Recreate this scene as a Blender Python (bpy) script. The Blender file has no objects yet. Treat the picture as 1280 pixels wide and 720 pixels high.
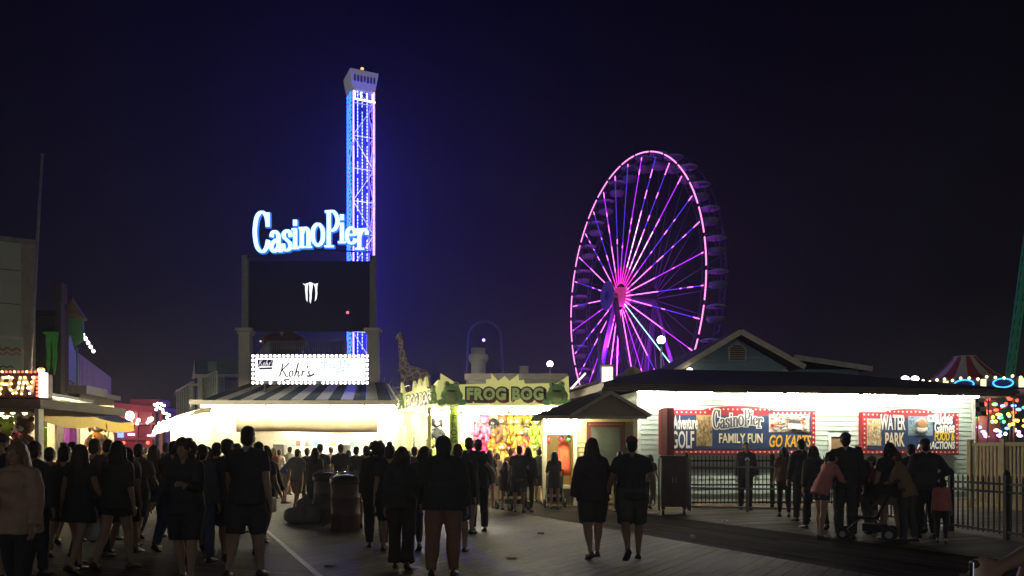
import bpy, bmesh, math, random
from mathutils import Vector, Matrix, Euler, noise
HAZE = .0009
FRONT_FILL = 46.0  # added fill: how much the sky behind the camera is brightened
R = math.radians
PI = math.pi
rnd = random.Random(11)
sc = bpy.context.scene
col = sc.collection

# ------------------------------------------------------------------ camera numbers
CAM_Z = 1.5           # eye height of the phone
FPX = 1000.0          # focal length in pixels of a 1280-wide frame
HOR = 566.0           # horizon row of a 720-high frame


def P(px, py, Y):
    """a point at distance Y that appears at (px,py) in the 1280x720 photograph"""
    return Vector(((px - 640) / FPX * Y, Y, CAM_Z + (HOR - py) / FPX * Y))


# ------------------------------------------------------------------ materials
MATS = {}


def mat(name, c, rough=.6, metal=0., vary=.18, scale=6., bump=0., emit=None, es=0., spec=.4, sample=False, bscale=None, trans=0.):
    if name in MATS:
        return MATS[name]
    m = bpy.data.materials.new(name)
    MATS[name] = m
    m.use_nodes = True
    nt = m.node_tree
    b = nt.nodes['Principled BSDF']
    b.inputs['Roughness'].default_value = rough
    b.inputs['Metallic'].default_value = metal
    b.inputs['Specular IOR Level'].default_value = spec
    b.inputs['Transmission Weight'].default_value = trans
    c = tuple(c)
    if vary > 0:
        tc = nt.nodes.new('ShaderNodeTexCoord')
        n = nt.nodes.new('ShaderNodeTexNoise')
        n.inputs['Scale'].default_value = scale
        n.inputs['Detail'].default_value = 5
        nt.links.new(tc.outputs['Object'], n.inputs['Vector'])
        mx = nt.nodes.new('ShaderNodeMix')
        mx.data_type = 'RGBA'
        mx.inputs['A'].default_value = tuple(max(0, x * (1 - vary * 2)) for x in c) + (1,)
        mx.inputs['B'].default_value = tuple(min(1, x * (1 + vary * 2)) for x in c) + (1,)
        nt.links.new(n.outputs['Fac'], mx.inputs['Factor'])
        nt.links.new(mx.outputs['Result'], b.inputs['Base Color'])
        if bump > 0:
            n2 = nt.nodes.new('ShaderNodeTexNoise')
            n2.inputs['Scale'].default_value = bscale or scale * 4
            n2.inputs['Detail'].default_value = 4
            nt.links.new(tc.outputs['Object'], n2.inputs['Vector'])
            bp = nt.nodes.new('ShaderNodeBump')
            bp.inputs['Strength'].default_value = bump
            bp.inputs['Distance'].default_value = .02
            nt.links.new(n2.outputs['Fac'], bp.inputs['Height'])
            nt.links.new(bp.outputs['Normal'], b.inputs['Normal'])
    else:
        b.inputs['Base Color'].default_value = c + (1,)
    if emit is not None:
        b.inputs['Emission Color'].default_value = tuple(emit) + (1,)
        b.inputs['Emission Strength'].default_value = es
        if not sample:
            m.cycles.emission_sampling = 'NONE'
    return m


def glow(name, c, es, sample=False):
    """something that gives off light"""
    return mat(name, tuple(min(.8, x) for x in c), .5, vary=0, emit=c, es=es, sample=sample)


def canvas_mat(name, c, through=.5):
    """thin cloth that lets lamp light through"""
    m = mat(name, c, .8, vary=.06)
    nt = m.node_tree
    if 'through' not in nt.nodes:
        tr = nt.nodes.new('ShaderNodeBsdfTranslucent')
        tr.name = 'through'
        tr.inputs['Color'].default_value = tuple(c) + (1,)
        mx = nt.nodes.new('ShaderNodeMixShader')
        mx.inputs[0].default_value = through
        nt.links.new(nt.nodes['Principled BSDF'].outputs[0], mx.inputs[1])
        nt.links.new(tr.outputs[0], mx.inputs[2])
        nt.links.new(mx.outputs[0], nt.nodes['Material Output'].inputs[0])
    return m


# ------------------------------------------------------------------ objects
def tag(o, label=None, cat=None, group=None, kind=None):
    if label: o['label'] = label
    if cat: o['category'] = cat
    if group: o['group'] = group
    if kind: o['kind'] = kind
    return o


def thing(name, label, cat, loc=(0, 0, 0), rz=0., group=None):
    o = bpy.data.objects.new(name, None)
    col.objects.link(o)
    o.empty_display_size = .2
    o.location = loc
    o.rotation_euler = (0, 0, rz)
    return tag(o, label, cat, group)


def total(o):
    m = Matrix.Identity(4)
    while o is not None:
        m = o.matrix_basis @ m
        o = o.parent
    return m


class MB:
    def __init__(self):
        self.v, self.f, self.m, self.s = [], [], [], []

    def add(self, vs, fs, mi=0, smooth=False, M=None):
        b = len(self.v)
        self.v.extend((M @ Vector(p)) if M is not None else Vector(p) for p in vs)
        for f in fs:
            self.f.append(tuple(i + b for i in f))
            self.m.append(mi)
            self.s.append(smooth)
        return self

    def boxb(self, x0, x1, y0, y1, z0, z1, mi=0, M=None):
        vs = [(x0, y0, z0), (x1, y0, z0), (x1, y1, z0), (x0, y1, z0), (x0, y0, z1), (x1, y0, z1), (x1, y1, z1), (x0, y1, z1)]
        return self.add(vs, [(0, 3, 2, 1), (4, 5, 6, 7), (0, 1, 5, 4), (1, 2, 6, 5), (2, 3, 7, 6), (3, 0, 4, 7)], mi, False, M)

    def box(self, c, s, mi=0, rot=None):
        M = Matrix.Translation(Vector(c))
        if rot: M = M @ Euler(rot).to_matrix().to_4x4()
        x, y, z = s[0] / 2, s[1] / 2, s[2] / 2
        return self.boxb(-x, x, -y, y, -z, z, mi, M)

    def bar(self, p0, p1, w, d=None, mi=0):
        """square bar"""
        p0, p1 = Vector(p0), Vector(p1)
        z = (p1 - p0)
        L = z.length
        if L < 1e-6: return self
        q = z.to_track_quat('Z', 'Y').to_matrix().to_4x4()
        M = Matrix.Translation(p0) @ q
        d = d or w
        return self.boxb(-w / 2, w / 2, -d / 2, d / 2, 0, L, mi, M)

    def cyl(self, p0, p1, r0, r1=None, n=8, mi=0, smooth=True):
        return self.path([p0, p1], [r0, r0 if r1 is None else r1], n, mi, smooth=smooth)

    def path(self, pts, r, n=6, mi=0, closed=False, smooth=True):
        pts = [Vector(p) for p in pts]
        k = len(pts)
        rs = r if isinstance(r, (list, tuple)) else [r] * k
        rings = []
        up = None
        for i, p in enumerate(pts):
            a = pts[(i - 1) % k] if (closed or i > 0) else p
            b = pts[(i + 1) % k] if (closed or i < k - 1) else p
            t = (b - a)
            if t.length < 1e-9: t = Vector((0, 0, 1))
            t.normalize()
            if up is None:
                up = Vector((0, 0, 1)) if abs(t.z) < .9 else Vector((1, 0, 0))
            x = t.cross(up)
            if x.length < 1e-6: x = t.orthogonal()
            x.normalize()
            y = x.cross(t)
            up = y
            rings.append([p + x * (rs[i] * math.cos(2 * PI * j / n)) + y * (rs[i] * math.sin(2 * PI * j / n)) for j in range(n)])
        vs = [q for rg in rings for q in rg]
        fs = []
        seg = k if closed else k - 1
        for i in range(seg):
            o0, o1 = i * n, ((i + 1) % k) * n
            for j in range(n):
                fs.append((o0 + j, o1 + j, o1 + (j + 1) % n, o0 + (j + 1) % n))
        if not closed:
            fs.append(tuple(range(n)))
            fs.append(tuple(reversed(range((k - 1) * n, k * n))))
        return self.add(vs, fs, mi, smooth)

    def ell(self, c, r, mi=0, nu=10, nv=7, M=None, smooth=True):
        if not isinstance(r, (tuple, list)): r = (r, r, r)
        c = Vector(c)
        vs = [Vector((0, 0, r[2]))]
        for i in range(1, nv):
            a = PI * i / nv
            for j in range(nu):
                b = 2 * PI * j / nu
                vs.append(Vector((r[0] * math.sin(a) * math.cos(b), r[1] * math.sin(a) * math.sin(b), r[2] * math.cos(a))))
        vs.append(Vector((0, 0, -r[2])))
        fs = [(0, 1 + j, 1 + (j + 1) % nu) for j in range(nu)]
        for i in range(nv - 2):
            for j in range(nu):
                a, b = 1 + i * nu, 1 + (i + 1) * nu
                fs.append((a + j, b + j, b + (j + 1) % nu, a + (j + 1) % nu))
        L = len(vs) - 1
        a = 1 + (nv - 2) * nu
        fs += [(L, a + (j + 1) % nu, a + j) for j in range(nu)]
        T = Matrix.Translation(c)
        if M is not None: T = T @ M.to_4x4()
        return self.add(vs, fs, mi, smooth, T)

    def lathe(self, prof, c=(0, 0, 0), n=16, mi=0, smooth=True, M=None):
        vs, fs = [], []
        for (r, z) in prof:
            for j in range(n):
                a = 2 * PI * j / n
                vs.append(Vector(c) + Vector((r * math.cos(a), r * math.sin(a), z)))
        k = len(prof)
        for i in range(k - 1):
            for j in range(n):
                fs.append((i * n + j, i * n + (j + 1) % n, (i + 1) * n + (j + 1) % n, (i + 1) * n + j))
        fs.append(tuple(reversed(range(n))))
        fs.append(tuple(range((k - 1) * n, k * n)))
        return self.add(vs, fs, mi, smooth, M)

    def loft(self, rings, mi=0, smooth=True):
        """rings: lists of equally many points; closed with end caps"""
        n = len(rings[0])
        vs = [p for r in rings for p in r]
        fs = []
        for i in range(len(rings) - 1):
            for j in range(n):
                fs.append((i * n + j, i * n + (j + 1) % n, (i + 1) * n + (j + 1) % n, (i + 1) * n + j))
        fs.append(tuple(reversed(range(n))))
        fs.append(tuple(range((len(rings) - 1) * n, len(rings) * n)))
        return self.add(vs, fs, mi, smooth)

    def prism(self, poly, y0, y1, mi=0, M=None, mi_side=None):
        """polygon in x,z extruded from y0 to y1 (poly counter-clockwise seen from -y)"""
        n = len(poly)
        vs = [(p[0], y0, p[1]) for p in poly] + [(p[0], y1, p[1]) for p in poly]
        self.add(vs, [tuple(range(n)), tuple(reversed(range(n, 2 * n)))], mi, False, M)
        b = len(self.v) - 2 * n
        ms = mi if mi_side is None else mi_side
        for i in range(n):
            j = (i + 1) % n
            self.f.append((b + i, b + n + i, b + n + j, b + j))
            self.m.append(ms)
            self.s.append(False)
        return self

    def quad(self, a, b, c, d, mi=0):
        return self.add([a, b, c, d], [(0, 1, 2, 3)], mi)

    def slab(self, pts, t, mi=0):
        """planar polygon pts given thickness t along its normal (downwards)"""
        pts = [Vector(p) for p in pts]
        nrm = (pts[1] - pts[0]).cross(pts[2] - pts[1]).normalized()
        lo = [p - nrm * t for p in pts]
        n = len(pts)
        fs = [tuple(range(n)), tuple(reversed(range(n, 2 * n)))]
        fs += [(i, n + i, n + (i + 1) % n, (i + 1) % n) for i in range(n)]
        return self.add(pts + lo, fs, mi)

    def mesh(self, name, mats):
        me = bpy.data.meshes.new(name)
        me.from_pydata([tuple(p) for p in self.v], [], self.f)
        for m in (mats if isinstance(mats, (list, tuple)) else [mats]):
            me.materials.append(m)
        me.polygons.foreach_set('material_index', self.m)
        me.polygons.foreach_set('use_smooth', self.s)
        me.update()
        return me

    def build(self, name, mats, parent=None, world=False, bevel=0., label=None, fixn=True):
        if world and parent is not None:
            inv = total(parent).inverted()
            self.v = [inv @ p for p in self.v]
        me = self.mesh(name, mats)
        if fixn:
            bm = bmesh.new()
            bm.from_mesh(me)
            bmesh.ops.recalc_face_normals(bm, faces=bm.faces)
            bm.to_mesh(me)
            bm.free()
        o = bpy.data.objects.new(name, me)
        col.objects.link(o)
        if parent is not None: o.parent = parent
        if bevel > 0:
            bv = o.modifiers.new('edge', 'BEVEL')
            bv.width = bevel
            bv.segments = 2
            bv.limit_method = 'ANGLE'
        if label: o['label'] = label
        return o


def dup(o, parent=None):
    c = o.copy()
    col.objects.link(c)
    if parent is not None: c.parent = parent
    for ch in list(o.children):
        dup(ch, c)
    return c


def paint(o, m, slot=0):
    """own material for a copy that shares its mesh"""
    s = o.material_slots[slot]
    s.link = 'OBJECT'
    s.material = m


# ------------------------------------------------------------------ lettering
def text(s, size, m, parent, name, loc, rz=0., depth=.01, offset=0., xs=1., shear=0., space=1., align='CENTER', fit=None, vert=None):
    """upright lettering in the local x-z plane of parent, facing -y; fit = wanted width"""
    cu = bpy.data.curves.new(name, 'FONT')
    cu.body = s
    cu.size = size
    cu.extrude = depth
    cu.offset = offset
    cu.shear = shear
    cu.space_character = space
    cu.align_x = align
    cu.align_y = 'CENTER'
    cu.resolution_u = 3
    t = bpy.data.objects.new(name + '_curve', cu)
    col.objects.link(t)
    dg = bpy.context.evaluated_depsgraph_get()
    me = bpy.data.meshes.new_from_object(t.evaluated_get(dg))
    bpy.data.objects.remove(t)
    bpy.data.curves.remove(cu)
    if fit and len(me.vertices):
        w = max(v.co.x for v in me.vertices) - min(v.co.x for v in me.vertices)
        xs = fit / w
    for v in me.vertices:
        v.co = Vector((v.co.x * xs, -v.co.z, v.co.y))
    me.materials.clear()
    me.materials.append(m)
    o = bpy.data.objects.new(name, me)
    col.objects.link(o)
    o.parent = parent
    o.location = loc
    o.rotation_euler = (0, 0, rz)
    return o


def catmull(pts, n=5, closed=False):
    out = []
    k = len(pts)
    rng = range(k if closed else k - 1)
    for i in rng:
        p0 = pts[(i - 1) % k] if closed or i > 0 else pts[i]
        p1, p2 = pts[i], pts[(i + 1) % k]
        p3 = pts[(i + 2) % k] if closed or i + 2 < k else p2
        for j in range(n):
            t = j / n
            out.append(tuple(.5 * ((2 * b) + (-a + c) * t + (2 * a - 5 * b + 4 * c - d) * t * t + (-a + 3 * b - 3 * c + d) * t ** 3)
                             for a, b, c, d in zip(p0, p1, p2, p3)))
    if not closed: out.append(tuple(pts[-1]))
    return out


def nib(mb, pts, thick, thin, y0, y1, mi=0, grow=0., closed=False):
    """broad-nib stroke: upright runs are thick, level runs thin; extruded y0..y1"""
    k = len(pts)
    L, Rr = [], []
    for i in range(k):
        a = pts[(i - 1) % k] if closed or i > 0 else pts[i]
        b = pts[(i + 1) % k] if closed or i < k - 1 else pts[i]
        dx, dz = b[0] - a[0], b[1] - a[1]
        l = math.hypot(dx, dz) or 1
        dx, dz = dx / l, dz / l
        w = (thin + (thick - thin) * abs(dz)) / 2 + grow
        x, z = pts[i]
        if not closed and i == 0: x, z = x - dx * (grow + thin * .2), z - dz * (grow + thin * .2)
        if not closed and i == k - 1: x, z = x + dx * (grow + thin * .2), z + dz * (grow + thin * .2)
        L.append((x - dz * w, z + dx * w))
        Rr.append((x + dz * w, z - dx * w))
    vs, fs = [], []
    for i in range(k):
        vs += [(L[i][0], y0, L[i][1]), (Rr[i][0], y0, Rr[i][1]), (L[i][0], y1, L[i][1]), (Rr[i][0], y1, Rr[i][1])]
    for i in range(k if closed else k - 1):
        a, b = 4 * i, 4 * ((i + 1) % k)
        fs += [(a, b, b + 1, a + 1), (a + 2, a + 3, b + 3, b + 2), (a, a + 2, b + 2, b), (a + 1, b + 1, b + 3, a + 3)]
    if not closed:
        e = 4 * (k - 1)
        fs += [(0, 1, 3, 2), (e, e + 2, e + 3, e + 1)]
    mb.add(vs, fs, mi)


GLYPH = {  # x-height 1, strokes: (points, smooth, closed)
    'C': [([(.78, 1.30), (.70, 1.66), (.47, 1.85), (.20, 1.62), (.09, .95), (.20, .28), (.47, .03), (.70, .2), (.80, .55)], 1, 0), ([(.78, 1.2), (.78, 1.8)], 0, 0)],
    'a': [([(.10, .74), (.16, .93), (.32, .98), (.46, .82), (.48, .5), (.48, .18), (.54, .03), (.66, .05)], 1, 0), ([(.46, .60), (.26, .52), (.10, .30), (.14, .07), (.28, .02), (.46, .2)], 1, 0)],
    's': [([(.50, .70), (.44, .92), (.29, .98), (.13, .86), (.14, .66), (.30, .52), (.46, .36), (.46, .12), (.28, .02), (.12, .10), (.08, .32)], 1, 0)],
    'i': [([(.22, 1.), (.22, .0)], 0, 0), ([(.05, .97), (.24, .97)], 0, 0), ([(.02, .03), (.42, .03)], 0, 0), ([(.22, 1.42), (.22, 1.18)], 0, 0)],
    'n': [([(.16, 1.), (.16, 0)], 0, 0), ([(.02, .97), (.18, .97)], 0, 0), ([(.0, .03), (.32, .03)], 0, 0), ([(.16, .66), (.26, .92), (.40, .97), (.52, .80), (.53, .4), (.53, .02)], 1, 0), ([(.40, .03), (.70, .03)], 0, 0)],
    'o': [([(.32, .99), (.13, .80), (.09, .5), (.13, .2), (.32, .01), (.51, .2), (.55, .5), (.51, .80)], 1, 1)],
    'P': [([(.20, 1.8), (.20, -.02)], 0, 0), ([(.02, 1.77), (.2, 1.77)], 0, 0), ([(.0, .0), (.44, .0)], 0, 0), ([(.20, 1.78), (.48, 1.74), (.66, 1.32), (.52, .88), (.20, .78)], 1, 0)],
    'e': [([(.12, .54), (.50, .56), (.50, .80), (.34, .98), (.15, .82), (.09, .5), (.14, .18), (.32, .02), (.50, .12), (.56, .28)], 1, 0)],
    'r': [([(.16, 1.), (.16, 0)], 0, 0), ([(.02, .97), (.18, .97)], 0, 0), ([(.0, .03), (.36, .03)], 0, 0), ([(.16, .62), (.28, .92), (.42, .98), (.50, .86), (.50, .74)], 1, 0)],
}
# the wave the letters of the big sign ride on: letter, x0, width, baseline, unit height  (units: photo pixels from 317 / 317)
CASINO = [('C', 0, 20, 1, 27.3), ('a', 20.5, 15.5, 2.0, 25.5), ('s', 35.5, 12.6, 3.2, 25.5), ('i', 47.6, 9.6, 5.6, 25), ('n', 57, 16, 7.0, 25),
          ('o', 72, 16.5, 9.4, 27.5), ('P', 89.5, 17, 8.6, 24.6), ('i', 106, 9.6, 13, 24.5), ('e', 115, 13.5, 12, 20.5), ('r', 128, 15, 4.8, 25.5)]
GW = {'C': .86, 'a': .66, 's': .56, 'i': .44, 'n': .70, 'o': .60, 'P': .70, 'e': .60, 'r': .54}


def casino_letters(mb, k, y0, y1, mi, grow=0., thick=.24, thin=.10, only=None):
    for n, (ch, x0, w, base, h) in enumerate(CASINO):
        if only is not None and n != only: continue
        ws = w / GW[ch]
        for js, (pts, sm, cl) in enumerate(GLYPH[ch]):
            dy = -.003 * js - .0015 * (n % 2)
            q = catmull(pts, 5, bool(cl)) if sm else pts
            q = [((x0 + p[0] * ws) * k, (base + p[1] * h) * k) for p in q]
            nib(mb, q, thick * 26 * k, thin * 26 * k, y0 + dy, y1, mi, grow, bool(cl))

# ================================================================== camera
cam = bpy.data.cameras.new('camera')
cam.sensor_fit = 'HORIZONTAL'
cam.sensor_width = 36
cam.lens = 36 * FPX / 1280
cam.shift_y = (HOR - 360) / 1280
cam.clip_start = .05
cam.clip_end = 2000
camo = bpy.data.objects.new('camera', cam)
camo.location = (0, 0, CAM_Z)
camo.rotation_euler = (R(90), 0, 0)
col.objects.link(camo)
sc.camera = camo

# ================================================================== night sky
w = bpy.data.worlds.new('World')
sc.world = w
w.use_nodes = True
nt = w.node_tree
bg = nt.nodes['Background']
tc = nt.nodes.new('ShaderNodeTexCoord')
sep = nt.nodes.new('ShaderNodeSeparateXYZ')
nt.links.new(tc.outputs['Generated'], sep.inputs[0])
ramp = nt.nodes.new('ShaderNodeValToRGB')
cr = ramp.color_ramp
cr.interpolation = 'EASE'
cr.elements[0].position = 0.0
cr.elements[0].color = (.0086, .0090, .0082, 1)
cr.elements[1].position = .55
cr.elements[1].color = (.0002, .0001, .0003, 1)
e = cr.elements.new(.20)
e.color = (.0024, .0024, .0022, 1)
nt.links.new(sep.outputs['Z'], ramp.inputs[0])
# faint cloud-lit unevenness of a hazy night
nz = nt.nodes.new('ShaderNodeTexNoise')
nz.inputs['Scale'].default_value = 2.2
nz.inputs['Detail'].default_value = 3
nt.links.new(tc.outputs['Generated'], nz.inputs['Vector'])
mp = nt.nodes.new('ShaderNodeMapRange')
mp.inputs['To Min'].default_value = .8
mp.inputs['To Max'].default_value = 1.2
nt.links.new(nz.outputs['Fac'], mp.inputs['Value'])
sky = nt.nodes.new('ShaderNodeTexSky')
sky.sky_type = 'NISHITA'
sky.sun_disc = False
sky.sun_elevation = R(-6)
sky.sun_rotation = R(200)
mxs = nt.nodes.new('ShaderNodeMix')
mxs.data_type = 'RGBA'
mxs.blend_type = 'ADD'
mxs.inputs['Factor'].default_value = .002
nt.links.new(ramp.outputs['Color'], mxs.inputs['A'])
nt.links.new(sky.outputs['Color'], mxs.inputs['B'])
nt.links.new(mxs.outputs['Result'], bg.inputs['Color'])
# added front fill: the low sky behind the camera brightened to light facing walls
mr2 = nt.nodes.new('ShaderNodeMapRange')
mr2.interpolation_type = 'SMOOTHSTEP'
mr2.inputs['From Min'].default_value = .15
mr2.inputs['From Max'].default_value = -.75
mr2.inputs['To Min'].default_value = 1
mr2.inputs['To Max'].default_value = FRONT_FILL
nt.links.new(sep.outputs['Y'], mr2.inputs['Value'])
mm = nt.nodes.new('ShaderNodeMath')
mm.operation = 'MULTIPLY'
nt.links.new(mp.outputs['Result'], mm.inputs[0])
nt.links.new(mr2.outputs['Result'], mm.inputs[1])
nt.links.new(mm.outputs[0], bg.inputs['Strength'])
w.cycles.sampling_method = 'MANUAL'
w.cycles.sample_map_resolution = 128

sc.view_settings.view_transform = 'Standard'
sc.view_settings.look = 'None'
sc.view_settings.exposure = 0
sc.view_settings.gamma = 1
cy = sc.cycles
cy.use_denoising = True
cy.max_bounces = 5
cy.diffuse_bounces = 3
cy.glossy_bounces = 2
cy.volume_bounces = 0
cy.transmission_bounces = 2
cy.caustics_reflective = False
cy.caustics_refractive = False
cy.sample_clamp_indirect = 3
cy.sample_clamp_direct = 0
cy.use_light_tree = True

# ================================================================== ground
AX = Vector((-.42, 1, 0)).normalized()       # the way the boardwalk runs
NX = Vector((AX.y, -AX.x, 0))                # across it, to the right
US = NX.x                                    # u = X + .42 Y  ->  metres across = u * US


def plank_mat(name, ang, c, wid=.16, rough=.5, wear=.25, spec=.15):
    m = bpy.data.materials.new(name)
    m.use_nodes = True
    nt = m.node_tree
    b = nt.nodes['Principled BSDF']
    b.inputs['Specular IOR Level'].default_value = spec
    tc = nt.nodes.new('ShaderNodeTexCoord')
    mpg = nt.nodes.new('ShaderNodeMapping')
    mpg.inputs['Rotation'].default_value = (0, 0, -R(ang))
    nt.links.new(tc.outputs['Object'], mpg.inputs['Vector'])
    br = nt.nodes.new('ShaderNodeTexBrick')
    br.offset = .37
    br.offset_frequency = 3
    br.inputs['Scale'].default_value = 1
    br.inputs['Brick Width'].default_value = 3.6
    br.inputs['Row Height'].default_value = wid
    br.inputs['Mortar Size'].default_value = .018
    br.inputs['Mortar Smooth'].default_value = .3
    br.inputs['Bias'].default_value = 0
    br.inputs['Color1'].default_value = tuple(x * .45 for x in c) + (1,)
    br.inputs['Color2'].default_value = tuple(x * 1.6 for x in c) + (1,)
    br.inputs['Mortar'].default_value = (.008, .007, .006, 1)
    nt.links.new(mpg.outputs['Vector'], br.inputs['Vector'])
    gr = nt.nodes.new('ShaderNodeMapping')
    gr.inputs['Scale'].default_value = (.8, 14, 1)
    nt.links.new(mpg.outputs['Vector'], gr.inputs['Vector'])
    n1 = nt.nodes.new('ShaderNodeTexNoise')
    n1.inputs['Scale'].default_value = 3
    n1.inputs['Detail'].default_value = 8
    nt.links.new(gr.outputs['Vector'], n1.inputs['Vector'])
    n2 = nt.nodes.new('ShaderNodeTexNoise')
    n2.inputs['Scale'].default_value = .55
    n2.inputs['Detail'].default_value = 6
    n2.inputs['Roughness'].default_value = .65
    nt.links.new(tc.outputs['Object'], n2.inputs['Vector'])
    r1 = nt.nodes.new('ShaderNodeMapRange')
    r1.inputs['From Min'].default_value = .3
    r1.inputs['From Max'].default_value = .7
    r1.inputs['To Min'].default_value = 1 - wear
    r1.inputs['To Max'].default_value = 1 + wear
    nt.links.new(n1.outputs['Fac'], r1.inputs['Value'])
    r2 = nt.nodes.new('ShaderNodeMapRange')
    r2.inputs['From Min'].default_value = .32
    r2.inputs['From Max'].default_value = .68
    r2.inputs['To Min'].default_value = .4
    r2.inputs['To Max'].default_value = 1.5
    nt.links.new(n2.outputs['Fac'], r2.inputs['Value'])
    mu = nt.nodes.new('ShaderNodeMath')
    mu.operation = 'MULTIPLY'
    nt.links.new(r1.outputs['Result'], mu.inputs[0])
    nt.links.new(r2.outputs['Result'], mu.inputs[1])
    mx = nt.nodes.new('ShaderNodeVectorMath')
    mx.operation = 'SCALE'
    nt.links.new(br.outputs['Color'], mx.inputs[0])
    nt.links.new(mu.outputs[0], mx.inputs['Scale'])
    nt.links.new(mx.outputs['Vector'], b.inputs['Base Color'])
    rr = nt.nodes.new('ShaderNodeMapRange')
    rr.inputs['To Min'].default_value = rough - .12
    rr.inputs['To Max'].default_value = rough + .25
    nt.links.new(n2.outputs['Fac'], rr.inputs['Value'])
    nt.links.new(rr.outputs['Result'], b.inputs['Roughness'])
    ad = nt.nodes.new('ShaderNodeMath')
    ad.operation = 'MULTIPLY_ADD'
    ad.inputs[1].default_value = .25
    nt.links.new(n1.outputs['Fac'], ad.inputs[0])
    iv = nt.nodes.new('ShaderNodeMath')
    iv.operation = 'SUBTRACT'
    iv.inputs[0].default_value = 1
    nt.links.new(br.outputs['Fac'], iv.inputs[1])
    nt.links.new(iv.outputs[0], ad.inputs[2])
    bp = nt.nodes.new('ShaderNodeBump')
    bp.inputs['Strength'].default_value = .9
    bp.inputs['Distance'].default_value = .02
    nt.links.new(ad.outputs[0], bp.inputs['Height'])
    nt.links.new(bp.outputs['Normal'], b.inputs['Normal'])
    return m


def strip(name, u0, u1, z, m, label, t0=-8, t1=75):
    mb = MB()
    a, b = u0 * US, u1 * US
    o = NX * a + AX * t0
    p = [NX * a + AX * t0, NX * b + AX * t0, NX * b + AX * t1, NX * a + AX * t1]
    mb.add([Vector((q.x, q.y, z)) for q in p], [(0, 1, 2, 3)])
    return tag(mb.build(name, m, fixn=False), label, 'ground', kind='structure')


g = MB()
g.add([(-900, -300, 0), (900, -300, 0), (900, 1500, 0), (-900, 1500, 0)], [(0, 1, 2, 3)])
tag(g.build('ground', mat('ground sand', (.07, .062, .05), .9, scale=.4, bump=.3), fixn=False), 'dark flat ground under the boardwalk and the pier', 'ground', kind='structure')
strip('boardwalk', -9, 1.7, .012, plank_mat('planks level', 158, (.044, .029, .021), .20, .65, wear=.4, spec=.18), 'weathered boards laid crosswise on the street side of the pale seam')
strip('boardwalk', 1.75, 8.5, .012, plank_mat('planks slanting', 60, (.066, .041, .029), .20, .6, wear=.4, spec=.22), 'weathered brown boards laid slantwise across the middle of the promenade')
strip('boardwalk_lane', 8.5, 11.5, .008, plank_mat('planks lane', 113, (.029, .022, .018), .22, .85, spec=.03), 'dark lengthwise boards of the lane running past the railing')
strip('boardwalk', 11.5, 30, .012, plank_mat('planks fence', 23, (.082, .056, .039), .20, .65), 'pale worn boards in front of the black railing and ticket building')
mb = MB()
q0, q1 = NX * (1.72 * US) + AX * -8, NX * (1.72 * US) + AX * 70
mb.bar(q0 + Vector((0, 0, .012)), q1 + Vector((0, 0, .012)), .075, .02)
tag(mb.build('boardwalk_seam', mat('seam', (.34, .31, .26), .6)), 'pale wooden seam board between two runs of planking', 'seam', kind='structure')

# ================================================================== shared materials
white = mat('white paint', (.78, .77, .72), .5, vary=.04)
cream = mat('cream paint', (.72, .66, .52), .55, vary=.06)
grey = mat('grey metal', (.30, .31, .32), .45, .6, vary=.1)
dark = mat('dark metal', (.03, .03, .035), .5, .5, vary=.1)
black = mat('black paint', (.018, .018, .02), .5, vary=.1)
roof_m = mat('roof shingle', (.045, .036, .032), .85, vary=.25, scale=18, bump=.4)
wood = mat('stained wood', (.20, .12, .07), .6, vary=.2, scale=10)
tube_m = glow('fluorescent tube', (1.0, .91, .62), 470, True)
tube_c = glow('fluorescent tube cool', (1.0, .95, .80), 24, True)
tube_t = glow('fluorescent tube ticket', (1.0, .97, .80), 200, True)
bulb_w = glow('marquee bulb', (1.0, .97, .90), 6)
bulb_y = glow('warm bulb', (1.0, .72, .28), 5)
bulb_r = glow('red bulb', (1.0, .12, .06), 3.5)
green_m = mat('green paint', (.10, .30, .16), .5)


def tubes(name, label, x0, x1, y, z, parent_loc, rz, n, m=None, group='fluorescent fittings under the eaves'):
    """a row of slim batten fittings under a soffit"""
    out = []
    L = (x1 - x0) / n
    for i in range(n):
        t = thing(name, label, 'light fitting', parent_loc, rz, group)
        a, b = x0 + i * L + .05, x0 + (i + 1) * L - .05
        k = MB()
        k.boxb(a, b, y - .05, y + .05, z, z + .05)
        k.build('housing', white, t)
        k = MB()
        k.cyl((a + .03, y, z - .03), (b - .03, y, z - .03), .026, n=8)
        k.build('tube', m or tube_m, t)
        out.append(t)
    return out


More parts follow.
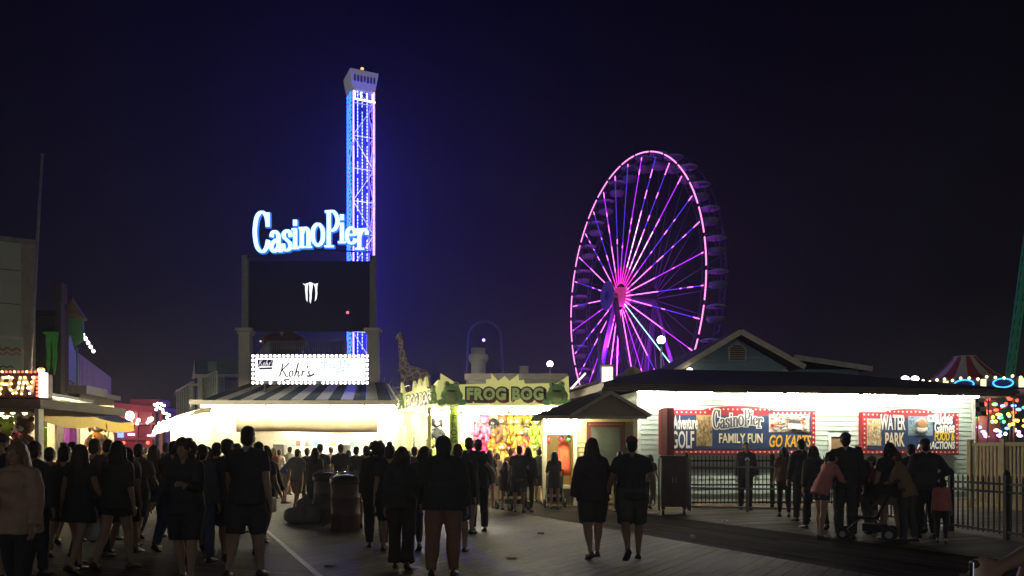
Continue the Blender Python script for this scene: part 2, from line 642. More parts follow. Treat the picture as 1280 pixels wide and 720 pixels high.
# ================================================================== the ticket and go-kart building, right
def ticket_building():
    A = P(798, HOR, 24.0)
    B = P(1217, HOR, 26.0)
    ang = math.atan2(B.y - A.y, B.x - A.x)
    L = (B - A).length
    t = thing('ticket_building', 'pale clapboard building with brown hip roof behind the black railing', 'building', (A.x, A.y, 0), ang)
    siding = mat('pale siding', (.52, .63, .56), .55, vary=.05, scale=3)
    trim = mat('corner trim', (.80, .80, .74), .5, vary=.03)
    H = 3.35
    wall = MB()
    wall.boxb(0, L, .04, 7, 0, H)
    wn = wall.build('wall', siding, t)
    # clapboards as real overlapping boards
    mb = MB()
    z = .25
    wx0, wx1, wz0, wz1 = 6.22, 6.95, 1.35, 2.1
    while z < H - .02:
        for (a, b) in ([(0.06, L - .06)] if not (z + .14 > wz0 and z < wz1) else [(0.06, wx0), (wx1, L - .06)]):
            vs = [(a, 0.04, z), (b, 0.04, z), (b, -.005, z), (a, -.005, z), (a, .012, z + .126), (b, .012, z + .126), (b, .04, z + .126), (a, .04, z + .126)]
            mb.add(vs, [(0, 3, 2, 1), (2, 3, 4, 5), (4, 7, 6, 5), (0, 4, 3), (0, 7, 4), (1, 2, 5), (1, 5, 6)])
        z += .15
    mb.build('cladding', siding, t, fixn=True)
    mb = MB()
    mb.boxb(-.04, .08, -.01, .1, 0, H)
    mb.build('corner_trim', trim, t)
    mb = MB()
    mb.boxb(L - .08, L + .06, -.01, .1, 0, H)
    mb.build('corner_trim', trim, t)
    # window
    wf = MB()
    for (a, b, c, d) in ((wx0, wx0 + .09, wz0, wz1), (wx1 - .09, wx1, wz0, wz1), (wx0 + .09, wx1 - .09, wz0, wz0 + .09), (wx0 + .09, wx1 - .09, wz1 - .09, wz1)):
        wf.boxb(a, b, -.03, .06, c, d)
    wo = wf.build('window', trim, t)
    k = MB()
    k.boxb(wx0 + .09, wx1 - .09, .01, .03, wz0 + .09, wz1 - .09)
    k.build('pane', mat('ticket pane', (.30, .19, .10), .2, vary=.4, scale=3), wo)
    # eave: fascia, soffit, hip roof
    e0, ov = -1.5, 1.25
    mb = MB()
    Z = H - .08
    x0, x1, y0, y1 = e0, L + .45, -ov, 8
    mb.boxb(x0, x1, y0, y0 + .06, Z - .02, Z + .2)
    mb.boxb(x0, x0 + .06, y0 + .06, y1, Z - .02, Z + .2)
    mb.boxb(x1 - .06, x1, y0 + .06, y1, Z - .02, Z + .2)
    mb.build('fascia', mat('fascia brown', (.16, .11, .085), .6), t)
    mb = MB()
    mb.boxb(x0, x1, y0 - .13, y0 - .003, Z + .06, Z + .17)
    mb.build('gutter', mat('gutter brown', (.10, .075, .06), .5), t)
    mb = MB()
    mb.boxb(x0 + .06, x1 - .06, y0 + .06, .0, H + .01, H + .03)
    mb.build('soffit', white, t)
    mb = MB()
    zt = 4.42
    r = [(x0 - .06, y0 - .06, Z + .2), (x1 + .06, y0 - .06, Z + .2), (x1 + .06, y1, Z + .2), (x0 - .06, y1, Z + .2), (x0 + 3.4, 3.6, zt), (x1 - 3.4, 3.6, zt)]
    mb.add(r, [(0, 1, 5, 4), (1, 2, 5), (2, 3, 4, 5), (3, 0, 4), (0, 3, 2, 1)])
    mb.build('roof', roof_m, t)
    # upper storey with gable
    blue = mat('blue siding', (.26, .38, .46), .65, vary=.08, scale=4)
    U = thing('gabled_house', 'blue clapboard house with vented gable rising behind the ticket building', 'building', P(855, HOR, 31), R(4))
    U.location.z = 0
    g0, g1, ge, gp = 0.15, 4.1, 4.85, 6.1
    mb = MB()
    mb.prism([(g0, 0), (g1, 0), (g1, ge - .02), ((g0 + g1) / 2 - .05, gp - .12), (g0, ge - .02)], .05, 7)
    mb.boxb(4.1, 7.4, .8, 6.9, 0, 4.85)
    zz = 2.6
    while zz < 6:
        if zz < ge:
            mb.boxb(g0, g1, .01, .05, zz, zz + .02)
            mb.boxb(4.12, 7.38, .77, .8, zz, zz + .02)
        else:
            f = (gp - .12 - zz) / (gp - ge)
            c = (g0 + g1) / 2 - .05
            if f > .08: mb.boxb(c - f * 1.95, c + f * 1.95, .01, .05, zz, zz + .02)
        zz += .16
    mb.build('wall', blue, U)
    c = (g0 + g1) / 2 - .05
    mb = MB()
    mb.slab([(c, -.5, gp + .12), (c, 7.2, gp + .12), (g0 - .85, 7.2, ge - .28), (g0 - .85, -.5, ge - .28)], .12)
    mb.slab([(c, 7.2, gp + .12), (c, -.5, gp + .12), (g1 + .5, -.5, ge + .03), (g1 + .5, 7.2, ge + .03)], .12)
    mb.slab([(g1 - .35, 6.9, 5.45), (g1 - .35, .3, 5.45), (7.7, .3, 4.92), (7.7, 6.9, 4.92)], .12)
    mb.build('roof', roof_m, U)
    mb = MB()
    tr = mat('barge board', (.62, .58, .50), .6)
    mb.bar((c, -.53, gp + .04), (g0 - .85, -.53, ge - .36), .05, .2)
    mb.bar((c, -.53, gp + .04), (g1 + .5, -.53, ge - .05), .05, .2)
    mb.bar((g1 + .4, .27, 5.28), (7.7, .27, 4.84), .05, .2)
    mb.build('barge_board', tr, U)
    mb = MB()
    mb.boxb(g1 - .16, g1 + .04, -.02, .08, 0, ge - .1)
    mb.build('corner_trim', tr, U)
    vt = MB()
    cx, cz, s = c + .02, 5.38, .36
    vt.prism([(cx - s, cz - .3), (cx + s, cz - .3), (cx + s, cz + .2), (cx, cz + .48), (cx - s, cz + .2)], -.05, .0)
    vo = vt.build('vent', tr, U)
    vt = MB()
    for i in range(7):
        zz = cz - .24 + i * .085
        hw = s - .07 if zz < cz + .16 else s - .07 - (zz - cz - .16) * 1.1
        vt.box((cx, -.06, zz), (hw * 2, .03, .05), 0, (R(30), 0, 0))
    vt.build('louvre', mat('louvre red brown', (.16, .09, .08), .6), vo)
    wl = thing('wall_lamp', 'bright floodlight on the corner of the blue gabled house', 'lamp', P(862, 464, 30.4))
    mb = MB()
    mb.ell((0, 0, 0), (.13, .11, .13))
    mb.build('bulb', glow('house flood', (1, .86, .6), 9, True), wl)
    mb = MB()
    mb.bar((0, .05, .14), (.1, .65, .14), .05)
    mb.build('bracket', grey, wl)
    for (x, n, xx) in ((-.35, 2, 2.1), (3.05, 4, 8.1), (8.75, 2, 11.0)):
        tubes('tube_light', 'slim fluorescent batten under the eave of the ticket building', x, xx, -.78, H - .06, (A.x, A.y, 0), ang, n, m=tube_t)
    return t, A, ang


TB, TBA, TBang = ticket_building()


def billboard(name, label, px0, px1, ptop, pbot, bulge):
    """painted sign board on the ticket building, red star-studded border, raised centre"""
    def xl(px):   # local x on the wall plane for photo column px
        d = Vector(((px - 640) / FPX, 1))
        A2 = Vector((TBA.x, TBA.y))
        u = Vector((math.cos(TBang), math.sin(TBang)))
        # A2 + s u = k d
        det = u.x * -d.y - u.y * -d.x
        s = ((-A2.x) * -d.y - (-A2.y) * -d.x) / det
        return s, (A2 + u * s).y
    x0, y_a = xl(px0)
    x1, y_b = xl(px1)
    ym = (y_a + y_b) / 2 - .1
    z1 = CAM_Z + (HOR - ptop) / FPX * ym
    z0 = CAM_Z + (HOR - pbot) / FPX * ym
    t = thing(name, label, 'sign', (TBA.x, TBA.y, 0), TBang)
    red = mat('sign red', (.34, .02, .03), .5, vary=.08)
    navy = mat('sign blue', (.022, .045, .115), .45, vary=.12, scale=2)
    star = mat('sign star', (.85, .72, .62), .5, vary=0)
    b = .16
    mb = MB()
    mb.boxb(x0, x1, -.20, -.002, z0, z1)
    xm = (x0 + x1) / 2
    arch = [(xm - bulge, z1 - .02)] + [(xm - bulge + 2 * bulge * i / 12, z1 + .13 * math.sin(PI * min(1, max(0, i / 12))) ** .5) for i in range(13)] + [(xm + bulge, z1 - .02)]
    mb.prism(arch[::-1], -.203, -.02)
    mb.build('frame', red, t, bevel=.015)
    mb = MB()
    mb.boxb(x0 + b, x1 - b, -.212, -.19, z0 + b, z1 - b)
    mb.build('panel', navy, t)
    mb = MB()

    def st(x, z):
        pts = []
        for i in range(10):
            a = PI / 2 + i * PI / 5
            r = .034 if i % 2 == 0 else .017
            pts.append((x + r * math.cos(a), z + r * math.sin(a)))
        mb.prism(pts, -.213, -.204)
    n = int((x1 - x0) / .15)
    for i in range(n + 1):
        x = x0 + .06 + (x1 - x0 - .12) * i / n
        st(x, z0 + .075)
        zz = z1 - .075 + (.10 if abs(x - xm) < bulge * .95 else 0)
        st(x, zz)
    n = int((z1 - z0) / .15)
    for i in range(1, n):
        z = z0 + .075 + (z1 - z0 - .15) * i / n
        st(x0 + .075, z)
        st(x1 - .075, z)
    mb.build('star_border', star, t)
    return t, x0, x1, z0, z1, xl


sw = mat('sign lettering white', (.82, .80, .74), .5, vary=.03)
sy = mat('sign lettering gold', (.80, .42, .05), .5, vary=.1)
so = mat('sign lettering shadow', (.03, .03, .05), .6, vary=0)


def picture(t, x0, x1, z0, z1, cols, seed, n=130, y=-.218):
    """a painted picture panel: patches of colour over a ground"""
    r = random.Random(seed)
    mb = MB()
    mb.boxb(x0, x1, y, y + .01, z0, z1, 0)
    for i in range(n):
        rx = r.uniform(.02, .075) * (x1 - x0) * 1.1
        rz = r.uniform(.025, .085) * (z1 - z0) * 1.1
        cx, cz = r.uniform(x0 + rx, x1 - rx), r.uniform(z0 + rz, z1 - rz)
        k = r.randint(5, 8)
        a0 = r.random() * 6
        yy = y - .0003 * (i + 1)
        pts = [(cx + rx * r.uniform(.6, 1) * math.cos(a0 + 2 * PI * j / k), cz + rz * r.uniform(.6, 1) * math.sin(a0 + 2 * PI * j / k)) for j in range(k)]
        mb.add([(p[0], yy, p[1]) for p in pts], [tuple(range(k))], 1 + r.randrange(len(cols) - 1))
    return mb.build('picture', cols, t)


def pm(name, c):
    return mat('print ' + name, c, .5, vary=.12, scale=5)


# --- sign 1
t, x0, x1, z0, z1, xl = billboard('billboard', 'long blue sign board with red border and go kart picture', 823, 1015, 513, 568, 1.15)
ym = 24.3
zz = lambda py: CAM_Z + (HOR - py) / FPX * ym
fx = lambda px: xl(px)[0]
mb = MB()
mb.boxb(x0 - .02, fx(831.5), -.75, -.21, z0 - .03, z1 + .03)
mb.build('end_box', mat('sign end', (.10, .02, .022), .6), t, bevel=.02)
def shadow_text(s, size, m, px, py, w, off=.012, shear=0, tt=None, xl_=None, dy=0):
    T = tt or t
    f = (lambda q: (xl_ or xl)(q)[0])
    z = zz(py) + dy
    wd = f(px + w / 2) - f(px - w / 2)
    text(s, size, so, T, 'lettering', (f(px) + .025, -.216, z - .025), offset=off * 1.5, depth=.001, fit=wd * 1.03, shear=shear)
    return text(s, size, m, T, 'lettering', (f(px), -.224, z), offset=off, depth=.003, fit=wd, shear=shear)
shadow_text('Adventure', .56, sw, 853.5, 529.5, 30, .014)
shadow_text('GOLF', .72, sw, 850, 551, 28, .012)
picture(t, fx(867), fx(886.5), zz(558), zz(519), [pm('tan', (.42, .30, .14)), pm('green', (.10, .14, .06)), pm('sand', (.55, .42, .2)), pm('rust', (.42, .16, .08)), pm('olive', (.2, .2, .08))], 3)
k = .0243 * .465
o_x, o_z = fx(887), zz(536.5)
mb = MB()
casino_letters(mb, k, -.222, -.214, 0, grow=.03, thick=.2, thin=.09)
for i, v in enumerate(mb.v): mb.v[i] = Vector((o_x + v.x, v.y, o_z + v.z))
mb.build('lettering', sw, t)
mb = MB()
casino_letters(mb, k, -.234, -.226, 0, thick=.18, thin=.07)
for i, v in enumerate(mb.v): mb.v[i] = Vector((o_x + v.x, v.y, o_z + v.z))
mb.build('lettering', mat('sign lettering grey', (.10, .10, .11), .5), t)
shadow_text('FAMILY FUN', .40, mat('sign lettering cream', (.74, .66, .46), .5, vary=.03), 922, 548.5, 54, .008)
shadow_text('GO KARTS', .50, sy, 982, 552, 52, .012, shear=.25)
pk = picture(t, fx(957), fx(1007), zz(540), zz(517), [pm('pale', (.66, .62, .56)), pm('red', (.45, .06, .05)), pm('asphalt', (.12, .12, .12)), pm('orange', (.6, .3, .12)), pm('pale', (.66, .62, .56))], 5, 150)
mb = MB()
mb.prism([(fx(979), zz(535)), (fx(998), zz(537)), (fx(996), zz(527)), (fx(980), zz(525))], -.275, -.262, 0)
mb.prism([(fx(979), zz(528)), (fx(996), zz(529)), (fx(993), zz(525)), (fx(981), zz(524))], -.282, -.276, 1)
mb.build('picture_kart', [pm('kart', (.68, .68, .62)), pm('kart seat', (.08, .09, .09))], pk)
# --- sign 2
t, x0, x1, z0, z1, xl = billboard('billboard', 'shorter blue sign board with water park picture and red border', 1073, 1193, 516, 568, .85)
ym = 25.5
fx = lambda px: xl(px)[0]
pp = picture(t, fx(1078.5), fx(1096), zz(557), zz(524), [pm('splash', (.62, .5, .3)), pm('skin', (.45, .22, .12)), pm('gold', (.66, .5, .14)), pm('olive', (.2, .2, .08)), pm('foam', (.75, .72, .62))], 8)
shadow_text('WATER', .66, sw, 1110.5, 529.5, 31, .014)
shadow_text('PARK', .60, mat('sign lettering peach', (.80, .66, .48), .5, vary=.03), 1112.5, 550.5, 24, .014)
p2 = picture(t, fx(1129.5), fx(1160), zz(544.5), zz(520.5), [pm('pool', (.22, .30, .40)), pm('pool light', (.36, .46, .52)), pm('pool dark', (.10, .16, .26)), pm('aqua', (.3, .45, .42))], 9, 90)
mb = MB()
cx, cz = fx(1145), zz(530)
mb.ell((cx, -.30, cz), (.2, .03, .17), 0, 14, 8)
mb.ell((cx, -.29, cz - .16), (.2, .03, .13), 1, 12, 8)
mb.build('picture_swimmer', [pm('tan ball', (.36, .2, .1)), pm('foam', (.75, .72, .62))], p2)
text('CE', .3, sw, t, 'lettering', (fx(1157), -.262, zz(523.5)), depth=.002, offset=.01, fit=.3)
shadow_text('Rides', .50, sw, 1173.5, 524, 22, .014)
shadow_text('Games', .50, sw, 1174.5, 535, 25, .014)
shadow_text('FOOD &', .38, mat('sign lettering yellow', (.85, .56, .03), .5, vary=.05), 1174.5, 546, 25, .012)
shadow_text('ATTRACTIONS', .32, sw, 1164, 557, 47, .01, shear=.15)

# ================================================================== info kiosk with hip roof
def kiosk():
    Y = 22.5
    A = P(680, HOR, Y)
    t = thing('booth_kiosk', 'small yellow clapboard booth with a brown hip roof and front gable', 'booth', (A.x, A.y, 0), 0)
    yel = mat('yellow siding', (.50, .40, .19), .6, vary=.06, scale=3)
    k = Y / FPX
    W = 115 * k         # 2.6 m
    xs = 37 * k         # shop window bay on the left
    mb = MB()
    mb.boxb(xs + .02, W, .05, 2.6, 0, 2.6)
    mb.boxb(0, xs + .02, 1.6, 2.6, 0, 2.6)       # back of the window bay
    mb.boxb(0, .05, .05, 1.6, .0, 2.6)
    mb.boxb(.05, xs + .02, .05, 1.6, .0, .55)    # sill wall
    mb.boxb(.05, xs + .02, .05, 1.6, 2.45, 2.6)
    mb.build('wall', yel, t)
    mb = MB()
    z = .1
    while z < 2.5:
        mb.add([(xs + .1, .05, z), (W - .08, .05, z), (W - .08, .02, z), (xs + .1, .02, z), (xs + .1, .045, z + .13), (W - .08, .045, z + .13)],
               [(0, 3, 2, 1), (2, 3, 4, 5), (0, 4, 3), (1, 2, 5), (0, 1, 5, 4)])
        z += .13
    mb.build('cladding', yel, t)
    mb = MB()
    tr = mat('booth trim', (.74, .68, .50), .5, vary=.05)
    for a in (-.02, xs, W - .08):
        mb = MB()
        mb.boxb(a, a + .1, -.01, .12, 0, 2.6)
        mb.build('corner_board', tr, t)
    mb = MB()
    mb.boxb(.08, xs, 0, .1, 2.02, 2.12)
    mb.build('lintel', tr, t)
    mb = MB()
    mb.boxb(.08, xs, -.04, .1, .5, .58)
    mb.build('sill', tr, t)
    # window bay with lit goods
    mb = MB()
    mb.boxb(.1, xs - .02, .0, .03, 2.14, 2.36)
    ww = mb.build('name_board', mat('booth board', (.70, .62, .42), .5), t)
    mb = MB()
    for i in range(9): mb.box((.16 + i * .075, -.006, 2.25 + (i % 2) * .012), (.045, .006, .07 + .02 * (i % 3)), 0)
    mb.build('ornament', mat('board marks', (.55, .40, .2), .6), ww)
    # poster
    pf = MB()
    a, b, z0, z1 = 53 * k, 101 * k, 1.05, 2.37
    pf.boxb(a, b, -.05, .01, z0, z1)
    po = pf.build('notice_board', mat('notice frame', (.11, .03, .025), .5), t, bevel=.01)
    mb = MB()
    mb.boxb(a + .13, b - .13, -.058, -.045, z0 + .1, z1 - .16)
    mb.build('poster', mat('poster dull green', (.12, .14, .10), .3, vary=.35, scale=3), po)
    mb = MB()
    for i in range(13): mb.ell((a + .08 + i * (b - a - .16) / 12, -.055, z1 - .07), (.016, .012, .016), 0, 6, 4)
    mb.build('stud', mat('notice stud', (.55, .2, .12), .5, vary=0), po)
    # roof: hip with small gable over the front
    mb = MB()
    e = 2.52
    X0, X1, Y0, Y1 = -.32, W + .18, -.75, 3.2
    rid = 3.28
    r = [(X0, Y0, e), (X1, Y0, e), (X1, Y1, e), (X0, Y1, e), (W * .58, 1.2, rid), (W * .64, 1.2, rid)]
    mb.add(r, [(0, 1, 5, 4), (1, 2, 5), (2, 3, 4, 5), (3, 0, 4), (0, 3, 2, 1)])
    gx0, gx1, gp = 30 * k, 126 * k, 3.17
    gm = (gx0 + gx1) / 2
    for s, xe in ((-1, gx0), (1, gx1)):
        pts = [(gm, -.98, gp), (gm, 1.2, gp), (xe, 1.2, e + .01), (xe, -.98, e + .01)]
        mb.slab(pts if s < 0 else pts[::-1], .06)
    mb.build('roof', roof_m, t)
    mb = MB()
    mb.prism([(gx0 + .12, e + .0), (gx1 - .12, e + .0), (gm, gp - .08)], -.8, -.76)
    mb.build('gable', mat('gable board', (.33, .25, .18), .6, vary=.08), t)
    mb = MB()
    mb.bar((gm, -1.0, gp - .04), (gx0, -1.0, e - .03), .03, .09)
    mb.bar((gm, -1.0, gp - .04), (gx1, -1.0, e - .03), .03, .09)
    mb.boxb(X0, X1, Y0 - .02, Y0 + .02, e - .1, e - .005)
    mb.build('fascia', mat('booth fascia', (.50, .42, .32), .6), t)
    mb = MB()
    mb.boxb(X0 + .05, X1 - .05, Y0 + .04, .04, e - .03, e - .012)
    mb.build('soffit', white, t)
    # goods in the window, each a thing
    for i, (x, z, c, nm) in enumerate(((.13, 1.86, (.55, .05, .05), 'red'), (.50, 1.88, (.40, .03, .04), 'dark red'), (.70, 1.90, (.08, .25, .08), 'green'))):
        o = MB()
        o.lathe([(.005, .13), (.03, .11), (.07, .05), (.08, -.02), (.05, -.08), (.005, -.1)], n=10)
        o.cyl((0, 0, .12), (0, 0, .26), .004, n=4)
        bb = o.build('hanging_ball', mat('ball ' + nm, c, .4), None)
        bb.location = (A.x + x, A.y + .18, z)
        tag(bb, f'{nm} round ornament hanging in the booth window', 'ornament')
    o = MB()
    rings = []
    for (z, wx, wy) in ((1.85, .10, .04), (1.72, .16, .06), (1.5, .15, .06), (1.1, .19, .08), (.85, .21, .09)):
        rings.append([Vector((wx * math.cos(a * PI / 6), wy * math.sin(a * PI / 6) * (1 + .2 * math.sin(a * 3)), z)) for a in range(12)])
    o.loft(rings)
    o.cyl((0, 0, 1.82), (0, 0, 2.3), .006, n=4)
    dr = o.build('hanging_dress', mat('orange cloth', (.75, .13, .05), .7), None)
    dr.location = (A.x + .58, A.y + .4, 0)
    tag(dr, 'orange dress hanging in the lit booth window', 'dress')
    tubes('tube_light', 'short fluorescent batten over the lit window of the yellow booth', 0, xs + .15, -.42, 2.42, (A.x, A.y, 0), 0, 1, group=None)
    tubes('tube_light', 'hidden fluorescent batten inside the window bay of the yellow booth', .1, xs - .05, .6, 2.4, (A.x, A.y, 0), 0, 1, m=glow('bay tube', (1, .85, .55), 110, True), group=None)


kiosk()

# ================================================================== black railings
def fence(name, label, A, B, H, mid, gap=.105, post=2.2, m=black):
    A, B = Vector((A.x, A.y, 0)), Vector((B.x, B.y, 0))
    L = (B - A).length
    t = thing(name, label, 'railing', A, math.atan2(B.y - A.y, B.x - A.x))
    n = max(1, round(L / post))
    for i in range(n + 1):
        k = MB()
        x = L * i / n
        k.boxb(x - .04, x + .04, -.04, .04, 0, H + .12)
        k.lathe([(.055, H + .12), (.055, H + .14), (.04, H + .18), (.005, H + .21)], (x, 0, 0), 8)
        k.build('post', m, t)
    for z in [H - .04] + mid:
        k = MB()
        k.boxb(0, L, -.022, .022, z - .02, z + .02)
        k.build('rail', m, t)
    k = MB()
    x = gap
    while x < L - .03:
        k.boxb(x - .011, x + .011, -.011, .011, .09, H + .06)
        k.lathe([(.018, H + .06), (.005, H + .11)], (x, 0, 0), 4)
        x += gap
    tag(k.build('pickets', m, t), kind='stuff')
    return t


fence('iron_railing', 'tall black picket railing in front of the long blue sign board', P(858, HOR, 22.0), P(1072, HOR, 22.0), 1.32, [1.08, .62, .14])
fence('iron_railing', 'low black picket railing with the people waiting in front of it', P(1084, HOR, 18.2), P(1345, HOR, 12.2), 1.0, [.82, .14], gap=.14, post=1.5)
fence('queue_railing', 'slim grey tube railing standing before the black pickets', P(862, HOR, 20.6), P(1010, HOR, 19.6), 1.18, [.6, .12], gap=1.2, post=1.55, m=mat('galvanised tube', (.22, .23, .22), .4, .7))

# lattice screen wall to the right of the building
def lattice():
    A, B = P(1213, HOR, 21.5), P(1300, HOR, 19.5)
    L = (B - A).length
    t = thing('slatted_fence', 'tall wooden slatted fence at the end of the ticket building', 'fence', (A.x, A.y, 0), math.atan2(B.y - A.y, B.x - A.x))
    tan = mat('tan timber', (.34, .27, .15), .7, vary=.15)
    for x in (0, L * .5, L):
        k = MB()
        k.boxb(x - .06, x + .06, -.06, .06, 0, 1.86)
        k.build('post', tan, t)
    for z in (.12, 1.72):
        k = MB()
        k.boxb(0, L, -.035, .035, z - .05, z + .05)
        k.build('rail', tan, t)
    k = MB()
    x = .1
    while x < L - .05:
        k.boxb(x - .035, x + .035, -.012, .012, .18, 1.67)
        x += .115
    k.build('slats', tan, t)


lattice()
# cabinet on castors
def cabinet():
    a = P(842, HOR, 19.4)
    t = thing('steel_cabinet', 'dark brown upright cabinet on castors beside the railing', 'cabinet', (a.x, a.y, 0), R(-8))
    c = mat('cabinet brown', (.10, .06, .05), .55, .1, vary=.2)
    k = MB()
    k.boxb(-.30, .30, -.24, .24, .2, 1.38)
    k.build('body', c, t, bevel=.02)
    for i in (0, 1):
        k = MB()
        k.boxb(-.285 + i * .29, -.005 + i * .29, -.262, -.243, .26, 1.33)
        d = k.build('door', c, t, bevel=.006)
        k = MB()
        k.box((-.04 + i * .08, -.275, .85), (.02, .025, .14))
        k.build('handle', grey, d)
    k = MB()
    k.boxb(-.33, .33, -.27, .27, 1.38, 1.43)
    k.build('lid', mat('cabinet lid', (.05, .035, .03), .5), t, bevel=.01)
    for sx in (-1, 1):
        k = MB()
        k.path([(sx * .35, -.26, .12), (sx * .35, -.26, 1.36), (sx * .35, .2, 1.36), (sx * .35, .2, .12)], .018, 6)
        k.build('frame_tube', grey, t)
        for sy in (-1, 1):
            k = MB()
            k.cyl((sx * .25 - .02, sy * .18, .07), (sx * .25 + .02, sy * .18, .07), .07, n=12)
            k.boxb(sx * .25 - .035, sx * .25 + .035, sy * .18 - .03, sy * .18 + .03, .145, .2)
            k.build('castor', dark, t)


cabinet()

# ================================================================== custard stand with striped roof
KY = 31.5


def custard_stand():
    A = P(262, HOR, KY)
    k = KY / FPX
    W = 238 * k
    t = thing('custard_stand', 'frozen custard stand with blue and cream striped hip roof and open lit counter', 'food stand', (A.x, A.y, 0), 0)
    wallm = mat('stand wall', (.72, .66, .50), .5, vary=.04)
    E = 3.36
    D = 7
    mb = MB()
    mb.boxb(0.05, W, 3.2, 3.3, 0, E)                 # back wall of the counter bay
    mb.boxb(W - .25, W, .2, 3.2, 0, E)
    mb.boxb(0, .1, .2, D, 0, E)
    mb.boxb(.1, 1.25, .2, .3, 0, E)                  # pier left of the opening
    mb.build('wall', wallm, t)
    mb = MB()
    mb.boxb(1.25, W - .25, .15, .85, 0, 1.02)
    mb.boxb(1.2, W - .2, .05, .95, 1.03, 1.09)
    mb.build('counter', mat('counter front', (.55, .50, .40), .4, vary=.06), t)
    mb = MB()
    mb.boxb(-.25, W + .3, -1.35, 3.2, E, E + .06)
    mb.boxb(-.25, W + .3, -1.40, -1.35, E - .04, E + .14)
    mb.build('soffit', white, t)
    # hip roof with standing stripes: each stripe a strip of the roof skin
    zt, z0 = 4.42, E + .14
    xl, xr, xtl, xtr = .30, W - .15, 1.25, W - .9
    n = 15
    navy = mat('roof stripe blue', (.035, .055, .095), .9, vary=.12, spec=.1)
    crm = mat('roof stripe cream', (.42, .42, .38), .5, vary=.08)
    mb = MB()
    for i in range(n):
        u0, u1 = i / n, (i + 1) / n
        f = lambda u, a, b: a + (b - a) * u
        mb.slab([(f(u0, xl, xr), -1.45, z0), (f(u1, xl, xr), -1.45, z0), (f(u1, xtl, xtr), 1.6, zt), (f(u0, xtl, xtr), 1.6, zt)], .03, i % 2)
    for (xb, xt, s) in ((xl, xtl, -1), (xr, xtr, 1)):
        m_ = 6
        for i in range(m_):
            v0, v1 = i / m_, (i + 1) / m_
            yb0, yb1 = -1.45 + v0 * (D + 1.4), -1.45 + v1 * (D + 1.4)
            yt0, yt1 = 1.6 + v0 * (D - 3), 1.6 + v1 * (D - 3)
            q = [(xb, yb0, z0), (xt, yt0, zt), (xt, yt1, zt), (xb, yb1, z0)]
            mb.slab(q if s > 0 else q[::-1], .03, i % 2)
    mb.add([(xtl, 1.6, zt), (xtr, 1.6, zt), (xtr, D - 1.4, zt), (xtl, D - 1.4, zt)], [(0, 1, 2, 3)], 1)
    mb.build('roof', [navy, crm], t, fixn=False)
    # rolled canvas valance hanging before the counter
    xa, xb = 41 * k, 213 * k
    mb = MB()
    prof = [(-.62, 3.3), (-.72, 2.95), (-.74, 2.5), (-.70, 2.34), (-.66, 2.3), (-.64, 2.36), (-.66, 2.9), (-.58, 3.3)]
    ns = 24
    rings = []
    for i in range(ns + 1):
        x = xa + (xb - xa) * i / ns
        wv = .012 * math.sin(i * 1.7) + .01 * math.sin(i * .9)
        rings.append([Vector((x, y + wv, z + (.03 * math.sin(i * .26) if z < 2.6 else 0))) for y, z in prof])
    mb.loft(rings)
    mb.build('valance', mat('canvas beige', (.21, .16, .105), .8, vary=.12, scale=3), t)
    # menu panels on the back wall
    cols = [(.62, .10, .06), (.08, .22, .34), (.60, .42, .08), (.10, .28, .12), (.45, .06, .22), (.70, .62, .5)]
    for i in range(7):
        x = 2.1 + i * .78
        mb = MB()
        mb.boxb(x, x + .68, 3.16, 3.19, 1.75, 2.15)
        p = mb.build('menu_panel', mat('menu white', (.62, .60, .52), .5, vary=.05), t)
        mb = MB()
        r = random.Random(i)
        for j in range(7):
            mb.boxb(x + .05, x + .05 + r.uniform(.2, .5), 3.148, 3.158, 2.07 - j * .045, 2.09 - j * .045, 0)
        mb.boxb(x + .45, x + .64, 3.144, 3.154, 1.8, 2.02, 1)
        mb.build('menu_print', [mat('menu ink', (.05, .05, .08), .5), mat('menu col %d' % (i % 6), cols[i % 6], .5)], p)
    tubes('tube_light', 'bright fluorescent batten under the custard stand eave', .0, W, -1.08, E - .06, (A.x, A.y, 0), 0, 6, group='battens under the custard stand eave')
    tubes('tube_light', 'fluorescent batten on the custard counter ceiling', 1.4, W - .4, 1.7, E - .06, (A.x, A.y, 0), 0, 4, m=glow('counter tube', (1, .92, .72), 950, True), group='fittings over the custard counter')
    return t, A


KS, KA = custard_stand()


# machines and tubs on the custard counter
def counter_goods():
    spots = [(350, 'steel'), (392, 'cup'), (430, 'steel'), (462, 'cup')]
    st = mat('steel machine', (.55, .55, .55), .3, .8, vary=.05)
    for px, kd in spots:
        p = P(px, HOR, KY + .55)
        if kd == 'steel':
            t = thing('custard_machine', f'steel custard machine standing on the counter {"near the striped pier" if px < 400 else "in mid counter"}', 'machine', (p.x, p.y, 1.09))
            k = MB()
            k.boxb(-.22, .22, -.2, .25, 0, .75)
            k.build('body', st, t, bevel=.02)
            k = MB()
            k.cyl((0, -.28, .42), (0, -.2, .42), .05, n=10)
            k.cyl((0, -.27, .36), (0, -.27, .44), .03, n=8)
            k.build('nozzle', st, t)
            k = MB()
            k.boxb(-.18, .18, -.36, -.2, 0, .04)
            k.build('drip_tray', dark, t)
        else:
            t = thing('cup_stack', f'{"tall stack of pale paper cups" if px < 400 else "shorter stack of pink paper cups"} on the custard counter', 'cups', (p.x, p.y, 1.09))
            k = MB()
            z = 0
            for i in range(9 if px < 400 else 6):
                k.lathe([(.045, z), (.05, z + .06), (.042, z + .058)], n=10)
                z += .05
            k.build('cups', mat('paper cup' + kd + str(px), (.75, .7, .6) if px < 400 else (.7, .3, .35), .6), t)


counter_goods()


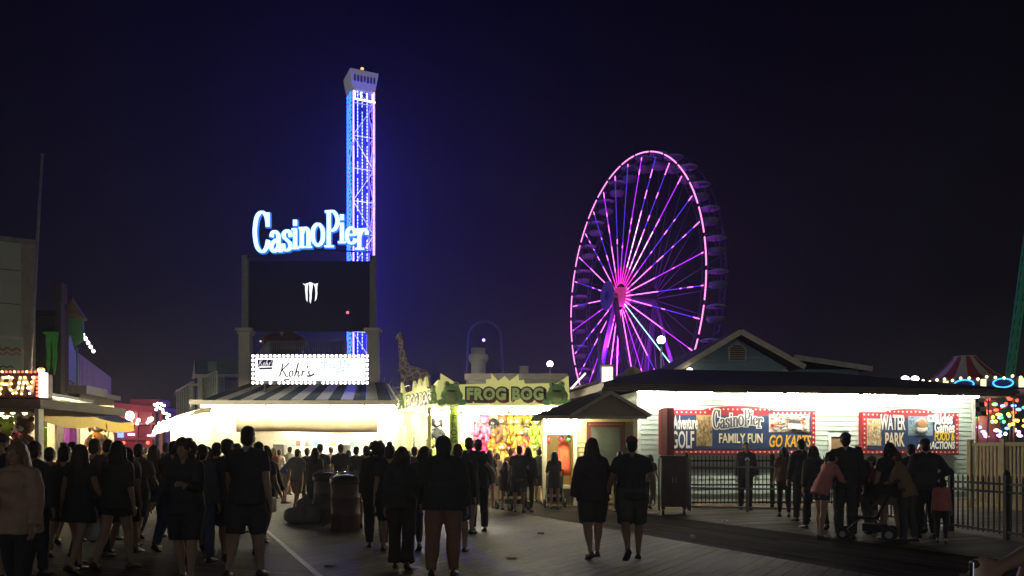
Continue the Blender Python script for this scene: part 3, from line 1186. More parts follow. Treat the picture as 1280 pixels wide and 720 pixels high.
def custard_sign():
    Y = KY - .5
    k = Y / FPX
    a = P(314, 480.5, Y)
    t = thing('custard_sign', 'lit white sign board edged with bulbs standing on the striped roof', 'sign', (a.x, a.y, 0))
    W, z0, z1 = 147.5 * k, a.z, a.z + 37.5 * k
    k2 = MB()
    k2.boxb(0, W, .02, .26, z0, z1)
    k2.build('box', mat('sign case', (.10, .10, .11), .7), t, bevel=.01)
    face = mat('lit acrylic', (.8, .8, .78), .4, vary=0, emit=(1, 1, .98), es=1.35, sample=True)
    k2 = MB()
    k2.boxb(.16, W - .16, .0, .02, z0 + .14, z1 - .14)
    k2.build('face', face, t)
    ink = mat('script ink', (.012, .01, .06), .5, vary=0)
    # badge
    f = lambda px: (px - 314) * k
    g_ = lambda py: CAM_Z + (HOR - py) / FPX * Y
    pur = mat('badge purple', (.05, .02, .20), .5, vary=.2)
    m = MB()
    m.prism([(f(323), g_(460)), (f(325), g_(457.5)), (f(341), g_(458)), (f(341.5), g_(449.5)), (f(322), g_(449.5))][::-1], -.016, -.002)
    m.prism([(f(324.5), g_(462)), (f(340), g_(461.5)), (f(340.5), g_(459)), (f(324), g_(459.8))], -.016, -.002)
    m.build('badge', pur, t)
    wht = mat('badge script', (.8, .8, .8), .5, vary=0, emit=(1, 1, 1), es=.8)

    def script(x0, y0, s, m_, nm, y):
        """handwritten Kohr's: x0,y0 in local metres, s unit height"""
        st = [
            [(.12, .95), (.10, .5), (.02, .02)], [(.55, .98), (.30, .66), (.08, .46)], [(.14, .5), (.34, .26), (.50, .02), (.62, .06)],
            [(.86, .42), (.72, .36), (.70, .12), (.82, .02), (.94, .14), (.92, .34), (.86, .42)],
            [(1.22, .98), (1.16, .5), (1.10, .02)], [(1.12, .2), (1.24, .40), (1.33, .36), (1.32, .14), (1.38, .02), (1.48, .1)],
            [(1.56, .42), (1.62, .36), (1.60, .02)], [(1.61, .24), (1.70, .40), (1.82, .38)],
            [(1.92, .78), (1.90, .62)],
            [(2.16, .40), (2.06, .36), (2.08, .24), (2.18, .14), (2.12, .02), (1.98, .04)],
        ]
        b = MB()
        for j, q in enumerate(st):
            q = catmull([(x0 + p[0] * s + .16 * p[1] * s, y0 + p[1] * s) for p in q], 4)
            nib(b, q, .085 * s, .05 * s, y - .001 * j, y + .008, 0)
        return b.build(nm, m_, t)

    script(f(323.5), g_(457), 8.2 * k, wht, 'badge_lettering', -.03)
    script(f(349), g_(471), 17.5 * k, ink, 'lettering', -.014)
    m = MB()
    nib(m, catmull([(f(355), g_(475.5)), (f(358), g_(474.5)), (f(361.5), g_(474.3))], 4), .06, .05, -.012, -.002)
    nib(m, catmull([(f(384), g_(469.8)), (f(388), g_(470)), (f(392.5), g_(467.5))], 4), .06, .06, -.012, -.002)
    m.build('flourish', ink, t)
    teal = mat('faint lettering', (.20, .32, .30), .5, vary=0, emit=(.45, .72, .70), es=.62)
    text('FROZEN', .4, teal, t, 'lettering', (f(418.5), -.006, g_(454)), depth=.004, fit=f(436) - f(400.5))
    text('CUSTARD', .38, teal, t, 'lettering', (f(418.5), -.006, g_(463.5)), depth=.004, fit=f(439) - f(399))
    # bulbs
    bm_ = MB()
    bm_.ell((0, -.03, 0), (.055, .05, .055), 0, 8, 6)
    proto = None
    pts = []
    n = 27
    for i in range(n):
        x = .075 + (W - .15) * i / (n - 1)
        for z in (z0 + .06, z1 - .06):
            pts.append((x, z))
    for i in range(1, 6):
        z = z0 + .06 + (z1 - z0 - .12) * i / 6
        pts += [(.075, z), (W - .075, z)]
    for i, (x, z) in enumerate(pts):
        if i in (6, 10, 30): continue     # dead lamps
        if proto is None:
            o = proto = bm_.build('bulb', bulb_w, t)
        else:
            o = proto.copy()
            col.objects.link(o)
        o.location = (x, 0, z)
    # legs
    for x in (.5, W - .5):
        m = MB()
        m.boxb(x - .04, x + .04, .1, .18, z0 - .3, z0)
        m.build('bracket', dark, t)


custard_sign()


# columns, mast poles and the dark screen they carry
def columns():
    Y = 33.6
    k = Y / FPX
    cm = mat('column paint', (.68, .65, .57), .6, vary=.06)
    for px, lab in ((307, 'pale square column with a slim mast left of the custard sign'), (466.5, 'pale square column with a slim mast in front of the giraffe side of the custard sign')):
        p = P(px, HOR, Y)
        t = thing('square_column', lab.replace(' left of the custard sign', ' beside the badge end of the custard sign').replace(' in front of the giraffe side of the custard sign', ' at the end of the custard sign facing the giraffe'), 'column', (p.x, p.y, 0))
        top = P(px, 411, Y).z
        m = MB()
        m.boxb(-.23, .23, -.23, .23, 0, top - .25)
        m.build('shaft', cm, t, bevel=.015)
        m = MB()
        m.boxb(-.28, .28, -.28, .28, top - .25, top - .14)
        m.boxb(-.34, .34, -.34, .34, top - .14, top)
        m.boxb(-.3, .3, -.3, .3, 3.4, 3.5)
        m.build('capital', cm, t, bevel=.015)
        m = MB()
        m.boxb(-.128, .128, -.115, .115, top, P(px, 320, Y).z)
        m.build('mast', mat('mast grey', (.24, .24, .25), .6), t)
    a = P(312, 413, Y)
    b = P(463, 327.5, Y)
    t = thing('dark_screen', 'large dark sign panel hung between two masts with glowing claw marks', 'screen', (a.x, a.y, 0))
    W = b.x - a.x
    m = MB()
    m.boxb(0, W, -.04, .16, a.z, b.z)
    m.build('panel', mat('dark screen face', (.018, .017, .11), .8, vary=.05, scale=1, spec=.05), t)
    m = MB()
    m.boxb(0, W, -.05, .17, a.z - .03, a.z - .002)
    m.boxb(0, W, -.05, .17, b.z + .002, b.z + .03)
    m.build('frame_rail', mat('screen frame', (.018, .017, .10), .8, spec=.05), t)
    f = lambda px: (px - 312) * k
    g_ = lambda py: CAM_Z + (HOR - py) / FPX * Y
    claws = [
        [(378.3, 354.5), (382, 355.5), (385.3, 354), (385.6, 359), (384.8, 365), (385.2, 371), (384.8, 378), (382.8, 374), (382.4, 368), (381.6, 362), (381.8, 357.5)],
        [(385.6, 354.2), (388, 353), (391.5, 354.3), (391.2, 361), (390.2, 367), (389.8, 374), (388.6, 380), (386.8, 376), (387.4, 370), (386.8, 364), (387, 358)],
        [(391.8, 354.6), (394.5, 355.4), (398, 354.2), (397.2, 357.5), (397, 363), (397.2, 368), (396, 374), (393.6, 377), (394.4, 371), (394.8, 365), (393.8, 359)],
    ]
    for c in claws:
        m = MB()
        cxm = sum(q[0] for q in c) / len(c)
        m.prism([(f(cxm + (x - cxm) * (.86 if y > 356.5 else 1)), g_(y)) for x, y in c][::-1], -.056, -.045)
        m.build('claw_mark', glow('claw glow', (.95, 1, .96), 1.25), t)
    m = MB()
    q = (f(435), -.08, g_(391))
    m.ell(q, (.05, .04, .05))
    m.build('warning_lamp', glow('warning red', (1, .05, .1), 6), t)


columns()


# the big lit name sign
def name_sign():
    Y = 33.2
    k = Y / FPX
    a = P(317, 317, Y)
    t = thing('name_sign', 'wavy glowing pale blue lettering riding on a bar above the dark screen', 'sign', (a.x, a.y, a.z))
    fill = mat('neon face', (.6, .8, .8), .4, vary=0, emit=(.70, .98, 1.0), es=1.3, sample=True)
    edge = mat('neon edge', (.02, .15, .5), .4, vary=0, emit=(.03, .24, 1.0), es=.8)
    for n in range(len(CASINO)):
        m = MB()
        casino_letters(m, k, -.10, .10, 0, thick=.185, thin=.085, only=n)
        o = m.build('letter', fill, t)
        m = MB()
        casino_letters(m, k, -.03, .13, 0, grow=.032, thick=.185, thin=.085, only=n)
        m.build('halo_edge', edge, o)
    m = MB()
    m.path([(-.35, .2, -.12), (2.2, .2, .2), (4.9, .2, .12)], .035, 6)
    m.bar((-.28, .2, -.2), (-.28, .2, .0), .05)
    m.bar((4.85, .2, -.2), (4.85, .2, .1), .05)
    m.build('bar', dark, t)


name_sign()


# things on the roof behind the custard sign
def roof_things():
    Y = 36.
    p = P(350, 443, Y)
    t = thing('ride_car', 'red rounded ride car with a pale top seen over the custard sign', 'ride', (p.x, p.y, p.z))
    red = mat('ride red', (.22, .035, .035), .45)
    m = MB()
    m.ell((-.25, 0, .55), (.55, .5, .45), 0, 14, 9)
    m.ell((.35, 0, .68), (.55, .5, .42), 0, 14, 9)
    m.ell((.85, .1, .58), (.35, .4, .3), 0, 12, 8)
    m.build('body', red, t)
    m = MB()
    m.prism([(-.02, 1.22), (.42, 1.22), (.30, .98), (.22, .74), (.12, .98)][::-1], -.52, -.1)
    m.build('pale_top', mat('ride cream', (.5, .42, .3), .5), t)
    m = MB()
    m.boxb(-.5, 1.0, -.3, .4, -.6, .2)
    m.build('base', dark, t)
    m = MB()
    m.ell((-.78, -.3, .55), .045)
    m.build('lamp', glow('ride lamp', (1, .6, .5), 1.2), t)
    # slatted roof guard
    a, b = P(337, 443, 35), P(432, 443, 35)
    zb, zt = a.z - .2, P(337, 427, 35).z
    t = thing('roof_guard', 'grey slatted guard rail on the roof behind the custard sign', 'railing', (a.x, a.y, 0))
    W = b.x - a.x
    gm = mat('guard grey', (.20, .20, .20), .6)
    m = MB()
    for z in (zb, zt):
        m.boxb(0, W, -.03, .03, z - .03, z + .03)
    m.build('rail', gm, t)
    m = MB()
    x = .04
    while x < W:
        m.boxb(x - .02, x + .02, -.012, .012, zb, zt)
        x += .085
    m.build('slats', gm, t)
    m = MB()
    m.slab([(-.75, -.05, zb), (0, -.05, zb), (0, -.05, zt + .02), (-.1, -.05, zt - .02)], .06)
    m.build('end_brace', mat('guard pale', (.4, .4, .38), .6), t)
    for x in (0, W / 2, W):
        m = MB()
        m.boxb(x - .05, x + .05, .05, .1, zb - 1.3, zt)
        m.build('post', mat('guard pale', (.4, .4, .38), .6), t)


roof_things()


# ------------------------------------------------------------------ awnings and roof deck down the side street
def side_street():
    wallm = mat('street stall wall', (.66, .58, .42), .6, vary=.08)
    dk = mat('stall recess', (.16, .11, .08), .7)
    for i, (pxa, pxb, Ya, Yb, lab) in enumerate(((262, 232, 31.6, 37.5, 'bright street stall under a white curved awning next to the custard stand'), (232, 212, 37.7, 45, 'farther bright street stall under a white curved awning beyond the first one'))):
        a, b = P(pxa, HOR, Ya), P(pxb, HOR, Yb)
        d = (b - a)
        L = math.hypot(d.x, d.y)
        t = thing('street_stall', lab, 'stall', (a.x, a.y, 0), math.atan2(d.y, d.x))
        # local x runs away down the street, the street lies at +y
        m = MB()
        m.boxb(0, L, -3.2, -3.1, 0, 3.3)
        for x in (0, L * .33, L * .66, L - .12):
            m.boxb(x, x + .12, -3.1, -.05, 0, 3.2)
        m.build('wall', wallm, t)
        m = MB()
        m.boxb(.12, L - .12, -.6, -.1, 0, 1.0)
        m.build('counter', mat('stall counter', (.30, .36, .30), .6), t)
        m = MB()
        r = random.Random(i)
        for j in range(8):
            x = .3 + j * (L - .6) / 8
            m.boxb(x, x + .4, -3.05, -3.0, 1.3, 2.2, j % 3)
        m.build('display', [mat('display brown', (.28, .10, .05), .6), mat('display green', (.25, .38, .2), .6), mat('display cream', (.6, .5, .35), .6)], t)
        m = MB()
        ns = 10
        rings = []
        for q in range(ns + 1):
            x = L * q / ns
            pr = [(-.1, 3.35), (.12, 3.32), (.35, 3.25), (.58, 3.12), (.75, 2.95), (.87, 2.72), (.95, 2.46)]
            rings.append([Vector((x, y, z + .02 * math.sin(q * 2.1))) for y, z in pr])
        npr = len(rings[0])
        m.add([q for r_ in rings for q in r_], [(q * npr + j, q * npr + j + 1, (q + 1) * npr + j + 1, (q + 1) * npr + j) for q in range(ns) for j in range(npr - 1)], 0, True)
        m.build('awning', canvas_mat('awning white', (.78, .74, .62), .75), t)
        m = MB()
        m.boxb(0, L, -3.2, -.1, 3.3, 3.42)
        m.build('roof', roof_m, t)
        tubes('tube_light', f'fluorescent batten under the {"nearer" if i == 0 else "farther"} white curved street awning', .1, L - .1, .3, 3.02, (a.x, a.y, 0), math.atan2(d.y, d.x), 2, group=None if False else 'battens under the %s curved awning' % ('nearer' if i == 0 else 'farther'))
    # railed roof deck
    for (pa, pb, Ya, Yb, zb, zt, lab) in ((272, 253, 33.2, 36.5, 511, 486, 'short green panelled rail of the roof deck next to the striped roof'), (243, 222, 38, 44, 514, 489, 'longer green panelled rail of the far roof deck under the small flags')):
        a, b = P(pa, zb, Ya), P(pb, zb, Yb)
        d = b - a
        L = math.hypot(d.x, d.y)
        t = thing('deck_rail', lab, 'railing', (a.x, a.y, 0), math.atan2(d.y, d.x))
        zz0, zz1 = 3.44, 4.9
        gp = mat('deck green', (.14, .40, .30), .6)
        gl = mat('deck bars', (.68, .78, .72), .5)
        m = MB()
        m.boxb(.05, L - .05, -.02, .0, zz0, zz1 - .1)
        m.build('panel', gp, t)
        m = MB()
        n = 7
        for i in range(n + 1):
            x = L * i / n
            m.boxb(x - .03, x + .03, .0, .06, zz0, zz1)
        m.boxb(-.03, L + .03, .062, .1, zz1 - .07, zz1)
        m.boxb(-.03, L + .03, .062, .1, zz0, zz0 + .07)
        m.build('bars', gl, t)
    # roof stair hut
    p = P(245, HOR, 35)
    t = thing('roof_hut', 'small pale roof hut with a blue hipped top beside the tall column', 'hut', (p.x, p.y, 0))
    k = 35 / FPX
    pale = mat('hut pale', (.70, .76, .68), .6)
    zq = lambda py: CAM_Z + (HOR - py) / FPX * 35
    m = MB()
    for x in (2 * k, 28 * k): m.boxb(x, x + .2, 0, .2, 3.4, zq(472))
    m.boxb(-2 * k, 62 * k, -.1, 2.4, zq(472), zq(468))
    m.boxb(-10 * k, 5 * k, -.05, .1, zq(482), zq(479.5))
    m.boxb(-8 * k, -4 * k, 0, .15, 3.4, zq(482))
    m.build('frame', pale, t)
    m = MB()
    m.add([(-2 * k, -.1, zq(468)), (58 * k, -.1, zq(468)), (58 * k, 2.4, zq(468)), (-2 * k, 2.4, zq(468)), (2 * k, .3, zq(449)), (58 * k, .3, zq(446)), (58 * k, 2, zq(446)), (2 * k, 2, zq(449))],
          [(0, 1, 5, 4), (1, 2, 6, 5), (2, 3, 7, 6), (3, 0, 4, 7), (4, 5, 6, 7), (0, 3, 2, 1)])
    m.build('roof', mat('hut roof', (.10, .20, .26), .6), t)
    m = MB()
    m.boxb(15 * k, 26 * k, -.02, .02, zq(466), zq(452))
    m.build('pane', mat('hut pane', (.25, .42, .42), .5), t)
    m = MB()
    m.prism([(-4 * k, zq(474)), (0, zq(474)), (-.5 * k, zq(451))], -.13, -.1)
    m.build('finial', pale, t)
    # small flags
    fl = [(221, 486, 44, 'red'), (228, 482, 43, 'white'), (232, 480, 42, 'white'), (238, 477, 40.5, 'white'), (242, 474, 39.5, 'white'), (246, 471, 38.5, 'white'), (258, 470, 36.5, 'white'), (481, 472, 38, 'white'), (491, 471, 38, 'white'), (552, 470, 40, 'white')]
    names = ['reddish flag farthest along the roof deck', 'pale flag next to the reddish one', 'pale flag third along the far roof deck', 'pale flag in the middle of the far roof deck', 'pale flag fifth along the far roof deck', 'pale flag at the near end of the far roof deck',
             'large pale flag over the short deck rail', 'pale flag next to the column facing the giraffe', 'pale flag just before the giraffe neck', 'pale flag right behind the giraffe rump']
    names[-1] = 'pale flag just behind the rump of the giraffe'
    for (px, py, Y, c), nm in zip(fl, names):
        p = P(px, py + 14, Y)
        t = thing('small_flag', nm, 'flag', (p.x, p.y, 3.4), group='flags along the stand roofs')
        h = P(px, py, Y).z - 3.4
        m = MB()
        m.cyl((0, 0, 0), (0, 0, h), .022, n=5)
        m.build('pole', grey, t)
        m = MB()
        s = .55 if px == 258 else .36
        for i in range(6):
            f0, f1 = i / 6, (i + 1) / 6
            g0 = lambda f: (-f * s * .55, .05 * math.sin(f * 7), h - f * s * 1.3)
            g1 = lambda f: (-f * s * .8 * .2, .05 * math.sin(f * 7), h - .02 - f * s * .5)
            A_, B_, C_, D_ = g0(f0), g0(f1), g1(f1), g1(f0)
            off = Vector((0, .008, 0))
            vs = [Vector(q) for q in (A_, B_, C_, D_)]
            m.add(vs + [q + off for q in vs], [(0, 1, 2, 3), (7, 6, 5, 4), (0, 4, 5, 1), (3, 2, 6, 7)])
        m.build('cloth', mat('flag ' + c, (.55, .52, .48) if c == 'white' else (.35, .06, .05), .8), t)


side_street()

# ================================================================== FROG BOG prize stand
FY = 26.


def frog_bog():
    A = P(560, HOR, FY)          # front corner
    k = FY / FPX
    W = 151 * k
    t = thing('prize_stand', 'pale yellow corner game stand with jagged sign board and lit open counters', 'game stand', (A.x, A.y, 0))
    yel = mat('frog yellow', (.66, .60, .30), .55, vary=.06)
    inner = mat('stand inside', (.74, .70, .52), .55, vary=.04)
    lime = mat('lime paint', (.34, .50, .06), .5, vary=.08)
    B = P(512, HOR, 29.8)
    bx, by = B.x - A.x, B.y - A.y
    Ls = math.hypot(bx, by)
    sa = math.atan2(-by, -bx)      # direction from B to A
    E = 3.0
    D = 4.2
    m = MB()
    m.boxb(0.2, W, D - .1, D, 0, E)          # prize wall
    m.boxb(W - .1, W, .3, D - .1, 0, E)
    m.boxb(bx + .3, .2, D + .5, D + .6, 0, E)
    m.build('wall', inner, t)
    m = MB()
    m.add([(0, -.3, E), (W + .1, -.3, E), (W + .1, D + .6, E), (bx - .2, D + .6, E), (bx - .2, by - .2, E), (0, -.3, E + .08), (W + .1, -.3, E + .08), (W + .1, D + .6, E + .08), (bx - .2, D + .6, E + .08), (bx - .2, by - .2, E + .08)],
          [(0, 1, 2, 3, 4), (9, 8, 7, 6, 5), (0, 1, 6, 5), (1, 2, 7, 6), (2, 3, 8, 7), (3, 4, 9, 8), (4, 0, 5, 9)])
    m.build('ceiling', white, t)
    # counters
    m = MB()
    m.boxb(.2, W - .1, .0, .7, 0, 1.0)
    m.build('counter', mat('frog counter', (.50, .46, .30), .5, vary=.1), t)
    M_side = Matrix.Translation((bx, by, 0)) @ Matrix.Rotation(sa, 4, 'Z')
    m = MB()
    m.boxb(.1, Ls - .1, 0, .6, 0, 1.0, 0, M_side)
    m.build('counter', mat('frog counter side', (.40, .50, .22), .5, vary=.1), t)
    # corner pillar
    m = MB()
    m.boxb(0.06, .33, -.04, .22, 0, E)
    p = m.build('corner_pillar', lime, t, bevel=.01)
    for i, ch in enumerate('FROG BOG'):
        if ch != ' ':
            text(ch, .26, mat('pillar ink', (.10, .16, .03), .5), p, 'lettering', (.195, -.055, 2.62 - i * .235), depth=.006, offset=.012)
    m = MB()
    m.boxb(W - .18, W + .02, -.04, .2, 0, E, 0)
    m.build('post', yel, t)
    m = MB()
    m.boxb(bx - .1, bx + .1, by - .1, by + .1, 0, E, 0)
    m.build('post', yel, t)
    m = MB()
    m.boxb(-.72 + .0, -.60, .5, .62, 0, E, 0)
    m.build('post', yel, t)
    # sign boards with jagged tops
    z0, z1 = P(0, 508, FY).z, P(0, 479, FY).z
    h = z1 - z0
    poly = [(-.18, z0), (W + .04, z0), (W + .02, z1 + .52), (W - .62, z1 + .05), (W * .505, z1 + .04)]
    f = lambda px: (px - 560) * k
    g_ = lambda py: CAM_Z + (HOR - py) / FPX * FY
    poly = [(f(551), z0), (f(711), z0), (f(709.5), g_(471)), (f(696), g_(480)), (f(656), g_(481)), (f(654.5), g_(476)), (f(648.5), g_(477)), (f(648), g_(469)),
            (f(637), g_(477.5)), (f(631), g_(471.5)), (f(623), g_(477.5)), (f(614), g_(467.5)), (f(614.5), g_(475)), (f(608), g_(475.5)), (f(608), g_(481)), (f(574), g_(482)), (f(552), g_(468))]
    m = MB()
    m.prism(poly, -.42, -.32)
    yel_glow = mat('frog yellow glow', (.66, .62, .28), .5, vary=.06, emit=(.82, .80, .26), es=.48)  # light falling on the boards is put in as emission; no lamps inside
    sb = m.build('sign_board', yel_glow, t)
    grn = mat('frog letter', (.45, .56, .24), .45, vary=.05, emit=(.5, .6, .2), es=.22)  # painted letters with the same added glow
    out = mat('frog outline', (.045, .07, .03), .5, vary=0)
    red = mat('frog drop shadow', (.30, .06, .035), .5, vary=0)
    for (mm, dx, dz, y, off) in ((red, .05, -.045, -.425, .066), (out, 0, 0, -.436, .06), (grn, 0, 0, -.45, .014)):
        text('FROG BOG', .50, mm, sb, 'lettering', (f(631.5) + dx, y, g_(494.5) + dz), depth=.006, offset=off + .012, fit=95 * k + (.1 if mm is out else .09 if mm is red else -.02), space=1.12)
    # side board (runs back from the corner)
    def side_poly(pts, y0, y1, mb, mi=0): mb.prism(pts, y0, y1, mi, M_side)
    m = MB()
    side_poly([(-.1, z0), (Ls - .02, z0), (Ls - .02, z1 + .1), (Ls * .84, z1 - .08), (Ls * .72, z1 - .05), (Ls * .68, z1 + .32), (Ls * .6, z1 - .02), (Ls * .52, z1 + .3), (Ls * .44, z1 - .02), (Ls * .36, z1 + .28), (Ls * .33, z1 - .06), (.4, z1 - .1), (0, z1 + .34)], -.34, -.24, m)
    s2 = m.build('sign_board', yel_glow, t)
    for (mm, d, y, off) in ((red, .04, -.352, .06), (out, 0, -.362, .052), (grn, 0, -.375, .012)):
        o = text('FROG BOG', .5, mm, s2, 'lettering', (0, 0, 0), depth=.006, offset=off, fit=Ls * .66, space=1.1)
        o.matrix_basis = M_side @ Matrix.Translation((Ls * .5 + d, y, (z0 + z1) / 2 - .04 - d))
    # frog cut-outs
    for (bd, M_, cx, y, s) in ((sb, Matrix.Identity(4), f(566), -.50, 1.0), (sb, Matrix.Identity(4), f(695), -.50, 1.0), (s2, M_side, Ls * .06, -.40, .8), (s2, M_side, Ls * .93, -.40, .8)):
        m = MB()
        zc = (z0 + z1) / 2 + .02
        E_ = lambda x, z, rx, rz, mi, dy=0: m.ell(M_ @ Vector((cx + x * s, y - dy, zc + z * s)), (rx * s, .06, rz * s), mi, 12, 8, M=M_.to_3x3())
        E_(0, -.1, .36, .28, 0)
        E_(0, .1, .27, .2, 0, .02)
        E_(-.15, .28, .1, .1, 0, .03)
        E_(.15, .28, .1, .1, 0, .03)
        E_(-.33, -.3, .15, .1, 0, .02)
        E_(.33, -.3, .15, .1, 0, .02)
        E_(0, -.13, .2, .17, 1, .05)
        E_(-.15, .29, .06, .06, 2, .085)
        E_(.15, .29, .06, .06, 2, .085)
        E_(-.15, .28, .028, .03, 3, .13)
        E_(.15, .28, .028, .03, 3, .13)
        E_(0, .06, .17, .03, 3, .055)
        m.build('frog_cutout', [mat('frog skin', (.22, .42, .14), .5, vary=.25, scale=9, emit=(.25, .5, .15), es=.05), mat('frog belly', (.42, .52, .24), .5, vary=.15), mat('frog eye', (.7, .66, .4), .4, vary=0), black], bd)
    tubes('tube_light', 'fluorescent batten on the ceiling of the jagged yellow game stand', .3, W - .1, -.08, E - .07, (A.x, A.y, 0), 0, 3, group='ceiling battens of the yellow game stand')
    tubes('tube_light', 'dimmer fluorescent batten over the plush prizes of the yellow game stand', .3, W - .3, 2.2, E - .07, (A.x, A.y, 0), 0, 2, m=glow('prize tube', (1, .9, .62), 110, True), group='battens over the plush prizes')
    tubes('tube_light', 'fluorescent batten along the side counter of the yellow game stand', .3, Ls - .1, .5, E - .07, tuple(M_side @ Vector((0, 0, 0)) + Vector((A.x, A.y, 0))), sa, 2, group='side counter battens of the yellow game stand')
    return A, W, D


FA, FW, FD = frog_bog()

# plush prizes -----------------------------------------------------------------
def plush(kind, c, c2, name, label, loc, s=1., rz=0., group='plush prizes on the prize wall'):
    t = thing(name, label, 'plush toy', loc, rz, group)
    t.scale = (s, s, s)
    fur = lambda q: mat('plush ' + ' '.join('%.2f' % x for x in q), q, .9, vary=.15, scale=14, bump=.3)
    m = MB()
    m.ell((0, 0, -.28), (.13, .10, .17))
    if kind == 'doll':
        m.lathe([(.05, -.14), (.10, -.2), (.20, -.52), (.19, -.54), (.05, -.5)], n=12)
    for sx in (-1, 1):
        m.path([(sx * .09, -.02, -.19), (sx * .17, -.07, -.28), (sx * .18, -.12, -.36)], [.055, .05, .045], 8)
        m.ell((sx * .18, -.12, -.37), .05)
        m.path([(sx * .07, -.02, -.4), (sx * .11, -.10, -.5), (sx * .11, -.14, -.56)], [.065, .06, .055], 8)
        m.ell((sx * .11, -.15, -.57), (.06, .075, .055))
    m.build('body', fur(c), t)
    m = MB()
    m.ell((0, -.01, 0), (.135, .12, .125))
    if kind == 'bear':
        for sx in (-1, 1): m.ell((sx * .1, 0, .11), (.05, .03, .05))
    if kind == 'rabbit':
        for sx in (-1, 1): m.ell((sx * .06, .01, .2), (.035, .025, .13))
    if kind == 'dog':
        for sx in (-1, 1): m.ell((sx * .135, 0, -.02), (.035, .05, .1))
    h = m.build('head', fur(c if kind != 'doll' else c2), t)
    m = MB()
    m.ell((0, -.11, -.035), (.06, .05, .045), 0)
    for sx in (-1, 1): m.ell((sx * .05, -.112, .03), .017, 1, 6, 4)
    m.ell((0, -.16, -.02), (.02, .015, .015), 1, 6, 4)
    m.build('muzzle', [fur(c2), black], h)
    if kind == 'doll':
        m = MB()
        m.ell((0, .03, .04), (.15, .12, .12))
        m.build('hair', mat('doll hair', (.06, .03, .02), .9), t)
    m = MB()
    m.path([(0, 0, .12), (0, 0, .24)], .006, 4)
    m.build('loop', white, t)
    return t


PC = {'pink': (.72, .12, .26), 'hot pink': (.75, .05, .20), 'yellow': (.80, .60, .05), 'white': (.74, .72, .68), 'orange': (.75, .32, .06), 'golden': (.62, .36, .08), 'brown': (.22, .11, .05), 'black': (.03, .03, .035), 'purple': (.25, .07, .35), 'lime': (.40, .62, .08), 'red': (.55, .05, .05)}
rows = [
    (2.72, [('white', 'rabbit'), ('pink', 'bear'), ('black', 'dog'), ('brown', 'bear'), ('yellow', 'dog'), ('golden', 'bear'), ('yellow', 'bear'), ('lime', 'bear'), ('white', 'bear'), ('black', 'rabbit')]),
    (2.28, [('pink', 'rabbit'), ('hot pink', 'doll'), ('orange', 'bear'), ('golden', 'dog'), ('yellow', 'rabbit'), ('orange', 'dog'), ('pink', 'doll'), ('yellow', 'doll'), ('hot pink', 'bear'), ('brown', 'dog')]),
    (1.80, [('white', 'dog'), ('hot pink', 'rabbit'), ('orange', 'rabbit'), ('golden', 'rabbit'), ('red', 'bear'), ('pink', 'dog'), ('purple', 'bear'), ('lime', 'rabbit'), ('red', 'doll'), ('purple', 'rabbit')]),
]
rr_ = random.Random(4)
for z, row in rows:
    for i, (c, kd) in enumerate(row):
        x = FA.x + .78 + i * (FW - 1.15) / 9 + rr_.uniform(-.05, .05)
        plush(kd, PC[c], PC['white'] if c not in ('white',) else PC['pink'], 'plush_toy', f'{c} plush {kd} hanging on the lit wall of the yellow game stand',
              (x, FA.y + FD - .45 - rr_.uniform(0, .5), z - .05 + rr_.uniform(-.06, .06)), 1.28 + rr_.uniform(-.12, .15), rr_.uniform(-.5, .5))
plush('dog', PC['black'], PC['white'], 'plush_toy', 'large black and white plush dog hanging over the side counter', P(545, 528, 28.6), 1.5, .3, None)
plush('bear', PC['lime'], PC['yellow'], 'plush_toy', 'lime green plush bear sitting low behind the side counter', P(538, 555, 28.4), 1.2, .3, None)
plush('bear', PC['yellow'], PC['lime'], 'plush_toy', 'bright yellow plush bear low beside the corner pillar', P(582, 560, 27.5), 1.3, 0, None)


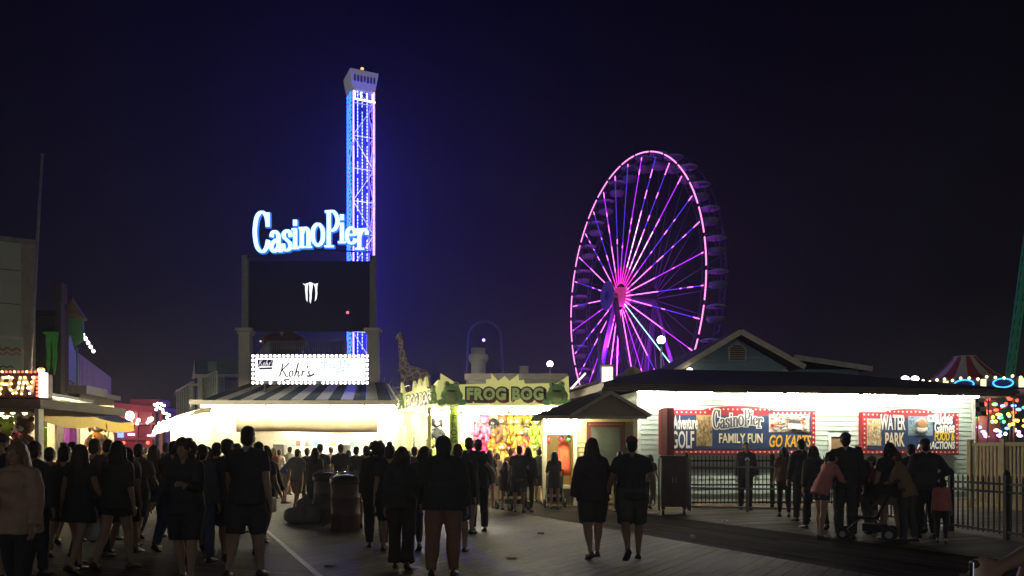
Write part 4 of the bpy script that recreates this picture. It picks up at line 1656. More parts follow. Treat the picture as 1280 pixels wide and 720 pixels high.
# ------------------------------------------------------------------ low lit snack stall between custard stand and game stand
def snack_stall():
    Y = 32.5
    A = P(492, HOR, Y)
    k = Y / FPX
    t = thing('snack_stall', 'narrow lit snack stall with a lion mask between the custard and game stands', 'stall', (A.x, A.y, 0))
    W = 74 * k
    cr_ = mat('snack cream', (.72, .62, .38), .5, vary=.05)
    m = MB()
    m.boxb(0, W, 1.8, 1.9, 0, 3.4)
    m.boxb(0, W, .0, .12, 2.62, 3.36)
    m.boxb(0, .12, .12, 1.8, 0, 3.4)
    m.build('wall', cr_, t)
    m = MB()
    m.boxb(-.1, W, -.05, 1.95, 3.4, 3.5)
    m.build('roof', roof_m, t)
    m = MB()
    m.boxb(.12, W, .05, .6, 0, 1.0)
    m.build('counter', mat('snack counter', (.45, .36, .2), .5), t)
    m = MB()
    m.boxb(20 * k, 27 * k, -.06, .1, 0, 2.6)
    p = m.build('post', mat('snack post', (.34, .36, .26), .6), t)
    m = MB()
    for i in range(7):
        m.ell((23.5 * k, -.09, 2.45 - i * .26), (.055, .03, .055), 0, 8, 5)
    m.build('disc', white, p)
    for (a, b, z0, z1, c) in ((3, 19, 1.5, 2.45, 'gold'), (29, 38, 1.3, 2.3, 'amber'), (42, 52, 1.3, 2.4, 'pale')):
        m = MB()
        m.boxb(a * k, b * k, 1.7, 1.78, z0, z1)
        pn = m.build('picture_panel', mat('panel ' + c, {'gold': (.66, .50, .22), 'amber': (.6, .42, .12), 'pale': (.66, .64, .5)}[c], .5, vary=.3, scale=3), t)
        m = MB()
        m.ell(((a + b) / 2 * k, 1.69, (z0 + z1) / 2 - .1), (.22, .02, .16), 0)
        m.ell(((a + b) / 2 * k + .1, 1.685, (z0 + z1) / 2 + .15), (.12, .02, .1), 1)
        m.build('print', [mat('snack brown', (.32, .14, .04), .6), mat('snack red', (.5, .1, .05), .6)], pn)
    L_ = thing('lion_mask', 'brown round lion head mask on the cream fascia of the snack stall', 'mask', (A.x + 7 * k, A.y - .06, P(0, 530, Y).z))
    m = MB()
    for i in range(14):
        a = i * 2 * PI / 14
        m.ell((.15 * math.cos(a), 0, .17 * math.sin(a)), (.065, .05, .065), 0, 7, 5)
    m.build('mane', mat('lion mane', (.18, .075, .03), .9, bump=.4), L_)
    m = MB()
    m.ell((0, -.04, 0), (.14, .1, .15))
    m.ell((0, -.13, -.06), (.06, .05, .05))
    m.build('face', mat('lion face', (.40, .22, .11), .8), L_)
    m = MB()
    for sx in (-1, 1): m.ell((sx * .055, -.13, .04), .02, 0, 6, 4)
    m.ell((0, -.18, -.04), .022, 0, 6, 4)
    m.build('eyes', black, L_)
    tubes('tube_light', 'fluorescent batten inside the narrow snack stall', .2, W - .1, .5, 3.2, (A.x, A.y, 0), 0, 2, m=tube_m, group='battens inside the narrow snack stall')
    tubes('tube_light', 'fluorescent batten over the snack stall fascia', .2, W - .1, -.5, 3.46, (A.x, A.y, 0), 0, 1, group=None)
    # dark flat parasol-like table top over heads
    # roof rail
    a, b = P(482, 487, 36), P(512, 484, 34)
    d = b - a
    t = thing('roof_rail', 'thin pale tube rail on the roof between the column and the giraffe', 'railing', (a.x, a.y, 0), math.atan2(d.y, d.x))
    L = math.hypot(d.x, d.y)
    m = MB()
    for z in (3.9, 4.35): m.cyl((0, 0, z), (L, 0, z), .025, n=6)
    for i in range(4): m.cyl((L * i / 3, 0, 3.4), (L * i / 3, 0, 4.35), .025, n=6)
    m.build('tubes', mat('pale tube', (.5, .5, .48), .5), t)


snack_stall()


# ------------------------------------------------------------------ buildings behind the game stand
def back_buildings():
    Y = 36
    a, b = P(583, HOR, Y), P(707, HOR, Y)
    t = thing('flat_building', 'low flat roofed grey building behind the jagged yellow sign', 'building', (a.x, a.y, 0))
    W = b.x - a.x
    zt = P(0, 467, Y).z
    m = MB()
    m.boxb(0, W, 0, 5, 0, zt - .25)
    m.build('wall', mat('block wall', (.30, .29, .27), .7, vary=.12), t)
    m = MB()
    m.boxb(-.08, W + .08, -.08, 5.08, zt - .25, zt)
    m.build('parapet', mat('parapet', (.40, .38, .34), .7), t)
    m = MB()
    m.boxb(3.0, 3.1, -.03, 0, 0, zt - .25)
    m.boxb(2.4, 2.8, .5, 1.2, zt, zt + .4)
    m.build('roof_box', grey, t)
    # turbine ventilator / stack
    p = P(598, HOR, 40)
    z0 = P(0, 468, 40).z
    t = thing('roof_ventilator', 'bulbous metal roof ventilator above the flat grey building', 'ventilator', (p.x, p.y, 0))
    m = MB()
    s = 40 / FPX
    m.lathe([(.30, 3.5), (.36, z0 + .1), (.36, z0 + .55), (.44, z0 + .6)], n=16)
    m.build('stack', mat('vent metal', (.62, .62, .58), .6, .1, vary=.15), t)
    m = MB()
    m.lathe([(.3, z0 + .6), (.48, z0 + .68), (.5, z0 + .86), (.46, z0 + .98), (.34, z0 + 1.0), (.36, z0 + 1.3), (.1, z0 + 1.33)], n=18)
    m.build('cowl', mat('vent metal', (0, 0, 0)), t)
    # tower house of the loop ride: dark arch of track
    p = P(606, HOR, 75)
    t = thing('coaster_loop', 'dark coaster loop with a small violet lamp behind the metal ventilator', 'roller coaster', (p.x, p.y, 0))
    zb, zt = P(0, 470, 75).z, P(0, 402, 75).z
    pts = []
    rx = 1.55
    for i in range(15):
        a = PI * i / 14
        pts.append((-rx * math.cos(a), .0, zt - rx + rx * math.sin(a)))
    pts = [(-1.7, 0, 0), (-1.7, 0, zb)] + pts + [(1.7, .3, zb), (1.9, .5, 0)]
    m = MB()
    tm = mat('loop steel', (.10, .10, .13), .5)
    for d in (-.12, .12):
        m.path([(q[0] * (1 + d * .3), q[1] + d * 3, q[2] + (d if q[2] > zb + 1 else 0)) for q in pts], .06, 6)
    m.build('track', tm, t)
    m = MB()
    for q in pts[1:-1]:
        m.bar((q[0], q[1] - .4, q[2]), (q[0], q[1] + .4, q[2]), .07)
    m.build('sleepers', tm, t)
    m = MB()
    m.boxb(-1.0, -.85, .8, .95, 0, zb + 3)
    m.ell((-.1, 0, P(0, 425.5, 75).z), .1)
    lm = MB()
    lm.ell((-.1, -.2, P(0, 425.5, 75).z), .14)
    lm.build('lamp', glow('violet lamp', (.7, .4, 1), 3), t)
    m.build('support', tm, t)
    # low roofs below the wheel
    Y = 40
    a, b = P(757, HOR, Y), P(845, HOR, Y)
    t = thing('pavilion_building', 'low pale building with a yellow tent top below the big wheel', 'building', (a.x, a.y, 0))
    W = b.x - a.x
    m = MB()
    z1 = P(0, 468, Y).z
    m.boxb(0, W, 0, 4, 0, z1 - .2)
    m.build('wall', mat('pavilion wall', (.34, .29, .22), .7), t)
    m = MB()
    m.slab([(-.2, -.3, z1 - .2), (W + .3, -.3, z1 - .1), (W + .3, 4, z1 + .1), (-.2, 4, z1)], .15)
    m.build('roof', mat('pavilion roof', (.30, .28, .24), .7), t)
    m = MB()
    cx = 38 * Y / FPX
    m.lathe([(1.0, z1 - .05), (.55, z1 + .2), (.12, z1 + .48), (.02, z1 + .52)], (cx, 1, 0), 8, smooth=False)
    m.build('tent_top', mat('tent yellow', (.50, .42, .06), .6), t)
    # lit kiosk window patch
    p = P(759, 470, 38)
    t = thing('lit_kiosk', 'small brightly lit kiosk window below the big wheel', 'kiosk', (p.x, p.y, 0))
    m = MB()
    m.boxb(-.3, .3, 0, .5, 0, p.z + .55)
    m.build('body', cream, t)
    m = MB()
    m.boxb(-.24, .24, -.03, -.002, p.z - .3, p.z + .42)
    w_ = m.build('window', glow('kiosk window', (1, .88, .62), 2.6), t)
    m = MB()
    for x in (-.06, .1): m.boxb(x - .012, x + .012, -.05, -.032, p.z - .3, p.z + .42)
    m.boxb(-.24, .24, -.05, -.032, p.z - .03, p.z)
    m.build('bars', grey, w_)
    t = thing('fairground_stall', 'dim stall strung with tiny warm bulbs between game stand and lit kiosk', 'stall', tuple(P(712, HOR, 39) - Vector((0, 0, CAM_Z))))
    W = 42 * .039
    m = MB()
    m.boxb(0, W, 0, 2, 0, 4.2)
    m.build('wall', mat('dim stall wall', (.12, .10, .09), .7, vary=.3), t)
    m = MB()
    m.slab([(-.3, -.2, 4.6), (W + .1, -.2, 5.1), (W + .1, 2.1, 5.1), (-.3, 2.1, 4.6)], .1)
    m.build('roof', mat('dim stall roof', (.5, .46, .4), .6), t)
    r = random.Random(2)
    bm_ = MB()
    bm_.ell((0, 0, 0), .04, 0, 6, 4)
    pr = bm_.build('bulb', bulb_y, t)
    for i in range(18):
        o = pr if i == 0 else pr.copy()
        if i: col.objects.link(o)
        o.location = (r.uniform(.1, W), -.06, 4.1 - r.uniform(0, .9))
    m = MB()
    m.bar((.05, -.3, 4.6), (.75, -.3, 5.35), .08)
    m.build('fluorescent_strip', glow('strip light', (1, .95, .8), 2.2), t)
    # masts
    p = P(749.5, HOR, 55)
    t = thing('plain_mast', 'plain grey mast standing before the lower rim of the big wheel', 'mast', (p.x, p.y, 0))
    m = MB()
    m.cyl((0, 0, 0), (0, 0, P(0, 419, 55).z), .16, .13, 10)
    m.build('pole', mat('mast steel', (.36, .35, .36), .5), t)
    m = MB()
    m.lathe([(.17, P(0, 419, 55).z), (.17, P(0, 417, 55).z), (.03, P(0, 416, 55).z)], n=10)
    m.build('cap', grey, t)


back_buildings()


def globe_lamp(px, py, Y, label, r):
    p = P(px, py, Y)
    t = thing('globe_lamp', label, 'street lamp', (p.x, p.y, 0))
    m = MB()
    m.cyl((0, 0, 0), (0, 0, p.z - r * .9), .075, .05, 10)
    m.lathe([(.16, 0), (.16, .3), (.08, .4)], n=10)
    m.build('pole', mat('lamp post grey', (.40, .42, .42), .5), t)
    m = MB()
    m.lathe([(.05, p.z - r - .12), (.11, p.z - r - .04), (.12, p.z - r * .8)], n=12)
    m.build('fitter', grey, t)
    m = MB()
    m.ell((0, 0, p.z), r, 0, 16, 12)
    m.build('globe', glow('lamp globe', (1, .98, .92), 16, True), t)


globe_lamp(687.5, 455, 46, 'smaller white globe lamp above the end of the yellow game stand', .17)
globe_lamp(826.5, 425, 42, 'larger white globe lamp on a pole in front of the big wheel', .21)


# ------------------------------------------------------------------ giraffe statue
def giraffe():
    p = P(520, HOR, 47)
    t = thing('giraffe_statue', 'tall brown patched giraffe statue standing between custard and game stands', 'statue', (p.x, p.y, 0), 0)
    m = bpy.data.materials.new('giraffe hide')
    m.use_nodes = True
    nt = m.node_tree
    b = nt.nodes['Principled BSDF']
    tc = nt.nodes.new('ShaderNodeTexCoord')
    vo = nt.nodes.new('ShaderNodeTexVoronoi')
    vo.feature = 'DISTANCE_TO_EDGE'
    vo.inputs['Scale'].default_value = 3.1
    nt.links.new(tc.outputs['Object'], vo.inputs['Vector'])
    rp = nt.nodes.new('ShaderNodeValToRGB')
    rp.color_ramp.elements[0].position = .07
    rp.color_ramp.elements[0].color = (.85, .78, .58, 1)
    rp.color_ramp.elements[1].position = .11
    rp.color_ramp.elements[1].color = (.52, .32, .15, 1)
    nt.links.new(vo.outputs['Distance'], rp.inputs[0])
    nt.links.new(rp.outputs[0], b.inputs['Base Color'])
    b.inputs['Roughness'].default_value = .6
    s = 47 / FPX
    X = lambda px: (px - 520) * s
    Z = lambda py: CAM_Z + (HOR - py) / FPX * 47
    g = MB()
    # trunk: deep chest, sloping back
    g.path([(X(503), 0, Z(462)), (X(509), 0, Z(466)), (X(518), 0, Z(468)), (X(530), 0, Z(471)), (X(537), 0, Z(474))], [.30, .46, .46, .42, .25], 12)
    # neck
    g.path([(X(506), 0, Z(464)), (X(504), 0, Z(452)), (X(502), 0, Z(438)), (X(500.5), 0, Z(424)), (X(500), 0, Z(419))], [.42, .27, .2, .16, .15], 10)
    # head
    g.path([(X(501.5), 0, Z(419)), (X(499), 0, Z(419.5)), (X(496), -.1, Z(422.5)), (X(494.8), -.12, Z(424))], [.15, .16, .1, .085], 10)
    for sy in (-1, 1):
        g.path([(X(500), sy * .07, Z(417)), (X(500.2), sy * .09, Z(414.6))], [.035, .03], 6)
        g.ell((X(500.2), sy * .09, Z(414.4)), .045, 0, 6, 4)
        g.ell((X(501.6), sy * .2, Z(417.4)), (.05, .13, .07), 0, 8, 5)
    for sy in (-1, 1):
        for (x, hz) in ((506, 468), (533, 474)):
            back = x > 520
            q = [(X(x), sy * .2, Z(hz)), (X(x) + (.12 if back else 0), sy * .22, 2.3), (X(x) + (.22 if back else .0), sy * .22, 1.75), (X(x) + (.1 if back else .02), sy * .22, .35), (X(x) + .05, sy * .22, .0)]
            g.path(q, [.25, .17, .12, .09, .12], 8)
    bd = g.build('body', m, t)
    rm = bd.modifiers.new('skin', 'REMESH')
    rm.mode = 'VOXEL'
    rm.voxel_size = .045
    sm = bd.modifiers.new('soft', 'SMOOTH')
    sm.iterations = 4
    rm.use_smooth_shade = True
    g = MB()
    g.path([(X(538), 0, Z(473)), (X(540), 0, Z(482)), (X(539.5), 0, Z(492))], [.06, .035, .06], 6)
    g.build('tail', mat('giraffe tail', (.10, .05, .02), .8), t)
    g = MB()
    g.path([(X(502.6), 0, Z(417)), (X(504.6), 0, Z(430)), (X(507.5), 0, Z(446)), (X(510.5), 0, Z(460))], [.04, .05, .06, .03], 5)
    g.build('mane', mat('giraffe mane', (.22, .10, .04), .9), t)
    g = MB()
    for sy in (-1, 1): g.ell((X(498.6), sy * .13, Z(418.5)), .035, 0, 6, 4)
    g.build('eye', black, t)


giraffe()

# ================================================================== drop tower
def drop_tower():
    Y = 82.
    s = Y / FPX
    p = P(451, HOR, Y)
    rz = R(25)
    t = thing('drop_tower', 'tall square lattice drop tower lit blue with pink edges and a grey cap', 'ride tower', (p.x, p.y, 0), rz)
    Z = lambda py: CAM_Z + (HOR - py) / FPX * Y
    zt = Z(119)
    h = 1.08
    pale = mat('tower pale', (.62, .60, .66), .5, vary=.05)
    m = MB()
    for sx in (-1, 1):
        for sy in (-1, 1):
            m.boxb(sx * h - .11, sx * h + .11, sy * h - .11, sy * h + .11, 0, zt)
    m.build('corner_column', pale, t)
    m = MB()
    z = .5
    fl = 1
    while z < zt - .5:
        for sy in (-1, 1):
            m.bar((-h, sy * h, z), (h, sy * h, z), .06)
            m.bar((-h * fl, sy * h, z), (h * fl, sy * h, min(zt, z + 3.3)), .06)
        for sx in (-1, 1):
            m.bar((sx * h, -h, z), (sx * h, h, z), .08)
            m.bar((sx * h, -h * fl, z), (sx * h, h * fl, min(zt, z + 3.3)), .08)
        z += 3.3
        fl = -fl
    m.build('lattice', mat('tower lattice', (.6, .58, .7), .5, vary=0, emit=(.55, .45, .95), es=.3), t)
    # inner guide column; the blue light on it is emission in its material
    m = MB()
    m.boxb(-.55, .55, -.55, .55, 0, zt)
    m.build('guide_column', mat('guide blue', (.01, .01, .06), .6, vary=.1, emit=(.0, .0, .75), es=.25), t)
    # LED strips: rows of dashes
    def strip_(x, y, c, es, nm, dz=.34, ln=.22, w=.07, seed=0):
        m = MB()
        r = random.Random(seed)
        z = .4
        while z < zt - .3:
            if r.random() < .95: m.boxb(x - w / 2, x + w / 2, y - w / 2, y + w / 2, z, z + ln)
            z += dz
        m.build('led_strip', glow(nm, c, es), t)
    strip_(-.62, -h - .08, (.35, .55, 1), 3.2, 'tower led white blue', seed=1)
    strip_(-.15, -h - .08, (.3, .45, 1), 2.6, 'tower led blue', seed=2)
    strip_(.35, -h - .08, (.35, .5, 1), 2.8, 'tower led blue b', seed=3)
    strip_(.85, -h - .08, (.12, .18, 1), 2.2, 'tower led deep', seed=4)
    strip_(-h + .02, -h - .15, (.75, .6, 1), 2.0, 'tower led lavender', .4, .36, .1, seed=15)
    strip_(h - .05, -h - .15, (1, .3, .65), 3.0, 'tower led pink', .45, .36, .12, seed=5)
    strip_(h + .15, -h + .5, (1, .45, .6), 1.8, 'tower led pink side', .45, .36, .1, seed=6)
    for i, yy in enumerate((-h + .35, -.3, .45, h - .3)):
        strip_(-h - .14, yy, (.02, .20, 1), 2.6, 'tower led cyan', .42, .24, .11, seed=7 + i)
    m = MB()
    m.boxb(-h - .02, h + .1, -h - .2, -h - .13, zt - 1.1, zt - .95)
    for x in (-.9, -.3, .3, .9): m.boxb(x - .06, x + .06, -h - .2, -h - .13, zt - .9, zt - .25)
    m.build('crown_light', glow('tower crown', (.85, .8, 1), 3.0), t)
    # cap
    z0, z1 = Z(119), Z(96)
    m = MB()
    a, b = 1.18, 1.44
    vs = [(-a, -a, z0), (a, -a, z0), (a, a, z0), (-a, a, z0), (-b, -b, z1 - .25), (b, -b, z1 - .25), (b, b, z1 - .25), (-b, b, z1 - .25), (-b, -b, z1), (b, -b, z1), (b, b, z1), (-b, b, z1)]
    fs = [(0, 3, 2, 1), (8, 9, 10, 11)]
    for i in range(4):
        j = (i + 1) % 4
        fs += [(i, j, 4 + j, 4 + i), (4 + i, 4 + j, 8 + j, 8 + i)]
    m.add(vs, fs)
    c = m.build('cap', mat('tower cap', (.30, .29, .27), .5, .2, vary=.15, scale=2, emit=(.62, .6, .58), es=.16), t)  # cap brightened by faint emission in its material
    m = MB()
    r = random.Random(9)
    for i in range(7):
        x = -1.05 + i * .33
        m.boxb(x, x + .2, -b - .02 + .0, -b + .1, z1 - 1.15 + r.uniform(-.05, .05), z1 - .55)
    m.build('cap_panel', mat('cap panel', (.20, .18, .20), .5), c)
    m = MB()
    m.boxb(-.3, .3, -.3, .3, z1, z1 + .25)
    m.cyl((.15, 0, z1 + .25), (.15, 0, z1 + .75), .06, n=8)
    m.build('beacon_mast', pale, t)
    m = MB()
    m.ell((.15, 0, z1 + .86), (.17, .17, .12))
    m.build('beacon', glow('tower beacon', (1, .22, .08), 4), t)
    m = MB()
    m.boxb(-2, 2, -2, 2, 0, .8)
    m.build('base', grey, t)
    # added blue point lights that make a halo in the haze around the tower
    for i, (zz, e_) in enumerate(((7, 1000), (11, 1400), (15, 1800), (19, 1900), (23, 2000), (27, 2100), (31, 2000), (34, 900))):
        ld = bpy.data.lights.new('tower_halo_light', 'POINT')
        ld.color = (.05, .04, 1)
        ld.energy = e_ * TOWER_W
        ld.shadow_soft_size = .25
        lo = bpy.data.objects.new('tower_halo_light', ld)
        col.objects.link(lo)
        lo.parent = t
        lo.location = (0, -2.4, zz)


TOWER_W = 1.7
drop_tower()


# ================================================================== big wheel
def wheel():
    Y = 103.
    c = P(786, 372, Y)
    Rw = .172 * Y
    t = thing('ferris_wheel', 'big observation wheel with purple lit spokes and pink rim', 'ferris wheel', (c.x, c.y, 0))
    # local frame: x' along the wheel plane (towards camera side on the right), axle n points to the camera and left
    tx = Vector((.062, -.170, 0)).normalized()
    n = Vector((-tx.y, tx.x, 0)) * -1          # (-.94,-.34)
    n = Vector((tx.y, -tx.x, 0))
    if n.y > 0: n = -n
    rz = math.atan2(tx.y, tx.x)
    t.rotation_euler = (0, 0, rz)
    # in local coords: wheel in x-z, axle along y; front (towards camera) is at side sgn*y
    loc_n = Matrix.Rotation(-rz, 3, 'Z') @ n
    F = loc_n.y            # +1 or -1
    zc = c.z
    N = 30
    wdt = 2.4
    steel = mat('wheel steel', (.09, .085, .10), .5, .3, vary=.05)
    Q = lambda a, r, y: Vector((r * math.cos(a), F * y, zc + r * math.sin(a)))
    # rims
    for nm, y in (('rim', 0.), ('rear_rim', -wdt)):
        m = MB()
        for rr, th in ((Rw, .11), (Rw - 1.0, .07)):
            m.path([Q(2 * PI * i / 120, rr, y) for i in range(120)], th, 6, closed=True)
        for i in range(60):
            a = 2 * PI * i / 60
            m.bar(Q(a, Rw - 1.0, y), Q(a + (PI / 60), Rw, y), .06)
            m.bar(Q(a + PI / 30, Rw - 1.0, y), Q(a + (PI / 60), Rw, y), .06)
        m.build(nm, steel, t)
    # the rim's lamps: one lit arc per bay
    m = MB()
    for i in range(N):
        a0 = 2 * PI * i / N + .014
        a1 = 2 * PI * (i + 1) / N - .014
        m = MB()
        k = 10
        for j in range(k):
            b0 = a0 + (a1 - a0) * j / k
            b1 = a0 + (a1 - a0) * (j + .93) / k
            m.path([Q(b0, Rw, .16), Q((b0 + b1) / 2, Rw + .006, .16), Q(b1, Rw, .16)], .085, 5)
        m.build('rim_light', glow('rim pink', (1, .28, .62), 1.9), t)
    # spokes
    r = random.Random(21)
    pk = glow('spoke pink', (1, .20, .82), 2.3)
    wh = glow('spoke white', (1, .52, .95), 2.6)
    bl = glow('spoke blue', (.12, .05, .95), .8)
    vi = glow('spoke violet', (.52, .03, 1), 1.5)
    gn = glow('spoke green', (.45, 1, .88), 1.8)
    mg = glow('spoke magenta', (1, .04, .55), 1.5)
    for i in range(N):
        a = 2 * PI * (i + .5) / N
        m = MB()
        r0, r1 = 1.7, Rw - .55
        green = abs(math.degrees(a) - 318) < 4
        up = math.degrees(a)
        inner = r.uniform(.36, .66)
        bright = 1 if r.random() < .75 else 0
        k = 44
        run = 0
        state = 0
        for j in range(k):
            f0, f1 = j / k, (j + 1) / k
            fm = (f0 + f1) / 2
            if green: mi = 4
            elif fm < .14: mi = 5 if (20 < up < 160 or r.random() < .4) else 0
            elif fm < inner and bright: mi = 1 if (40 < up < 80 and r.random() < .6) else 0
            else:
                if run <= 0:
                    state = 0 if r.random() < .30 else 1
                    run = r.randint(1, 2) if state == 0 else r.randint(2, 5)
                    if fm > .93: state = 0
                run -= 1
                mi = 0 if state == 0 else (3 if (i % 3 == 0 or fm < .35) else 2)
            w_ = .066 if mi in (0, 1, 4, 5) else .05
            A_, B_ = Q(a, r0 + (r1 - r0) * f0, 1.15 * (1 - f0) + .12), Q(a, r0 + (r1 - r0) * f1, 1.15 * (1 - f1) + .12)
            m.cyl(A_, B_, w_, n=5, mi=mi)
        m.build('spoke', [pk, wh, bl, vi, gn, mg], t)
    m = MB()
    for i in range(N):
        a = 2 * PI * (i + .5) / N
        m.cyl(Q(a, 1.5, -wdt - .9), Q(a, Rw, -wdt), .05, n=4)
        m.cyl(Q(a, Rw - .5, 0), Q(a, Rw - .5, -wdt), .05, n=4)
    m.build('rear_spokes', mat('rear spoke', (.10, .08, .14), .5, .3, vary=0), t)
    # hub
    M_ = lambda y0, y1, ra, rb, mb: mb.path([Q(0, 0, y0), Q(0, 0, y1)], [ra, rb], 24, smooth=False)
    m = MB()
    M_(.4, 1.55, 1.25, 1.25, m)
    M_(1.55, 1.75, 1.25, .95, m)
    m.build('hub', mat('hub pink', (.30, .06, .16), .5, emit=(.8, .05, .33), es=.5), t)
    m = MB()
    M_(3.0, 3.16, 1.85, 1.85, m)
    M_(1.75, 3.0, .45, .45, m)
    m_ax = MB()
    M_(-wdt - 1.2, .4, .7, .7, m_ax)
    m_ax.build('axle', mat('axle dark', (.06, .05, .08), .5), t)
    d = m.build('hub_disc', mat('hub disc', (.42, .26, .30), .5, vary=.2, scale=1.2), t)
    m = MB()
    m.path([Q(0, 0, 3.16), Q(0, 0, 3.2)], [.55, .55], 16, smooth=False)
    m.build('disc_emblem', mat('disc emblem', (.12, .09, .15), .5), d)
    # gondolas hang between the rims
    gm = [mat('gondola shell', (.20, .19, .19), .5, vary=.05), mat('gondola roof', (.55, .52, .52), .5, vary=.05)]
    b = MB()
    b.lathe([(.3, -2.15), (.85, -2.05), (1.0, -1.75), (1.02, -1.55), (.96, -1.55), (.9, -1.75)], n=12)
    cv = MB()
    cv.lathe([(1.15, -.42), (1.18, -.36), (.7, -.18), (.1, -.08)], n=12)
    fr = MB()
    fr.cyl((0, 0, -2.0), (0, 0, -.1), .06, n=6)
    for q in range(4):
        q *= PI / 2
        fr.cyl((.93 * math.cos(q), .93 * math.sin(q), -1.6), (.93 * math.cos(q), .93 * math.sin(q), -.4), .03, n=4)
    fr.cyl((0, -1.1, 0), (0, 1.1, 0), .06, n=6)
    proto = None
    for i in range(N):
        a = 2 * PI * i / N
        q = Q(a, Rw + .15, -wdt / 2)
        if proto is None:
            g = fr.build('gondola', steel, t)
            cv.build('canopy', gm[1], g)
            b.build('tub', gm[0], g)
            proto = g
        else:
            g = dup(proto, t)
        g.location = q
        g.rotation_euler = (0, 0, r.uniform(-.1, .1))
    # legs
    m = MB()
    for y in (2.0, -wdt - 1.6):
        for sx in (-1, 1):
            m.bar(Q(0, 0, y) + Vector((0, 0, 0)), Vector((sx * 8.5, F * (y + (1.2 if y > 0 else -1.2)), 0)), .55)
    m.build('support_leg', mat('wheel leg', (.05, .045, .06), .5), t)
    for i, (y, cl, e_) in enumerate(((2.2, (.9, .06, .8), 2400), (-1.2, (.40, .03, 1), 3600))):
        ld = bpy.data.lights.new('hub_halo_light', 'POINT')  # added point lights for the pink and violet glow around the hub
        ld.color = cl
        ld.energy = e_ * WHEEL_W
        ld.shadow_soft_size = .5
        lo = bpy.data.objects.new('hub_halo_light', ld)
        col.objects.link(lo)
        lo.parent = t
        lo.location = Q(0, 0, y)
    # added violet point light for the glow among the lower spokes
    ld = bpy.data.lights.new('spoke_glow_light', 'POINT')
    ld.color = (.45, .03, 1)
    ld.energy = 4200 * WHEEL_W
    ld.shadow_soft_size = .5
    lo = bpy.data.objects.new('spoke_glow_light', ld)
    col.objects.link(lo)
    lo.parent = t
    lo.location = Q(-PI / 2, 7, .9)


WHEEL_W = 1.9
wheel()


